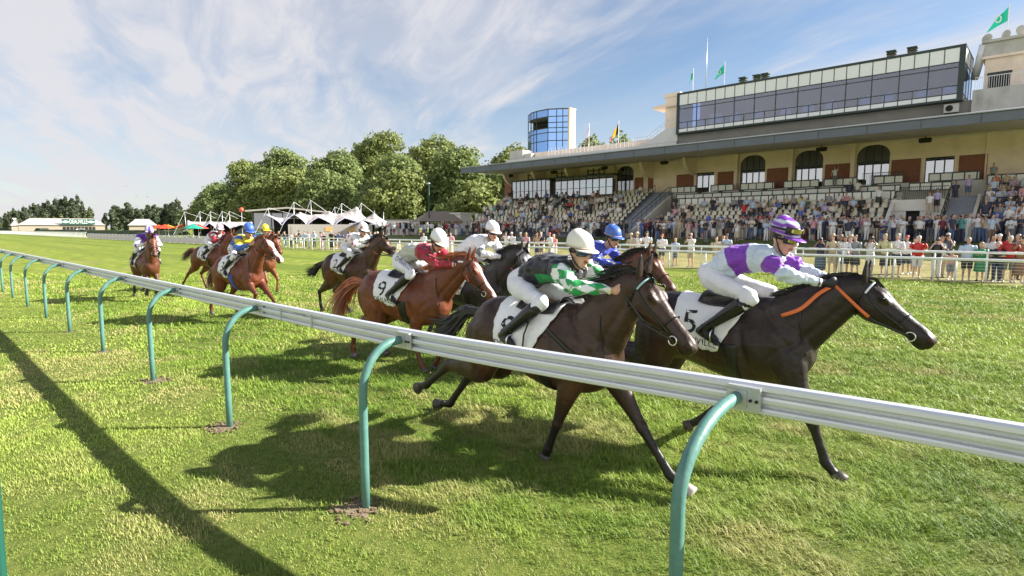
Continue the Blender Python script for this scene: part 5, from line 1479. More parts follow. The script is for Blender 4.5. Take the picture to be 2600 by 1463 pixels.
# tables in the restaurant, dark chairs on the box tiers
g = G(); g.tube([(0, 0, 0), (0, 0, .35), (0, 0, .72), (0, 0, .76), (0, 0, .762)], [.52, .49, .46, .455, .05], 12); tcl = g.mesh('cloth', M['panel'], True)
g = G(); g.tube([(0, 0, .76), (0, 0, .86), (0, 0, 1.0)], [.05, .03, .07], 8); tgl = g.mesh('carafe', M['panel'], True)
spots = [(-28.9, 'at the far left end'), (-27.4, 'second from the left end'), (-25.6, 'third from the left end'), (-23.8, 'below the white wall picture'), (-21.6, 'left of the middle windows'), (-19.2, 'fifth window bay from left'), (-17.1, 'just left of the centre'), (-15.3, 'just right of the centre'), (-12.6, 'past the centre'), (-10.9, 'third from the right end'), (-8.6, 'second from the right end'), (-6.9, 'at the far right end')]
for i, (s, lb) in enumerate(spots):
    root = empty('table', w(s, 57.75 + .2 * (i % 3), 12.48), TRK); tag(root, 'white clothed table behind the restaurant glass, ' + lb, 'table', 'tables in the glass restaurant')
    add_obj('tablecloth', tcl, root); add_obj('carafe', tgl, root, (.1, .1, 0))
g = G(); g.bx(-.24, .24, -.22, .24, .42, .46)
for x in (-.22, .22):
    g.tube([(x, -.2, 0), (x, -.22, .62), (x, .24, .64)], .022, 5, lat=(1, 0, 0)); g.tube([(x, .24, 0), (x, .27, .85)], .022, 5)
g.tube([(-.22, .26, .82), (.22, .26, .82)], .02, 5); g.bx(-.2, .2, .25, .27, .55, .80); ch = g.mesh('box_chair', M['frame'])
for r, (t, z, ss) in enumerate(((54.3, 4.28, np.arange(-27.2, -10, 1.55)), (55.9, 4.95, np.arange(-26.6, -10, 2.2)))):
    for i, s in enumerate(ss):
        o = add_obj('box_chair', ch, None, w(s, t, z), TRK + R(random.Random(i * 7 + r).uniform(-25, 25)))
        tag(o, 'dark framed armchair in the %s tier of boxes above the seats' % ('lower', 'upper')[r], 'chair', 'dark armchairs in the %s box tier' % ('lower', 'upper')[r])
# ------------------------------------------------------------------ trees, tents, far buildings
M['leaf'] = mat('leaves', vcol=True, rough=.6, spec=.25, trans=.32)
M['bark'] = mat('bark', (.20, .17, .13), rough=.9, var=.25, vscale=3, bump=.6, bscale=9)
M['pvc'] = mat('white_tent_fabric', (.46, .42, .40), rough=.75, trans=.06, var=.04, vscale=.6)
M['lilac'] = mat('lilac_tent_trim', (.40, .36, .55), rough=.6)
M['canvas'] = mat('brown_canvas', (.30, .235, .175), rough=.85, var=.08)


def crown_mesh(name, blobs, per, size, c0, c1, seed, flat=.8):
    """leaf clusters spread through and over several lobes"""
    rs = np.random.RandomState(seed); V = []; C = []
    c0 = np.array(c0); c1 = np.array(c1)
    for (bx_, by_, bz_, rx, ry, rz_) in blobs:
        n = int(per * (rx * ry + rx * rz_ + ry * rz_) / 3)
        d = rs.normal(0, 1, (n, 3)); d /= np.linalg.norm(d, axis=1)[:, None]
        d[:, 2] = np.where(d[:, 2] < -.45, -d[:, 2] * .6, d[:, 2])
        lump = 1 + .16 * np.sin(d[:, 0] * 7 + bx_) * np.sin(d[:, 1] * 7 + by_) + .12 * np.sin(d[:, 2] * 9 + bz_ + d[:, 0] * 5)
        rr = np.clip(1 - np.abs(rs.normal(0, .17, n)), .35, 1.12) * lump
        p = np.array([bx_, by_, bz_]) + d * rr[:, None] * np.array([rx, ry, rz_])
        p += (vnoise(p[:, 0] * .9 + 5, p[:, 2] * .9 + p[:, 1] * .7)[:, None] - .5) * d * 1.1
        u = rs.normal(0, 1, (n, 3)) + d * .25; nrm = d * .8 + rs.normal(0, .65, (n, 3)) + np.array([0, 0, .25]); nrm /= np.linalg.norm(nrm, axis=1)[:, None]
        u -= (u * nrm).sum(1)[:, None] * nrm; u /= np.linalg.norm(u, axis=1)[:, None]; v = np.cross(nrm, u)
        s = size * rs.uniform(.5, 1.35, n)[:, None]
        q = [p + u * s * .62, p + v * s * .40 + nrm * s * .10, p - u * s * .58, p - v * s * .42 - nrm * s * .08]
        V.append(np.stack(q, 1).reshape(-1, 3))
        k = np.clip(rs.uniform(0, 1, n) * .7 + .5 * (vnoise(p[:, 0] * .5 + 3, p[:, 2] * .5 + p[:, 1] * .5) - .2), 0, 1)[:, None]
        C.append(np.repeat(c0 * (1 - k) + c1 * k, 4, axis=0))
    V = np.vstack(V); C = np.vstack(C); m = len(V) // 4
    me = bpy.data.meshes.new(name); me.vertices.add(len(V)); me.vertices.foreach_set('co', V.astype(np.float32).ravel())
    me.loops.add(4 * m); me.loops.foreach_set('vertex_index', np.arange(4 * m, dtype=np.int32)); me.polygons.add(m); me.polygons.foreach_set('loop_start', np.arange(0, 4 * m, 4, dtype=np.int32))
    me.update(calc_edges=True); setcol(me, C); me.materials.append(M['leaf']); return me


def big_tree(label, s, t, h, wd, seed, group='plane trees beyond the tents', tint=0, per=105, size=.52, low=.06):
    rs = np.random.RandomState(seed); z0 = float(terrain(s, t)); root = empty('plane_tree', w(s, t, z0), rs.rand() * 6); tag(root, label, 'tree', group)
    B = []; n = 15
    for i in range(n):
        a = rs.rand() * 6.28; f = (i + .5) / n; zc = h * (low + .12 + .62 * f); rad = wd * .5 * (1 - .62 * max(0, f - .35) ** 1.1) * rs.uniform(.35, .78)
        r = wd * rs.uniform(.23, .33) * (1 - .25 * f)
        B.append((rad * math.cos(a), rad * math.sin(a), zc, r, r, r * .82))
    B.append((0, 0, h * .86, wd * .22, wd * .22, h * .14)); B.append((0, 0, h * .5, wd * .34, wd * .34, h * .3))
    a = np.array([.135, .175, .058]); b = np.array([.310, .380, .145])
    if tint: b = b * np.array([1.12, 1.02, .85])
    add_obj('crown', crown_mesh('crown', B, per, size, a, b, seed), root)
    g = G(); g.tube([(0, 0, -.3), (.1, 0, h * .15), (-.1, .1, h * .35), (.1, 0, h * .6)], [wd * .045, wd * .036, wd * .027, wd * .012], 9)
    for i in range(6):
        b = B[rs.randint(n)]; z = h * rs.uniform(.16, .38)
        g.tube([(0, 0, z), (b[0] * .5, b[1] * .5, (z + b[2]) * .52), (b[0] * .95, b[1] * .95, b[2])], [wd * .022, wd * .014, wd * .006], 6, lat=(.3, .2, 1))
    g.obj('trunk', M['bark'], root, True)


TREES = [('low rounded tree at the left edge of the plane trees', -209, 70, 11.5, 11, 1), ('tall tree just right of the low rounded one', -197, 72, 17, 15, 2),
         ('broad domed tree behind the pink and white tents', -176, 72, 22.0, 20, 3), ('tall domed tree above the flat white pavilion roof', -156, 74, 23.8, 20, 4),
         ('lower tree in the dip between the two big domes', -134, 66, 15.8, 15, 5), ('spreading tree with a pale crown in the middle of the row', -119, 70, 18.6, 17, 6),
         ('highest plane tree of the row, in the middle', -127, 88, 26.0, 22, 7), ('drooping front tree low behind the striped tent', -96, 68, 15.5, 15, 8),
         ('tall tree right of the highest crown', -104, 86, 21.8, 19, 9), ('dense tree behind the lamp post', -80, 72, 16.0, 15, 10),
         ('tree behind the brown tent near the stand', -77, 84, 17.0, 16, 11), ('low tree touching the left tip of the stand roof', -66, 72, 12.0, 12, 12),
         ('low bushy tree filling the gap below the broad dome', -166, 62, 12.5, 15, 14), ('low bushy tree under the tall dome, left of the marquee', -144, 62, 12.5, 15, 15), ('low bushy tree behind the marquee', -110, 61, 13.0, 14, 16), ('low bushy tree behind the white cabin', -86, 62, 11.5, 13, 17),
         ('shrubby tree low between the brown tent and the stand', -68, 64, 8.5, 11, 13)]
for lb, s, t, h, wd, sd in TREES: big_tree(lb, s, t, h, wd, sd, tint=sd % 2)
big_tree('tree top showing over the roof terrace beside the striped flag', -55, 86, 17.0, 9, 21, 'trees behind the stand', 0, 90)
big_tree('tree top showing over the roof terrace behind the faded flag', -61, 86, 17.2, 10, 22, 'trees behind the stand', 1, 90)


def px(x, t):
    """track position s of the sight line through picture column x (2600 wide) at distance t across the track"""
    r = (x - 1300) / 1459.5; return t * (r * E1[0] + E1[1]) / (r * E2[0] + E2[1])


def far_tree_mesh(seed, h, wd, c0, c1):
    rs = np.random.RandomState(seed); B = []
    for i in range(9):
        f = i / 8; a = rs.rand() * 6.28; r = wd * .5 * (.85 if f < .6 else 1 - (f - .6) * 1.5) * rs.uniform(.5, .7)
        B.append((math.cos(a) * wd * .2, math.sin(a) * wd * .2, h * (.16 + .72 * f), r, r, h * .16))
    me = crown_mesh('crown', B, 9 * 80 / wd, .95, c0, c1, seed)
    g = G(); g.tube([(0, 0, -.4), (0, 0, h * .3), (0, 0, h * .7)], [wd * .05, wd * .04, wd * .015], 7); return me, g.mesh('trunk', M['bark'], True)


KIND = [far_tree_mesh(31, 21, 8.5, (.060, .078, .050), (.150, .175, .105)), far_tree_mesh(32, 20, 9.5, (.065, .085, .055), (.160, .185, .115)), far_tree_mesh(33, 9, 4.2, (.090, .115, .055), (.230, .260, .115)),
        far_tree_mesh(34, 13, 5.0, (.070, .092, .056), (.165, .20, .115))]
rnd = random.Random(5)
fr = []
for i in range(20): fr.append((14 + i * 11.6 + rnd.uniform(-2, 2), 82 + rnd.uniform(-4, 10), rnd.choice((0, 1)), 1.0 - .30 * abs(i / 19 * 2 - 1) ** 4 + rnd.uniform(-.04, .04), 'dark poplar in the tall clump behind the sign building', 'dark poplars behind the long building'))
for i in range(13): fr.append((4 + i * 19.5 + rnd.uniform(-3, 3), 72 + rnd.uniform(-2, 2), 2, rnd.uniform(.8, 1.15), 'small pale green tree before the dark poplars', 'small trees before the poplars'))
for i in range(17): fr.append((277 + i * 11.6 + rnd.uniform(-2, 2), 90 + rnd.uniform(-6, 6), 3, rnd.uniform(.72, 1.1), 'upright dark tree of the far row beside the shed', 'upright trees in the far row'))
for x, t, k, sc, lb, gr in fr:
    s = px(x, t); root = empty('far_tree', w(s, t, 0), rnd.uniform(0, 6)); sc *= 1.12; root.scale = (sc, sc, sc); tag(root, lb, 'tree', gr)
    add_obj('crown', KIND[k][0], root); add_obj('trunk', KIND[k][1], root)

M['roof_pale'] = mat('pale_sheet_roof', (.38, .35, .33), rough=.7, var=.06)
M['wall_tan'] = mat('tan_wall', (.36, .30, .235), rough=.85)
M['sign_green'] = mat('green_sign_board', (.018, .10, .075), rough=.6)


def facing(x, dist):
    """a spot `dist` metres off in picture column x, and the turn that makes a front there face the course"""
    be = math.atan2(x - 1300, 1459.5); d = dist / math.cos(be) * math.cos(be); return (math.sin(be) * dist, math.cos(be) * dist, 0.0), -be


def house(name, label, x0, x1, dist, D, hw, hr, hip=3.0):
    (ax, ay, _), _q = facing(x0, dist); (bx_, by_, _), _q = facing(x1, dist); L = math.hypot(bx_ - ax, by_ - ay)
    root = empty(name, (ax, ay, 0), math.atan2(by_ - ay, bx_ - ax)); tag(root, label, 'building')
    g = G(); g.bx(0, L, 0, D, 0, hw); g.obj('wall', M['wall_tan'], root)
    g = G(); o = .5; v = [(-o, -o, hw), (L + o, -o, hw), (L + o, D + o, hw), (-o, D + o, hw), (hip, D / 2, hr), (L - hip, D / 2, hr)]
    g.add(v, [(0, 1, 5, 4), (1, 2, 5), (2, 3, 4, 5), (3, 0, 4), (3, 2, 1, 0)]); g.obj('roof', M['roof_pale'], root); return root


HB = 350.0
hb = house('long_building', 'long low tan building with a green sign at the far left', 54, 272, HB, 14, 3.7, 7.0, 4)
Lb = (Vector((*facing(272, HB)[0],)) - Vector((*facing(54, HB)[0],))).length; X_ = lambda x: Lb * (x - 54) / 218.0
g = G(); g.bx(X_(160), X_(246), -.9, -.6, 4.0, 6.6); sg = g.obj('sign_board', M['sign_green'], hb)
tv, tf = text_polys('DEAUVILLE', 3.4); tv[:, 0] *= (X_(226) - X_(180)) / (tv[:, 0].max() - tv[:, 0].min())
g = G(); g.add(np.c_[tv[:, 0] + X_(203), np.full(len(tv), -.95), tv[:, 1] * .8 + 5.3], tf); g.obj('lettering', M['panel'], sg)
for q in (170, 236):
    c = X_(q); g = G(); g.add([(c - 1.6, -.95, 5.3), (c, -.95, 4.7), (c + 1.6, -.95, 5.3), (c, -.95, 5.9)], [(0, 1, 2, 3)]); g.obj('emblem', M['panel'], sg)
for i in range(9):
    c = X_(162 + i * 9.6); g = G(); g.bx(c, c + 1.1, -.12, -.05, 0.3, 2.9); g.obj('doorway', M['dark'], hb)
house('gabled_annex', 'small gabled annex at the left end of the sign building', 36, 53, HB, 12, 3.4, 7.0, 2)
house('open_shed', 'pale open fronted shed with two low gables beyond the parking', 333, 402, 250, 12, 3.2, 5.6, 2)
M['slate'] = mat('dark_slate', (.12, .13, .15), rough=.6)
root = empty('church_steeple', w(px(458, 95), 95, 0), TRK); tag(root, 'slender dark church steeple left of the plane trees', 'steeple')
g = G(); g.bx(-3, 3, -3, 3, 0, 9); g.obj('tower', M['wall_tan'], root); g = G(); g.tube([(0, 0, 9), (0, 0, 11), (0, 0, 16), (0, 0, 17.5)], [3.2, 2.0, .4, .1], 6); g.obj('spire', M['slate'], root)
g = G()
for a, b, hgt in ((-900, -330, 2.2), (-330, -150, 1.4)):
    n = 60
    for i in range(n): x = a + (b - a) * i / n; g.tube([(x, 46, 0), (x, 46, hgt * (.8 + .4 * _rs.rand()))], [3.5, 2.2], 6)
o = g.obj('hedge', mat('hedge_leaves', (.030, .045, .020), rough=.9, var=.5, vscale=.6, bump=1, bscale=2), None, rz=TRK); tag(o, 'dark clipped hedge line behind the far left fence', 'hedge', kind='stuff')
# cars in the car park
def car(label, s, t, col, van, rz):
    root = empty('parked_car', w(s, t, 0), TRK + R(rz)); tag(root, label, 'car', 'cars parked beyond the far left fence'); pm = mat('car_paint', col, rough=.25, coat=.5)
    g = G(); h2 = 2.0 if van else 1.45
    prof = [(-2.1, .35), (-2.15, .8), (-1.9, .95), (-1.5 if not van else -1.9, h2 - .05), (.6, h2), (1.1, .98), (2.0, .85), (2.15, .6), (2.1, .35)]
    n = len(prof); v = [(x, -.85, z) for x, z in prof] + [(x, .85, z) for x, z in prof]
    g.add(v, [tuple(range(n)), tuple(range(2 * n - 1, n - 1, -1))] + [(i, n + i, n + (i + 1) % n, (i + 1) % n) for i in range(n)]); g.obj('body', pm, root)
    g = G(); g.bx(-1.3, .55, -.87, .87, 1.0, h2 - .15); g.obj('window', M['black'], root)
    for x in (-1.35, 1.35):
        for y in (-.8, .8): g = G(); g.tube([(x, y - .1, .33), (x, y + .1, .33)], .33, 12, lat=(1, 0, 0)); g.obj('wheel', M['black'], root)


CC = [((.7, .7, .72), 'white'), ((.05, .05, .06), 'black'), ((.3, .31, .33), 'grey'), ((.35, .03, .03), 'red'), ((.55, .56, .58), 'silver'), ((.04, .08, .2), 'dark blue')]
for i, (x, k, van) in enumerate(((88, 2, 0), (101, 4, 0), (114, 1, 0), (127, 2, 0), (140, 4, 0), (152, 5, 0), (166, 3, 0), (182, 4, 0), (196, 2, 0), (214, 0, 1), (234, 1, 0), (252, 4, 0), (270, 2, 0), (288, 0, 0), (304, 3, 0), (322, 4, 0))):
    nm = CC[k][1] + (' van' if van else ' car'); where = 'in front of the long building' if x < 272 else 'in front of the open shed'
    order = ['far left', 'second', 'third', 'fourth', 'fifth', 'sixth', 'seventh', 'eighth', 'ninth', 'tenth', 'eleventh', 'twelfth', 'thirteenth', 'fourteenth', 'fifteenth', 'last'][i]
    car(('%s parked %s, %s from the left' % (nm, where, order)) if i else nm + ' at the left end of the parked row', px(x, 50), 50, CC[k][0], van, 90 if i % 3 else 80)
# parasols
for i, (x, t, col, nm) in enumerate(((408, 36, (.62, .10, .03), 'orange red parasol at the left of the cafe tables'), (432, 37, (.70, .42, .03), 'yellow parasol among the cafe tables'), (424, 34, (.66, .09, .04), 'vermilion parasol before the yellow one'), (466, 36, (.64, .16, .03), 'orange parasol between the yellow and green ones'), (495, 35, (.03, .42, .30), 'green parasol left of the tents'), (508, 37, (.60, .07, .05), 'red parasol beside the green one'))):
    root = empty('parasol', w(px(x, t), t, 0)); tag(root, nm, 'parasol', 'parasols by the tents')
    g = G(); g.tube([(0, 0, 2.05), (0, 0, 2.15), (0, 0, 2.75), (0, 0, 2.85)], [1.75, 1.7, .25, .05], 8); g.obj('canopy', mat('parasol_cloth', col, rough=.7, trans=.3), root)
    g = G(); g.tube([(0, 0, 0), (0, 0, 2.1)], .04, 6); g.obj('pole', M['white_paint'], root)


def tent(label, x, dist, ridge, hem, masts, dep=4.0, rear=2.6, guy=True):
    """stretched membrane: `ridge` and `hem` are (offset, height) lines across the front, the hem scalloped between pegs and poles"""
    (ax, ay, _), rz = facing(x, dist); s = ax * E1[0] + ay * E1[1]; t = ax * E2[0] + ay * E2[1]
    root = empty('stretch_tent', (ax, ay, float(terrain(s, t))), rz); tag(root, label, 'tent', 'white stretch tents on masts')
    hx = np.array([p[0] for p in hem]); hz = np.array([p[1] for p in hem]); rx = np.array([p[0] for p in ridge]); rz_ = np.array([p[1] for p in ridge])
    U = np.linspace(hx[0], hx[-1], (len(hem) - 1) * 10 + 1); n = len(U); m = 12; V = []
    for u in U:
        k = min(np.searchsorted(hx, u, side='right') - 1, len(hx) - 2); f = (u - hx[k]) / (hx[k + 1] - hx[k]); lo = hz[k] < hz[k + 1]
        e = f ** .55 if lo else 1 - (1 - f) ** .55; zh = hz[k] + (hz[k + 1] - hz[k]) * e
        k2 = min(np.searchsorted(rx, u, side='right') - 1, len(rx) - 2); k2 = max(k2, 0); f2 = np.clip((u - rx[k2]) / (rx[k2 + 1] - rx[k2]), 0, 1)
        zr = rz_[k2] + (rz_[k2 + 1] - rz_[k2]) * f2 - .55 * 4 * f2 * (1 - f2) * .55
        pk = min(abs(u - rx)) ; out = dep * (1 - .45 * (zh - hz.min()) / (np.ptp(hz) + .01))
        for j in range(m):
            v = j / (m - 1)
            if v <= .5: q = v * 2; y = -out * (1 - q); z = zh + (zr - zh) * (q ** (1.5 if pk < .8 else 1.2)); z = max(z, zh) if zr > zh else z
            else: q = v * 2 - 1; y = 5.0 * q; z = zr + (rear - zr) * (q ** .7)
            V.append((u, y, z))
    g = G(); g.add(V, [(i * m + j, i * m + j + 1, (i + 1) * m + j + 1, (i + 1) * m + j) for i in range(n - 1) for j in range(m - 1)])
    o = g.obj('canopy', M['pvc'], root, True); md = o.modifiers.new('t', 'SOLIDIFY'); md.thickness = .03
    V = np.array(V).reshape(n, m, 3); g = G(); g.tube(V[:, 0], .05, 5, lat=(0, 0, 1)); g.obj('hem', M['lilac'], o)
    for q in (0, n - 1): g = G(); g.tube(V[q, :7], .06, 5); g.obj('hem', M['lilac'], o)
    g = G(); g.bx(hx[0] + .6, hx[-1] - .6, 3.2, 3.3, 0, rear - .15); g.obj('back_wall', M['dark'], root)  # near-black sheet stands in for the shade under the canopy
    for xx, h, ln in masts:
        g = G(); g.tube([(xx, -1.0, -.2), (xx + ln, -1.0, h)], [.055, .042], 8); m_ = g.obj('mast', M['galv'], root, True)
        if guy:
            g = G(); g.tube([(xx + ln, -1, h), (xx + 2.6, 0, 3.2)], .016, 4, lat=(0, 1, .2)); m_g = g.obj('guy_rope', M['white_paint'], m_)
            g = G(); g.tube([(xx + ln, -1, h), (xx - 2.0, -3.5, .2)], .016, 4, lat=(0, 1, .2)); g.obj('guy_rope', M['white_paint'], m_)


tent('row of small pointed white tents at the left of the marquee', 545, 120, [(-4.0, 2.9), (-2.0, 2.5), (-.4, 2.9), (1.2, 2.5), (2.6, 2.9), (4.6, 2.3), (6.4, 2.6)], [(-4.0, .8), (-2.9, 2.2), (-1.6, 1.0), (-.6, 2.3), (.5, 1.0), (1.6, 2.3), (2.8, 1.0), (4.6, 2.0), (6.6, 1.2)],
     [(-4.2, 4.3, -.2), (-2.0, 4.4, 0), (-.3, 4.4, 0), (1.6, 4.5, 0), (2.9, 4.5, -.1)], 3.0)
tent('large white stretch marquee with lilac edges on leaning masts', 822, 94, [(-7.6, 3.0), (-5.0, 2.6), (-3.2, 3.6), (-1.0, 3.2), (1.0, 3.9), (2.6, 3.4), (5.2, 4.8), (6.6, 2.6)], [(-7.8, 2.9), (-5.6, 1.1), (-4.0, 3.0), (-2.2, 1.1), (-.6, 2.6), (1.6, 1.0), (3.2, 2.5), (6.4, .9), (7.6, 2.2)],
     [(-7.3, 4.0, -.3), (-4.1, 4.9, .1), (-1.5, 5.2, -.1), (1.9, 4.2, -.05), (2.6, 4.8, .3), (5.4, 4.9, .4)])
tent('small white tent with dark lilac stripe right of the marquee', 950, 88, [(-3.0, 1.6), (.2, 3.4), (2.6, 1.8)], [(-3.4, .9), (-1.2, 2.0), (.6, 1.0), (2.8, 1.3)], [(.2, 3.5, .0), (1.4, 3.3, .1)], 3.0, 1.6, False)
_p, _q = facing(735, 108); root = empty('pavilion', (_p[0], _p[1], 1.1), _q); tag(root, 'flat roofed pavilion with glass front between the tents', 'pavilion')
g = G(); v = [(-6.5, -4, 3.7), (0, -4, 4.3), (6.5, -4, 3.6), (6.5, 8, 3.6), (0, 8, 4.3), (-6.5, 8, 3.7), (-6.5, -4, 3.95), (0, -4, 4.55), (6.5, -4, 3.85), (6.5, 8, 3.85), (0, 8, 4.55), (-6.5, 8, 3.95)]
g.add(v, [(5, 4, 3, 2, 1, 0), (6, 7, 8, 9, 10, 11), (0, 1, 7, 6), (1, 2, 8, 7), (2, 3, 9, 8), (3, 4, 10, 9), (4, 5, 11, 10), (5, 0, 6, 11)]); g.obj('roof', M['roof_pale'], root)
g = G(); g.bx(-5.5, 6, 2, 7.5, 0, 3.5); g.obj('wall', M['wall_tan'], root); g = G(); g.bx(-5.5, 3, -1.5, -1.44, .2, 3.55); g.obj('glass_front', M['glass'], root)
for x in (-5.4, -2.6, -.8, 1.2, 3): g = G(); g.tube([(x, -1.6, 0), (x, -1.6, 3.75)], .09, 6); g.obj('column', M['frame'], root)
_p, _q = facing(845, 86); root = empty('striped_stall', (_p[0], _p[1], .75), _q); tag(root, 'low pale stall with orange panels under the marquee', 'stall')
g = G(); g.bx(-5.8, 5.6, 0, 1.5, 0, 1.9); g.obj('counter', M['pvc'], root); om = mat('orange_stripe', (.72, .42, .15), rough=.7)
for x in (-.9, 2.2, 4.0): g = G(); g.bx(x, x + 1.0, -.03, -.005, .9, 1.5); g.obj('panel', om, root)
g = G(); g.bx(-5.4, -2.8, -.03, -.005, .3, 1.6); g.obj('panel', M['pvc'], root)
root = empty('lamp_post', w(-57.4, 46, 1.15), TRK); tag(root, 'tall thin green lamp post before the plane trees', 'lamp post')
g = G(); g.tube([(0, 0, 0), (0, 0, 3), (0, 0, 6.5)], [.10, .08, .06], 8); g.obj('pole', M['dark_green'], root, True); g = G(); g.bx(-.45, .12, -.12, .12, 6.48, 6.6); g.obj('lamp_head', M['galv'], root)
root = empty('ball_marker', w(-112.4, 45, float(terrain(-112, 45))), TRK); tag(root, 'slim pole topped with an orange ball behind the tents', 'marker')
g = G(); g.tube([(0, 0, 0), (0, 0, 4.2)], .07, 6); g.obj('pole', M['galv'], root)
g = G(); g.tube([(0, 0, 4.05 + .45 * (1 - math.cos(q))) for q in np.linspace(0, math.pi, 9)], [max(.02, .45 * math.sin(q)) for q in np.linspace(0, math.pi, 9)], 12); g.obj('ball', mat('orange_ball', (.55, .10, .05)), root, True)
_p, _q = facing(1120, 76); root = empty('canvas_tent', (_p[0], _p[1], 1.2), _q + R(12)); tag(root, 'brown canvas ridge tent left of the stand', 'tent')
g = G(); v = [(-3.4, -3.0, 1.75), (2.3, -3.0, 1.75), (2.3, 3.0, 1.75), (-3.4, 3.0, 1.75), (-1.5, 0, 3.1), (1.1, 0, 3.1)]; g.add(v, [(0, 1, 5, 4), (1, 2, 5), (2, 3, 4, 5), (3, 0, 4), (3, 2, 1, 0)]); g.obj('roof', M['canvas'], root)
for x, y in ((-3.3, -2.9), (2.2, -2.9), (2.2, 2.9), (-3.3, 2.9), (-.5, -2.9)): g = G(); g.tube([(x, y, 0), (x, y, 1.8)], .05, 6); g.obj('frame_pole', M['galv'], root)
_p, _q = facing(984, 80); root = empty('cabin', (_p[0], _p[1], 1.15), _q); tag(root, 'white site cabin behind the standing crowd left of the brown tent', 'cabin')
g = G(); g.bx(0, 4.4, 0, 3, 0, 2.0); g.obj('wall', M['panel'], root); g = G(); g.bx(-.1, 4.5, -.1, 3.1, 2.0, 2.12); g.obj('roof', M['pvc'], root)
for x in (1.3, 2.2): g = G(); g.bx(x, x + .6, -.04, -.005, .9, 1.7); g.obj('window', M['black'], root)
# gulls high over the course
for i, (x, y, d) in enumerate(((332, 475, 160), (356, 501, 170), (384, 501, 150), (160, 498, 220), (357, 526, 200))):
    r = (x - 1300) / 1459.5; zz = 2.05 + (580.4 - y) / 1459.5 * d; g = G(); sp = .75
    g.tube([(-.3, 0, 0), (-.1, 0, .01), (.15, 0, .01), (.35, 0, 0)], [.03, .08, .07, .02], 6, lat=(0, 1, 0))
    for sd in (1, -1): g.add([(.12, 0, .03), (.2, sd * sp * .5, .14), (-.02, sd * sp, .04), (.0, sd * sp * .5, .10), (-.1, 0, .02)], [(0, 1, 3, 4), (1, 2, 3)])
    tag(g.obj('gull', mat('gull_feathers', (.16, .16, .17)), None, False, (r * d, d, zz), rnd.uniform(0, 6)), 'tiny gull in flight over the far trees, %s' % ('highest of the three above the shed', 'left of the middle pair', 'right of the middle pair', 'alone above the dark poplars', 'lowest above the shed')[i], 'bird', 'gulls in the sky')
# ------------------------------------------------------------------ spectators
TOPS = [('white', (.72, .72, .74)), ('pale blue', (.42, .52, .68)), ('navy', (.025, .03, .07)), ('black', (.015, .015, .018)), ('grey', (.25, .26, .28)), ('pink', (.62, .32, .38)), ('red', (.50, .02, .02)),
        ('beige', (.50, .42, .30)), ('lilac', (.42, .36, .58)), ('teal', (.10, .32, .33)), ('orange', (.62, .18, .06)), ('dark green', (.03, .10, .06)), ('royal blue', (.06, .13, .45)), ('yellow', (.62, .58, .12)), ('burgundy', (.16, .02, .04)), ('cream', (.64, .60, .48))]
TW = [32, 15, 15, 14, 5, 2, 2, 4, 3, 1, 1, 1, 3, 1, 1, 3]
BOTS = [('navy', (.03, .035, .08)), ('black', (.018, .018, .02)), ('beige', (.46, .39, .28)), ('white', (.66, .66, .66)), ('blue denim', (.08, .13, .26)), ('grey', (.2, .2, .22)), ('brick red', (.34, .06, .05)), ('brown', (.16, .09, .05))]
BW = [14, 10, 12, 8, 12, 6, 5, 3]
HAIRS = [('dark', (.02, .014, .01)), ('brown', (.09, .05, .025)), ('blond', (.36, .25, .11)), ('grey', (.34, .33, .32)), ('white', (.6, .59, .57)), ('bald', None)]
SK = [(.50, .30, .22), (.56, .36, .28), (.42, .24, .17), (.30, .17, .12)]


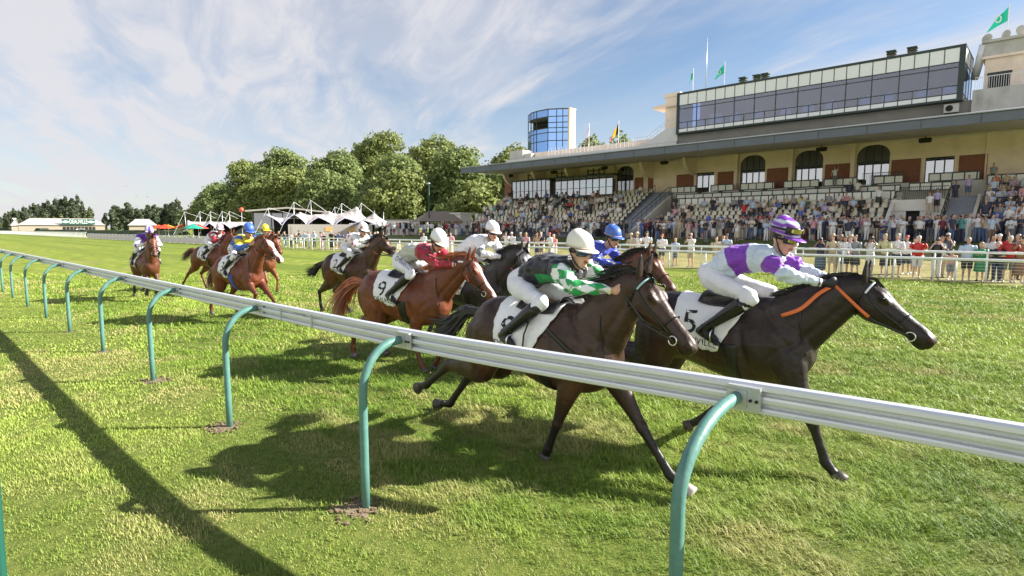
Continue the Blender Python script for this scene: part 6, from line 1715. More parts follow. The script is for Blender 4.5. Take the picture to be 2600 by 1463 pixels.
def person_parts(rs, sp):
    """dict of G for skin, top, bottoms, hair (local: faces -y, feet at z=0)"""
    skin = np.array(SK[sp['skin']]); H_ = sp['h'] / 1.72; wd = sp['w']
    top, bot = np.array(sp['top'][1]), np.array(sp['bot'][1])
    B, T, P, HR = G(), G(), G(), G()
    pose = sp['pose']; sit = pose == 'sit'; z0 = .47 if sit else .90
    lean = .06 if pose == 'lean' else (.02 if not sit else -.04)
    X = lambda x, y, z: np.array([x, y, z]) * H_ if not sit else np.array([x, y, .47 + (z - .47) * H_])
    stepv = sp.get('step', 0.0)
    hipz = z0; shz = z0 + .54; ny = -lean * 1.2
    def L(g, rows, col, n=7): B_ = cr(np.array([(*r[0], r[1], r[2]) for r in rows]), 2); v, f = loft(B_[:, :3], np.maximum(B_[:, 3], .004), np.maximum(B_[:, 4], .004), n, lat=(1, 0, 0)); g.add(v, f, col)
    for sd in (1, -1):
        hx = .085 * wd
        if sit: kn = X(sd * .12, -.42, .48); an = X(sd * .13, -.40, .08); to = X(sd * .14, -.54, .03); hp = X(sd * hx, 0, .50)
        else: hp = X(sd * hx, 0, hipz); kn = X(sd * (.095 + .0), -.02 + sd * stepv * .5, .48); an = X(sd * .10, .03 + sd * stepv, .08); to = X(sd * .12, -.12 + sd * stepv, .025)
        short = sp['short']; cut = .95 if not short else .42
        L(B, [(hp, .07, .07), (lerp(hp, kn, .5), .062, .065), (kn, .046, .05), (lerp(kn, an, .35), .046, .052), (an, .030, .034), (an - np.array([0, 0, .03]), .03, .034)], skin)
        L(B, [(an + np.array([0, .04, -.045]), .034, .03), (an + np.array([0, -.02, -.04]), .04, .036), (to, .042, .024), (to + np.array([0, -.06, 0]), .03, .018)], np.array(sp['shoe']))
        if not sp['skirt']:
            if short: L(P, [(hp + np.array([0, 0, .03]), .10 * wd, .11), (lerp(hp, kn, .5), .092, .10), (lerp(hp, kn, .95), .085, .09), (lerp(hp, kn, 1.0), .08, .085)], bot)
            else: L(P, [(hp + np.array([0, 0, .03]), .10 * wd, .11), (lerp(hp, kn, .5), .082, .088), (kn, .066, .072), (lerp(kn, an, .5), .060, .066), (lerp(kn, an, .97), .056, .062)], bot)
    if sp['skirt']:
        if sit: L(P, [(X(0, .06, .50), .17 * wd, .12), (X(0, -.2, .50), .18 * wd, .09), (X(0, -.46, .48), .17 * wd, .08)], bot, 10)
        else: L(P, [(X(0, 0, hipz + .14), .14 * wd, .10), (X(0, 0, hipz - .05), .185 * wd, .13), (X(0, 0, hipz - .38), .21 * wd, .17), (X(0, 0, hipz - .46 - .25 * sp['long']), .20 * wd, .165)], bot, 10)
    else: L(P, [(X(0, .01, hipz - .09), .10, .09), (X(0, .005, hipz), .165 * wd, .125), (X(0, 0, hipz + .12), .15 * wd, .115)], bot, 10)
    L(T, [(X(0, 0, hipz + .02), .165 * wd, .125), (X(0, ny * .3, hipz + .18), .155 * wd, .115 + .03 * (wd - 1)), (X(0, ny * .7, hipz + .36), .175 * wd, .115), (X(0, ny, hipz + .48), .165 * wd, .10), (X(0, ny, shz + .015), .08, .07)], top, 10)
    if sp.get('stripe') is not None:
        pass
    L(B, [(X(0, ny, shz - .05), .06, .06), (X(0, ny - .01, shz + .04), .052, .056), (X(0, ny - .03, shz + .10), .05, .055)], skin)
    hc = X(0, ny - .045, shz + .185)
    L(B, [(hc + np.array([0, -.02, -.115]), .03, .035), (hc + np.array([0, -.012, -.08]), .055, .065), (hc + np.array([0, 0, -.02]), .070, .085), (hc + np.array([0, .005, .04]), .073, .09), (hc + np.array([0, .01, .09]), .055, .07), (hc + np.array([0, .01, .115]), .02, .025)], skin, 9)
    L(B, [(hc + np.array([0, -.085, .02]), .010, .010), (hc + np.array([0, -.104, -.025]), .016, .012), (hc + np.array([0, -.085, -.04]), .010, .010)], skin, 6)
    for sd in (1, -1):
        sh = X(sd * .175 * wd, ny, shz - .045); p = pose if not isinstance(pose, tuple) else pose
        if p == 'arms': el = X(sd * .225 * wd, ny + .04, shz - .32); ha = X(sd * .21 * wd, ny - .05, shz - .55)
        elif p == 'cross': el = X(sd * .235 * wd, ny - .04, shz - .30); ha = X(-sd * .09, ny - .20, shz - .25)
        elif p in ('photo', 'binoc'): el = X(sd * .24 * wd, ny - .16, shz - .20); ha = X(sd * .055, ny - .17, shz + .15)
        elif p == 'wave': el = X(sd * .27 * wd, ny - .02, shz + .10 if sd > 0 else shz - .30); ha = X(sd * .27, ny - .06, shz + .36 if sd > 0 else shz - .5)
        elif p == 'lean': el = X(sd * .25 * wd, ny - .06, shz - .28); ha = X(sd * .10, ny - .26, shz - .30)
        elif p == 'hold': el = X(sd * .225 * wd, ny + .02, shz - .30); ha = X(sd * .10, ny - .26, shz - .22)
        else: el = X(sd * .22 * wd, ny - .06, shz - .28); ha = X(sd * .10, ny - .30, shz - .44)
        sl = sp['sleeve']; c2 = top if sl > .8 else skin
        wr = lerp(el, ha, .84)
        L(B, [(sh, .05, .05), (lerp(sh, el, .5), .044, .044), (el, .037, .038), (lerp(el, ha, .5), .034, .034), (wr, .024, .026), (ha, .036, .020), (ha + (ha - el) * .14, .028, .016)], skin, 7)
        e = lerp(sh, el, .62) if sl < .5 else el
        rows = [(lerp(np.array([0, ny * H_, sh[2]]), sh, .55), .075, .08), (sh, .070, .072), (lerp(sh, e, .6), .062, .062), (e, .058, .058)]
        if sl > .8: rows += [(lerp(el, ha, .4), .048, .048), (wr, .036, .036)]
        L(T, rows, top, 8)
    if sp['hair'][1] is not None:
        c = np.array(sp['hair'][1])
        L(HR, [(hc + np.array([0, .055, -.07 - .12 * sp['hairlong']]), .05, .03), (hc + np.array([0, .05, -.03]), .075, .055), (hc + np.array([0, .025, .03]), .084, .082), (hc + np.array([0, .012, .085]), .074, .085), (hc + np.array([0, .01, .125]), .035, .04)], c, 9)
    if sp['hat']:
        c = np.array(sp['hat'][1])
        if sp['hat'][0] == 'cap':
            L(HR, [(hc + np.array([0, .01, .035]), .088, .102), (hc + np.array([0, .01, .085]), .082, .096), (hc + np.array([0, .01, .125]), .05, .06), (hc + np.array([0, .01, .135]), .01, .01)], c, 10)
            L(HR, [(hc + np.array([0, -.09, .042]), .07, .008), (hc + np.array([0, -.16, .032]), .045, .007)], c, 8)
        else:
            v, f = loft([hc + np.array([0, .01, .055]), hc + np.array([0, .01, .065])], [.17, .165], [.18, .175], 14, lat=(1, 0, 0)); HR.add(v, f, c)
            L(HR, [(hc + np.array([0, .01, .06]), .088, .102), (hc + np.array([0, .01, .13]), .078, .092), (hc + np.array([0, .01, .155]), .05, .06)], c, 10)
    if pose in ('binoc', 'photo'):
        g = HR; g.box(hc + np.array([0, -.15, .02]), (.14, .05, .07) if pose == 'binoc' else (.15, .02, .08), 0, (.015, .015, .018))
    return dict(body=B, top=T, bottoms=P, hair=HR)


ALL = []


def person(s, t, z, face, sp, where, group, detailed=False):
    rs = np.random.RandomState(abs(int(s * 977 + t * 131)) % 99991); pp = person_parts(rs, sp)
    rz = TRK + R(face)
    if detailed:
        me = remesh(pp['body'], .026, 1, .3); V = verts(me); skin = np.array(SK[sp['skin']]); C = np.tile(skin, (len(V), 1)); C[V[:, 2] < .075] = sp['shoe']
        setcol(me, C); me.materials.append(M['skin']); o = add_obj('person', me, None, w(s, t, z), rz)
        for nm, k in (('shirt', 'top'), ('skirt' if sp['skirt'] else 'shorts' if sp['short'] else 'trousers', 'bottoms'), ('hat' if sp['hat'] else 'hair', 'hair')):
            if pp[k].n:
                me = pp[k].mesh(nm, M['skin'], True)
                if k == 'top' and sp.get('stripe') is not None:
                    v = verts(me); a = np.empty(len(v) * 4, np.float32); me.attributes['Col'].data.foreach_get('color', a); c = a.reshape(-1, 4)[:, :3].copy(); q = np.floor(v[:, 2] / .06) % 2 == 0; c[q] = sp['stripe']; setcol(me, c)
                add_obj(nm, me, o)
    else:
        g = G()
        for k in ('body', 'top', 'bottoms', 'hair'):
            q = pp[k]
            if q.n: off = g.n; g.v += q.v; g.c += q.c; g.f += [tuple(i + off for i in f) for f in q.f]; g.fm += q.fm; g.n += q.n
        o = g.obj('person', M['skin'], None, True, w(s, t, z), rz)
    o['category'] = 'spectator'; o['group'] = group
    ALL.append((o, sp, where, s, t)); return o


def spec(rs, **k):
    sp = dict(top=TOPS[rs.choice(len(TOPS), p=np.array(TW) / sum(TW))], bot=BOTS[rs.choice(len(BOTS), p=np.array(BW) / sum(BW))], hair=HAIRS[rs.choice(6, p=[.34, .24, .12, .14, .08, .08])], skin=int(rs.choice(4, p=[.35, .4, .2, .05])),
              h=float(rs.normal(1.71, .08)), w=float(rs.uniform(.9, 1.2)), pose=str(rs.choice(['arms', 'cross', 'photo', 'hold', 'binoc', 'wave'], p=[.36, .2, .14, .18, .08, .04])), short=bool(rs.rand() < .28), skirt=bool(rs.rand() < .14), long=float(rs.rand()),
              sleeve=float(rs.rand()), hat=None, hairlong=float(rs.rand() < .3), shoe=(.04, .035, .03) if rs.rand() < .6 else (.5, .5, .5))
    if rs.rand() < .14: sp['hat'] = ('cap', [(.7, .7, .7), (.03, .05, .15), (.35, .03, .04), (.5, .45, .35)][rs.randint(4)])
    elif rs.rand() < .07: sp['hat'] = ('straw', (.55, .43, .25))
    sp.update(k); return sp


def nm(lst, n): return next(q for q in lst if q[0] == n)


_r = np.random.RandomState(77)
T_ = lambda n: nm(TOPS, n); B_ = lambda n: nm(BOTS, n); H_ = lambda n: nm(HAIRS, n)
# people leaning on or standing at the far rail: picture column, t, height, look
RAILP = [
    (1985, 28.75, dict(top=T_('white'), bot=B_('white'), pose='photo', short=True)), (2012, 29.1, dict(top=T_('white'), bot=B_('beige'), pose='binoc', hair=H_('brown'))),
    (2083, 28.8, dict(top=T_('navy'), bot=('slate blue', (.09, .13, .20)), pose='photo', skirt=True, long=1.0)), (2113, 28.65, dict(top=T_('beige'), bot=B_('beige'), pose='lean', hat=('straw', (.5, .42, .3)), short=True)),
    (2131, 29.2, dict(top=T_('pale blue'), bot=B_('beige'), pose='lean', hat=('straw', (.35, .25, .15)))), (2146, 28.8, dict(top=T_('white'), bot=B_('black'), pose='lean', hair=H_('dark'), hairlong=1.0, short=True)),
    (2157, 29.3, dict(top=T_('pink'), bot=B_('beige'), pose='arms', hat=('straw', (.62, .48, .34)), short=True)), (2172, 28.8, dict(top=T_('grey'), bot=B_('black'), pose='lean', skirt=True, long=0.)),
    (2209, 28.9, dict(top=T_('white'), bot=B_('white'), pose='photo')), (2247, 28.75, dict(top=('pale yellow', (.55, .52, .30)), bot=B_('black'), pose='lean', skirt=True, long=0., hair=H_('blond'), hairlong=1.0)),
    (2276, 28.9, dict(top=T_('white'), bot=B_('navy'), pose='cross', short=True, hat=('cap', (.4, .38, .34)))), (2301, 30.4, dict(top=T_('white'), bot=B_('navy'), pose='hold', short=True, hat=('cap', (.4, .05, .05)))),
    (2322, 31.0, dict(top=T_('navy'), bot=B_('black'), pose='arms', hat=('cap', (.03, .03, .06)))), (2329, 28.8, dict(top=T_('red'), bot=B_('white'), pose='lean', short=True, hair=H_('white'), w=1.25, h=1.74)),
    (2378, 28.75, dict(top=T_('black'), bot=B_('white'), pose='binoc', hair=H_('dark'), w=1.1)), (2389, 29.8, dict(top=T_('white'), bot=B_('beige'), pose='hold', hair=H_('blond'), hairlong=1.0)),
    (2404, 29.9, dict(top=('slate', (.09, .11, .14)), bot=B_('blue denim'), pose='photo', hat=('cap', (.6, .58, .5)))), (2416, 28.8, dict(top=('bare skin', (.52, .33, .25)), bot=B_('grey'), pose='arms', short=True, h=1.18, sleeve=.1)),
    (2456, 28.8, dict(top=T_('pale blue'), bot=B_('black'), pose='hold', w=1.2, hair=H_('grey'), hat=None)), (2491, 28.8, dict(top=('bright green', (.03, .28, .12)), bot=('bright green', (.02, .22, .09)), pose='cross', skirt=True, long=0., h=1.5, hair=H_('blond'))),
    (2519, 29.2, dict(top=T_('white'), bot=B_('grey'), pose='arms', hair=H_('dark'), hairlong=1.0)), (2535, 29.6, dict(top=T_('red'), bot=B_('navy'), pose='wave', hat=('cap', (.6, .6, .58)))),
    (2533, 28.75, dict(top=T_('black'), bot=B_('navy'), pose='lean', h=1.52)), (2561, 28.8, dict(top=('crimson', (.36, .015, .02)), bot=('dark grey', (.12, .12, .13)), pose='lean', short=True, w=1.25, h=1.76)),
    (2580, 30.2, dict(top=T_('grey'), bot=B_('black'), pose='arms', w=1.2, h=1.8, hair=H_('grey'))), (2590, 28.9, dict(top=('brown check', (.22, .12, .07)), bot=('brown check', (.2, .11, .07)), pose='photo', skirt=True, long=.6)),
    (1604, 28.8, dict(top=T_('beige'), bot=('pale pink', (.55, .42, .38)), pose='lean', hat=('straw', (.6, .5, .32)), short=True)), (1619, 28.9, dict(top=T_('white'), bot=B_('white'), pose='lean', hat=('straw', (.64, .56, .4)))),
    (1642, 29.2, dict(top=T_('white'), bot=B_('navy'), pose='hold', hat=('cap', (.05, .05, .07)))), (1680, 30.2, dict(top=T_('white'), bot=B_('navy'), pose='hold', hat=('cap', (.35, .08, .06)), short=True, w=1.2)),
    (1714, 29.4, dict(top=T_('pale blue'), bot=B_('grey'), pose='arms', short=True, h=1.5, hair=H_('blond'), hairlong=1.0)), (1754, 28.9, dict(top=T_('white'), bot=B_('beige'), pose='photo', short=True, h=1.78, hat=('cap', (.45, .3, .25)))),
    (1818, 28.9, dict(top=T_('beige'), bot=B_('beige'), pose='lean', hair=H_('brown'), hairlong=1.0)), (1836, 29.4, dict(top=T_('white'), bot=B_('navy'), pose='arms')), (1845, 29.1, dict(top=T_('pale blue'), bot=B_('blue denim'), pose='hold', hair=H_('dark'))),
    (1286, 28.9, dict(top=T_('white'), bot=B_('beige'), pose='photo', hair=H_('dark'))), (1301, 29.2, dict(top=T_('white'), bot=B_('navy'), pose='lean', hat=('cap', (.6, .6, .6)))), (1322, 29.4, dict(top=('slate', (.10, .12, .16)), bot=B_('grey'), pose='arms', hat=('cap', (.3, .35, .36)))), (1338, 28.9, dict(top=T_('pink'), bot=B_('white'), pose='lean', hair=H_('blond'), hairlong=1.0)),
    (1364, 29.0, dict(top=('tan', (.45, .30, .2)), bot=B_('navy'), pose='wave', sleeve=.1)), (1376, 29.3, dict(top=T_('navy'), bot=B_('beige'), pose='lean')), (1398, 29.0, dict(top=T_('white'), bot=B_('beige'), pose='lean', hat=('cap', (.5, .1, .12)))), (1408, 29.3, dict(top=('coral', (.6, .2, .18)), bot=B_('white'), pose='lean', hat=('cap', (.55, .35, .3)))),
    (1135, 29.2, dict(top=T_('white'), bot=B_('pale' if False else 'beige'), pose='photo')), (1146, 29.8, dict(top=T_('pink'), bot=B_('white'), pose='arms', hair=H_('dark'))), (1078, 29.2, dict(top=T_('white'), bot=B_('white'), pose='lean'))]
for i, (x, t, kw) in enumerate(RAILP):
    s = px(x, t); sp = spec(np.random.RandomState(200 + i), hat=None)
    sp['skirt'] = False; sp.update(kw); person(s, t, float(terrain(s, t)), float(np.random.RandomState(i).uniform(-14, 26)), sp, 'at the far rail', 'spectators along the far rail', x > 1480)
rs = np.random.RandomState(8)
for i in range(24):                                                  # farther along the rail, before the tents
    x = 688 + i * 12.6 + rs.uniform(-4, 4); t = rs.uniform(28.7, 30.5); s = px(x, t)
    person(s, t, float(terrain(s, t)), rs.uniform(-10, 50), spec(rs, pose=str(rs.choice(['lean', 'arms', 'photo']))), 'at the rail before the tents', 'spectators at the rail before the tents')
for i in range(24):                                                  # strolling on the lawn
    x = [1500, 1532, 1560, 1668, 1712, 1746, 1790, 1826, 1868, 1905, 1942, 1985, 2110, 2150, 2196, 2238, 2330, 2372, 2410, 2436, 2452, 2476, 2510, 2560][i]; t = rs.uniform(41.5, 46.5); s = px(x, t)
    person(s, t, float(terrain(s, t)), rs.uniform(-50, 60), spec(rs, pose=str(rs.choice(['arms', 'cross', 'hold', 'photo']))), 'on the shaded lawn', 'spectators on the shaded lawn')
n1 = 66
for i in range(n1):                                                  # standing along the foot of the stand
    u = (i + .5) / n1; x = 968 + (2600 - 968) * u ** .82 + rs.uniform(-9, 9)
    if 1590 < x < 1628: x += 40
    t = rs.uniform(46.9, 47.5); s = px(x, t)
    person(s, t, 1.16 if s > -54 else float(terrain(s, t)), rs.uniform(-35, 60), spec(rs), 'at the foot of the stand' if s > -54 else 'before the brown tent', 'spectators standing below the seats')
for i in range(20):                                                  # in front of the cabin and the tent
    x = 960 + i * 10.4 + rs.uniform(-4, 4); t = rs.uniform(43.5, 47.0); s = px(x, t)
    person(s, t, float(terrain(s, t)), rs.uniform(-40, 80), spec(rs), 'before the white cabin', 'spectators before the white cabin')
def seated(n, s0, s1, rows, where, group, rs, front=1.0):
    used = set()
    for i in range(n):
        for _ in range(30):
            r = int(rows * rs.rand() ** front); c = int((s1 - s0) / .57 * rs.rand())
            if (r, c) not in used: used.add((r, c)); break
        s = s0 + c * .57 + (r % 2) * .1; t, z = rowtz(r); st = rs.rand() < .16
        sp = spec(rs, pose='sit'); sp['short'] = False
        if st: sp['pose'] = 'arms'; person(s, t - .12, z, rs.uniform(-10, 30), sp, 'standing in row %d %s' % (r + 1, where), group)
        else: person(s, t + .05, z - .02, rs.uniform(-12, 25), sp, 'in seat row %d %s' % (r + 1, where), group)


seated(46, -53.4, -32.4, 12, 'of the left block', 'seated in the left block', rs, 1.25)
seated(34, -27.2, -9.8, 7, 'of the middle block', 'seated in the middle block', rs, .95)
seated(28, -3.4, -1.0, 10, 'of the right block', 'seated in the right block', rs, .9)
for x, t, z, kw, wh in ((1392, 57.2, 5.75, dict(top=T_('black'), bot=B_('black')), 'behind the glazed box'), (1552, 57.0, 5.75, dict(top=T_('black'), bot=B_('black')), 'in the doorway right of the glazed boxes'), (2108, 56.3, 5.75, dict(top=T_('white'), bot=B_('grey'), pose='wave'), 'in the top box tier'),
                       (2147, 54.6, 4.28, dict(top=T_('navy'), bot=B_('navy')), 'in the lower box tier'), (2166, 54.6, 4.28, dict(top=T_('white'), bot=B_('grey')), 'in the lower box tier'), (2504, 55.8, 5.2, dict(top=T_('grey'), bot=B_('black')), 'behind the right parapet'),
                       (2412, 53.2, 3.9, dict(top=T_('navy'), bot=B_('navy'), short=True), 'on the right stairs'), (2444, 53.8, 4.2, dict(top=T_('lilac'), bot=B_('blue denim')), 'at the top of the right stairs'), (2350, 50.2, 3.0, dict(top=T_('white'), bot=B_('beige')), 'beside the entrance wall'), (2368, 50.6, 3.2, dict(top=T_('lilac'), bot=B_('black')), 'beside the entrance wall')):
    s = px(x, t); sp = spec(rs, pose='arms', skirt=False); sp.update(kw); person(s, t, z, rs.uniform(-10, 20), sp, wh, 'spectators up in the stand')


def crowd_rest():
    """the many more spectators behind and between those above, as one mass"""
    rs = np.random.RandomState(41); g = G()
    def put1(s, t, z, sp, face):
        pp = person_parts(rs, sp); a = R(face); ca, sa = math.cos(a), math.sin(a)
        for k in ('body', 'top', 'bottoms', 'hair'):
            q = pp[k]
            if not q.n: continue
            for v in q.v: g.v.append(np.c_[v[:, 0] * ca - v[:, 1] * sa + s, v[:, 0] * sa + v[:, 1] * ca + t, v[:, 2] + z])
            g.c += q.c; off = g.n; g.f += [tuple(i + off for i in f) for f in q.f]; g.fm += q.fm; g.n += q.n
    taken = {(round(q[3], 1), round(q[4], 1)) for q in ALL}
    for n, s0, s1, rows, fr in ((70, -53.4, -32.4, 12, 1.25), (72, -27.2, -9.8, 7, .8), (34, -3.4, -1.0, 10, .9)):
        used = set()
        for i in range(n):
            r = int(rows * rs.rand() ** fr); c = int((s1 - s0) / .57 * rs.rand())
            if (r, c) in used: continue
            used.add((r, c)); s = s0 + c * .57 + (r % 2) * .1; t, z = rowtz(r)
            if any(abs(s - q[3]) < .4 and abs(t - q[4]) < .4 for q in ALL): continue
            if rs.rand() < .2: put1(s, t - .12, z, spec(rs, pose='arms'), rs.uniform(-20, 30))
            else:
                sp = spec(rs, pose='sit'); sp['short'] = False; put1(s, t + .05, z - .02, sp, rs.uniform(-15, 25))
    for i in range(95):
        x = 985 + (2610 - 985) * rs.rand() ** .8; t = rs.choice([47.75, 48.0, 46.3, 45.7]) + rs.uniform(-.1, .1); s = px(x, t)
        if -31.8 < s < -29.2 and t > 47: continue
        if any(abs(s - q[3]) < .35 and abs(t - q[4]) < .35 for q in ALL): continue
        put1(s, t, 1.16 if t > 47.4 and s > -54 else float(terrain(s, t)), spec(rs), rs.uniform(-40, 60))
    o = g.obj('crowd', M['skin'], None, True, rz=TRK); tag(o, 'remaining spectators filling the seats and steps between the others', 'crowd', kind='stuff')


crowd_rest()


def make_labels():
    """a label per spectator, made of look and place, lengthened by the neighbour's look until it is unique"""
    def look(sp):
        b = 'dress' if sp['skirt'] and sp['top'][0] == sp['bot'][0] else 'skirt' if sp['skirt'] else 'shorts' if sp['short'] else 'trousers'
        a = sp['top'][0] + ' top' if sp['top'][0] != 'bare skin' else 'bare chest'
        return a, sp['bot'][0] + ' ' + b
    def head(sp):
        if sp['hat']: return 'capped ' if sp['hat'][0] == 'cap' else 'straw hatted '
        return {'dark': 'dark haired ', 'brown': 'brown haired ', 'blond': 'blond ', 'grey': 'grey haired ', 'white': 'white haired ', 'bald': 'bald '}[sp['hair'][0]]
    pz = {'photo': 'taking a photo', 'binoc': 'with binoculars', 'cross': 'arms folded', 'wave': 'arm raised', 'lean': 'leaning', 'hold': 'hands together', 'arms': 'arms down', 'sit': 'seated'}
    def colx(q): return (q[3] * E1[0] + q[4] * E2[0]) / (q[3] * E1[1] + q[4] * E2[1])
    order = sorted(ALL, key=colx); used = {}
    for i, q in enumerate(order):
        o, sp, wh, s, t = q; a, b = look(sp)
        near = [p for p in order if p[2] == wh and p is not q] or order
        nb = min((p for p in near if p is not q), key=lambda p: abs(colx(p) - colx(q))); side = 'right of' if colx(nb) < colx(q) else 'left of'
        na, nb_ = look(nb[1]); h_ = head(sp); w2 = wh.replace('standing in ', '').replace('in seat ', '').replace(' of the', ',')
        c = ['%sperson in %s and %s %s' % (h_, a, b, wh), '%sperson, %s, %s, %s, %s' % (h_, a, b, pz[sp['pose']], w2), '%sperson in %s, %s, %s, %s %s' % (h_, a, b, w2, side, na), '%sperson in %s, %s, %s %s' % (h_, a, w2, side, na),
             'person in %s, %s, %s, %s %s' % (a, b, pz[sp['pose']], side, na), 'person in %s, %s, %s %s and %s' % (a, w2, side, na, nb_), 'person in %s and %s, %s, %s %s' % (a, b, pz[sp['pose']], side, nb_)]
        ok = [q_ for q_ in c if len(q_.split()) <= 16]
        lb = next((q_ for q_ in ok if q_ not in used), ok[-1])
        used[lb] = o; o['label'] = lb


make_labels()
# ------------------------------------------------------------------ the ten runners
DK = (.046, .023, .014); CHEST = (.140, .040, .018); BAY = (.115, .040, .020); BK = (.012, .010, .009)

make_horse('dark brown racehorse with white teal browband beside the near rail, number 8 cloth', -2.93, 3.94, 0, 1.42, DK, BK, voxel=.012, under=(.095, .042, .020),
           fore=[[(.03, .74), (-.11, .36), (-.22, .10), (-.27, .0)], [(.30, .80), (.58, .43), (.84, .11), (1.03, .0)]],
           hind=[[(-1.55, .64), (-1.93, .36), (-2.10, .30)], [(-1.50, .50), (-1.82, .12), (-2.06, .07)]],
           poll=(.62, -.03, 1.66), muz=(1.12, -.06, 1.18), number='8', rein='black', browband='teal', breast=True, seed=8, socks=(), hand=(.51, .10, 1.56), hoofcol=(.04, .034, .032),
           tail=[(-1.22, 0, 1.30), (-1.42, 0, 1.28), (-1.66, .0, 1.10), (-1.98, .02, 1.06)], hooflight=(.42, .38, .36))
J8 = make_jockey('jockey in black jacket with green and white diamond sleeves and plain white cap', -2.93, 3.94, 0, -.03, -.15, pat_black_diamond, capsolid((.78, .75, .67)),
                 'lens_blue', False, .008, 8, head=(.19, -.02, 1.875), head_dir=(.93, -.16, -.06), hand=(.66, .10, 1.59), elbow=(.30, .27, 1.62), shoulder=(.08, .17, 1.735), cup=(.55, .42, .33))

make_horse('black brown racehorse in the lead with white browband and orange reins', -1.82, 5.22, 0, 1.45, (.022, .014, .011), BK, voxel=.012, under=(.060, .028, .016),
           fore=[[(.30, .76), (.47, .43), (.58, .13), (.70, .0)], [(-.02, .74), (-.36, .42), (-.62, .15), (-.76, .06)]],
           hind=[[(-1.52, .80), (-1.84, .66), (-2.0, .66)], [(-1.48, .78), (-1.80, .62), (-1.96, .60)]],
           poll=(.74, 0, 1.61), muz=(1.25, .0, 1.21), number='5', browband='white', rein='rein_orange', seed=5, mane_len=.5, hand=(.56, .085, 1.60),
           tail=[(-1.22, 0, 1.30), (-1.42, 0, 1.30), (-1.66, .0, 1.18), (-1.90, .02, 1.06)])
J5 = make_jockey('jockey in pale blue jacket with purple hoop and purple hooped cap', -1.82, 5.22, 0, .0, .0, pat_purple_hoop, cap_purple_hoops,
                 'lens_yellow', True, .008, 5, head=(.13, 0, 1.955), head_dir=(.92, -.14, -.20), hand=(.56, .085, 1.60), elbow=(.24, .25, 1.67), shoulder=(.03, .17, 1.80), pelvis=(-.50, 1.63), goggles_up=True)

make_horse('chestnut racehorse with long white blaze and flowing tail behind the dark pair', -6.52, 5.12, 11, 1.44, CHEST, (.10, .030, .012), (.30, .10, .035), voxel=.014, under=(.18, .056, .024),
           fore=[[(-.05, .74), (-.10, .40), (.02, .10), (.10, .0)], [(.20, .74), (.25, .40), (.10, .10), (.06, .03)]],
           hind=[[(-1.30, .52), (-1.38, .22), (-1.36, .05)], [(-1.05, .55), (-1.0, .22), (-.88, .10)]],
           poll=(.80, -.02, 1.63), muz=(1.22, .02, 1.12), blaze=(.10, 1.02, .032, (.78, .70, .68)), number='9', seed=9, rein='rein_red', hand=(.70, .05, 1.60), tail_spread=1.7,
           tail=[(-1.22, 0, 1.28), (-1.42, -.03, 1.26), (-1.62, -.10, 1.02), (-1.72, -.14, .72)])
J9 = make_jockey('jockey in grey jacket with crimson sleeves and white cap, crouched low', -6.52, 5.12, 11, -.03, .02, pat_maroon, capsolid((.80, .78, .80)),
                 'lens', True, .009, 9, head=(.26, -.03, 1.88), head_dir=(.88, -.18, -.34), hand=(.70, .05, 1.60), elbow=(.38, .21, 1.60), shoulder=(.08, .17, 1.76), pelvis=(-.46, 1.63), cup=(.60, .45, .30))

make_horse('almost black racehorse with grey forehead ridden by the jockey in white', -6.8, 6.6, 8, 1.46, (.030, .028, .028), BK, voxel=.017,
           fore=[[(.05, .74), (.0, .38), (-.08, .10), (-.14, .0)], [(.26, .76), (.50, .46), (.62, .18), (.72, .10)]],
           hind=[[(-1.30, .54), (-1.50, .24), (-1.62, .12)], [(-1.20, .54), (-1.36, .24), (-1.44, .10)]],
           poll=(.76, -.04, 1.70), muz=(1.14, -.10, 1.20), forehead=(.40, .40, .41), number='7', seed=11, rein='rein_red', hand=(.42, .06, 1.55))
make_jockey('jockey all in white with grey armbands and white cap, sitting higher', -6.8, 6.6, 8, .05, .0, pat_white_grey, capsolid((.80, .80, .84)),
            'lens', True, .012, 11, head=(.20, -.06, 1.93), head_dir=(.90, -.24, -.14), hand=(.50, .08, 1.54), elbow=(.12, .27, 1.60), shoulder=(.04, .18, 1.80), cup=(.65, .42, .30))

make_horse('bay racehorse showing only head and neck behind the dark horse, jockey in blue', -4.65, 6.9, 0, 1.46, BAY, BK, voxel=.016,
           fore=[[(.22, .82), (.52, .68), (.44, .44), (.34, .40)], [(.24, .84), (.58, .74), (.56, .50), (.48, .44)]],
           hind=[[(-1.0, .76), (-.82, .52), (-.70, .46)], [(-1.1, .76), (-.96, .50), (-.86, .44)]],
           poll=(.72, -.02, 1.69), muz=(1.14, -.06, 1.25), number='6', seed=13, hand=(.42, .05, 1.56))
JB = make_jockey('jockey in royal blue jacket with white flashes and blue cap', -4.65, 6.9, 0, -.02, -.06, pat_blue, capsolid((.06, .14, .50)),
                 'lens', False, .012, 13, head=(.20, -.02, 1.93), head_dir=(.92, -.14, -.12), hand=(.50, .06, 1.56), cup=(.45, .38, .42))

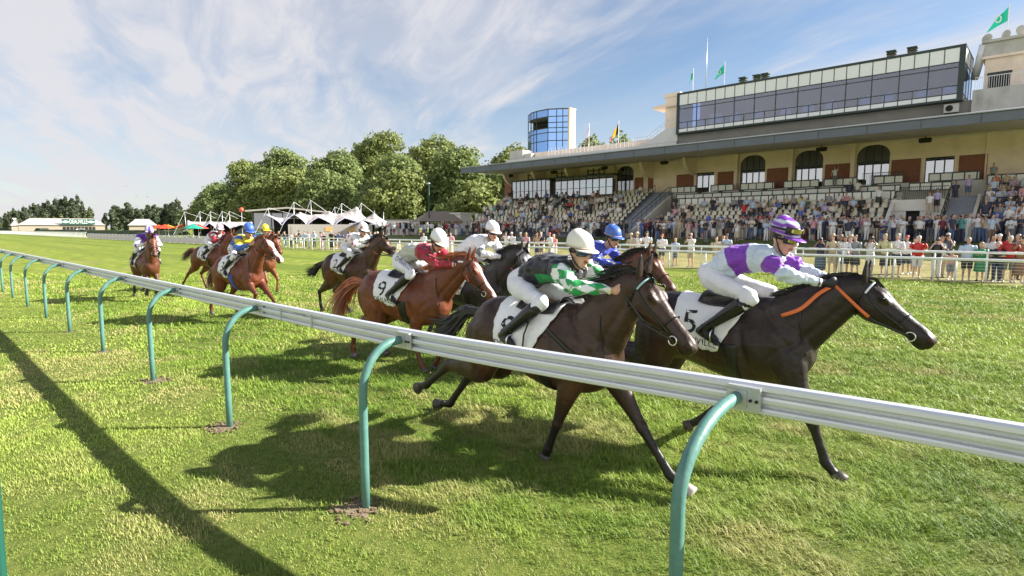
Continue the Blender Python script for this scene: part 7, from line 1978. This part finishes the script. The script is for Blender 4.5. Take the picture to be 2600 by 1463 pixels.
make_horse('dark bay racehorse with black sheepskin noseband and number 2 cloth', -11.8, 7.4, 10, 1.48, (.060, .026, .015), BK, voxel=.018, under=(.13, .05, .022),
           fore=[[(.20, .78), (.50, .55), (.45, .22), (.40, .16)], [(.12, .76), (.30, .42), (.40, .14), (.5, .02)]],
           hind=[[(-1.36, .50), (-1.34, .18), (-1.30, .02)], [(-1.12, .52), (-.72, .16), (-.52, .04)]],
           poll=(.72, .0, 1.84), muz=(1.14, .10, 1.38), number='2', sheepskin=True, seed=2, hand=(.36, .06, 1.62),
           tail=[(-1.22, 0, 1.28), (-1.48, -.0, 1.16), (-1.72, -.0, 1.02), (-1.98, -.0, 1.02)])
J2 = make_jockey('jockey in white jacket covered in red stars', -11.8, 7.4, 10, .0, .0, solid((.80, .80, .84)), capsolid((.80, .78, .82)),
                 'lens', False, .013, 2, head=(.16, -.05, 2.0), head_dir=(.90, -.16, -.16), hand=(.36, .06, 1.66), shoulder=(.0, .17, 1.84), elbow=(.08, .25, 1.66), pelvis=(-.50, 1.66))

make_horse('chestnut racehorse with broad white face and blue girth, number 3 cloth', -12.95, 5.25, 6, 1.46, (.145, .038, .017), (.10, .028, .013), (.18, .06, .025), voxel=.016,
           fore=[[(.28, .84), (.52, .66), (.40, .36), (.36, .24)], [(.32, .86), (.66, .62), (.98, .36), (1.12, .30)]],
           hind=[[(-1.42, .50), (-1.52, .20), (-1.50, .02)], [(-1.02, .52), (-.80, .20), (-.66, .02)]],
           poll=(.72, .02, 1.83), muz=(1.16, .16, 1.37), blaze=(.06, 1.04, .060, (.72, .58, .60)), number='3', girth='blue', seed=3, rein='rein_red', hand=(.40, .06, 1.70),
           tail=[(-1.22, 0, 1.28), (-1.40, -.05, 1.16), (-1.52, -.1, .95), (-1.56, -.1, .70)])
J3 = make_jockey('jockey in blue jacket with yellow upper sleeves and blue cap', -12.95, 5.25, 6, .0, .0, pat_blue_yellow, capsolid((.06, .14, .55)),
                 'lens', False, .013, 3, head=(.22, -.04, 1.98), head_dir=(.90, -.14, -.16), hand=(.42, .06, 1.73), shoulder=(.03, .17, 1.82), elbow=(.12, .26, 1.62), pelvis=(-.48, 1.64))

make_horse('chestnut bay racehorse at the outside ridden in maroon, number 12 cloth', -20.2, 7.3, 16, 1.48, (.15, .043, .019), (.11, .03, .014), (.10, .03, .015), voxel=.019,
           fore=[[(.12, .78), (.20, .45), (.12, .18), (.06, .06)], [(.22, .78), (.45, .50), (.40, .20), (.38, .10)]],
           hind=[[(-1.50, .50), (-1.80, .18), (-1.92, .02)], [(-1.18, .52), (-1.02, .20), (-.90, .02)]],
           poll=(.66, -.02, 1.86), muz=(1.04, .10, 1.36), number='12', seed=12, hand=(.36, .06, 1.68))
make_jockey('jockey in maroon jacket with white waist and pink and white cap', -20.2, 7.3, 16, .02, .0, pat_maroon_panel, cap_pink_panels,
            'lens', True, .014, 12, head=(.18, -.06, 2.0), head_dir=(.9, -.2, -.14), hand=(.36, .07, 1.70), shoulder=(.0, .17, 1.84), pelvis=(-.5, 1.66))

make_horse('bay racehorse seen almost head on, last of the pack on the left', -18.7, 4.85, -3, 1.46, (.125, .040, .020), BK, voxel=.017,
           fore=[[(.10, .78), (.28, .46), (.10, .26), (.02, .22)], [(.12, .78), (.34, .52), (.20, .28), (.12, .22)]],
           hind=[[(-1.36, .52), (-1.50, .20), (-1.55, .02)], [(-1.2, .54), (-1.34, .28), (-1.5, .2)]],
           poll=(.66, -.02, 1.84), muz=(.98, -.04, 1.30), number='4', seed=4, hand=(.36, .07, 1.64))
make_jockey('jockey in purple jacket with white sleeves and purple white striped cap', -18.7, 4.85, -3, .0, -.04, pat_purple_white, cap_purple_panels,
            'lens', False, .013, 4, head=(.16, .03, 1.95), head_dir=(.92, -.1, -.12), hand=(.34, .08, 1.64), elbow=(.06, .30, 1.58), shoulder=(-.02, .18, 1.82))

make_horse('chestnut racehorse mostly hidden beyond the white faced chestnut', -17.8, 7.75, 5, 1.46, (.16, .05, .02), (.16, .045, .018), voxel=.019,
           fore=[[(.14, .78), (.30, .46), (.22, .18), (.14, .06)], [(.22, .78), (.50, .52), (.48, .22), (.46, .12)]],
           hind=[[(-1.4, .52), (-1.6, .20), (-1.7, .05)], [(-1.2, .54), (-1.1, .24), (-1.0, .08)]],
           poll=(.66, .0, 1.80), muz=(1.04, -.02, 1.32), number='10', seed=10, hand=(.36, .07, 1.66))
make_jockey('jockey in turquoise jacket and yellow cap, half hidden behind another rider', -17.8, 7.75, 5, .02, .0, solid((.10, .42, .50)), capsolid((.78, .66, .04)),
            'lens', True, .014, 10, head=(.17, -.02, 1.97), head_dir=(.9, -.2, -.12), hand=(.36, .07, 1.68))

# red stars sewn on the white jacket, name print on breeches
sv, sf = star_poly(.050)
for px_, py_, pz_, sc in ((-.22, -.4, 1.88, 1.0), (-.10, -.4, 1.80, 1.1), (-.06, -.4, 1.92, .9), (-.30, -.4, 1.76, .9), (-.16, -.4, 1.70, .8), (.02, -.4, 1.80, 1.15), (.06, -.4, 1.70, 1.0), (.14, -.4, 1.66, .7), (-.36, -.4, 1.84, .8)):
    decal('star', sv * sc, sf, J2[2], (px_, py_, pz_), (1, 0, 0), (0, 0, 1), M['star'], J2[1], .006)
hv2 = BVHTree.FromPolygons([tuple(v.co) for v in J2[5].data.vertices], [tuple(p.vertices) for p in J2[5].data.polygons])
for a, z in ((.05, 2.08), (-.05, 2.04)):
    decal('star', sv * .8, sf, hv2, (.16 + a, -.4, z), (1, 0, 0), (0, 0, 1), M['star'], J2[5], .005)
nv, nf = text_polys('Q.PERRETTE', .075)
decal('lettering', nv, nf, J9[4], (-.20, -.5, 1.57), (.94, 0, -.34), (.34, 0, .94), M['ink'], J9[3], .006)
nv, nf = text_polys('MARTIN', .065)
decal('lettering', nv, nf, J3[4], (-.24, -.5, 1.56), (.94, 0, -.34), (.34, 0, .94), M['ink'], J3[3], .006)


def whip(label, s, t, heading, a, b, c):
    g = G(); P = cr(np.array([a, b, c]), 5); k = len(P); g.tube(P, np.linspace(.009, .005, k), 7)
    root = g.obj('riding_whip', M['black'], None, True, w(s, t), TRK + R(heading)); tag(root, label, 'whip')
    g = G(); g.tube([P[0] + (P[0] - P[1]) * .3, P[0], P[1]], [.010, .016, .012], 8); g.obj('knob', M['black'], root, True)
    g = G(); g.tube([P[-3], P[-1], P[-1] + (P[-1] - P[-2]) * .6], .008, 6, rb=.014); g.obj('flap', M['band_white'], root)


whip('riding whip held by the jockey in royal blue', -4.65, 6.9, 0, (.52, -.10, 1.60), (.25, -.22, 1.55), (-.02, -.32, 1.50))
whip('riding whip held by the crimson sleeved jockey, knob by the elbow', -6.52, 5.12, 11, (.30, -.28, 1.70), (.48, -.20, 1.63), (.86, -.06, 1.60))


def clods():
    rs = np.random.RandomState(4); g = G()
    for (s, t, sp_, hz, n) in ((-4.7, 3.85, .35, .28, 26), (-2.6, 5.3, .4, .15, 14), (-8.2, 5.2, .4, .2, 14), (-3.25, 3.8, .12, .05, 10), (-1.0, 5.1, .12, .05, 10)):
        for i in range(n):
            p = np.array([s + rs.normal(0, sp_), t + rs.normal(0, .12), abs(rs.normal(0, hz))]); r = rs.uniform(.004, .014)
            v = rs.normal(0, 1, (6, 3)); v /= np.linalg.norm(v, axis=1)[:, None]; oc = np.array([[1, 0, 0], [-1, 0, 0], [0, 1, 0], [0, -1, 0], [0, 0, 1], [0, 0, -1]]) * r * rs.uniform(.6, 1.4, (6, 1)) + v * r * .3
            g.add(p + oc, [(0, 2, 4), (2, 1, 4), (1, 3, 4), (3, 0, 4), (2, 0, 5), (1, 2, 5), (3, 1, 5), (0, 3, 5)])
    o = g.obj('turf_clods', M['soil'], None, rz=TRK); tag(o, 'bits of turf and earth thrown up by the hooves', 'turf', kind='stuff')


clods()
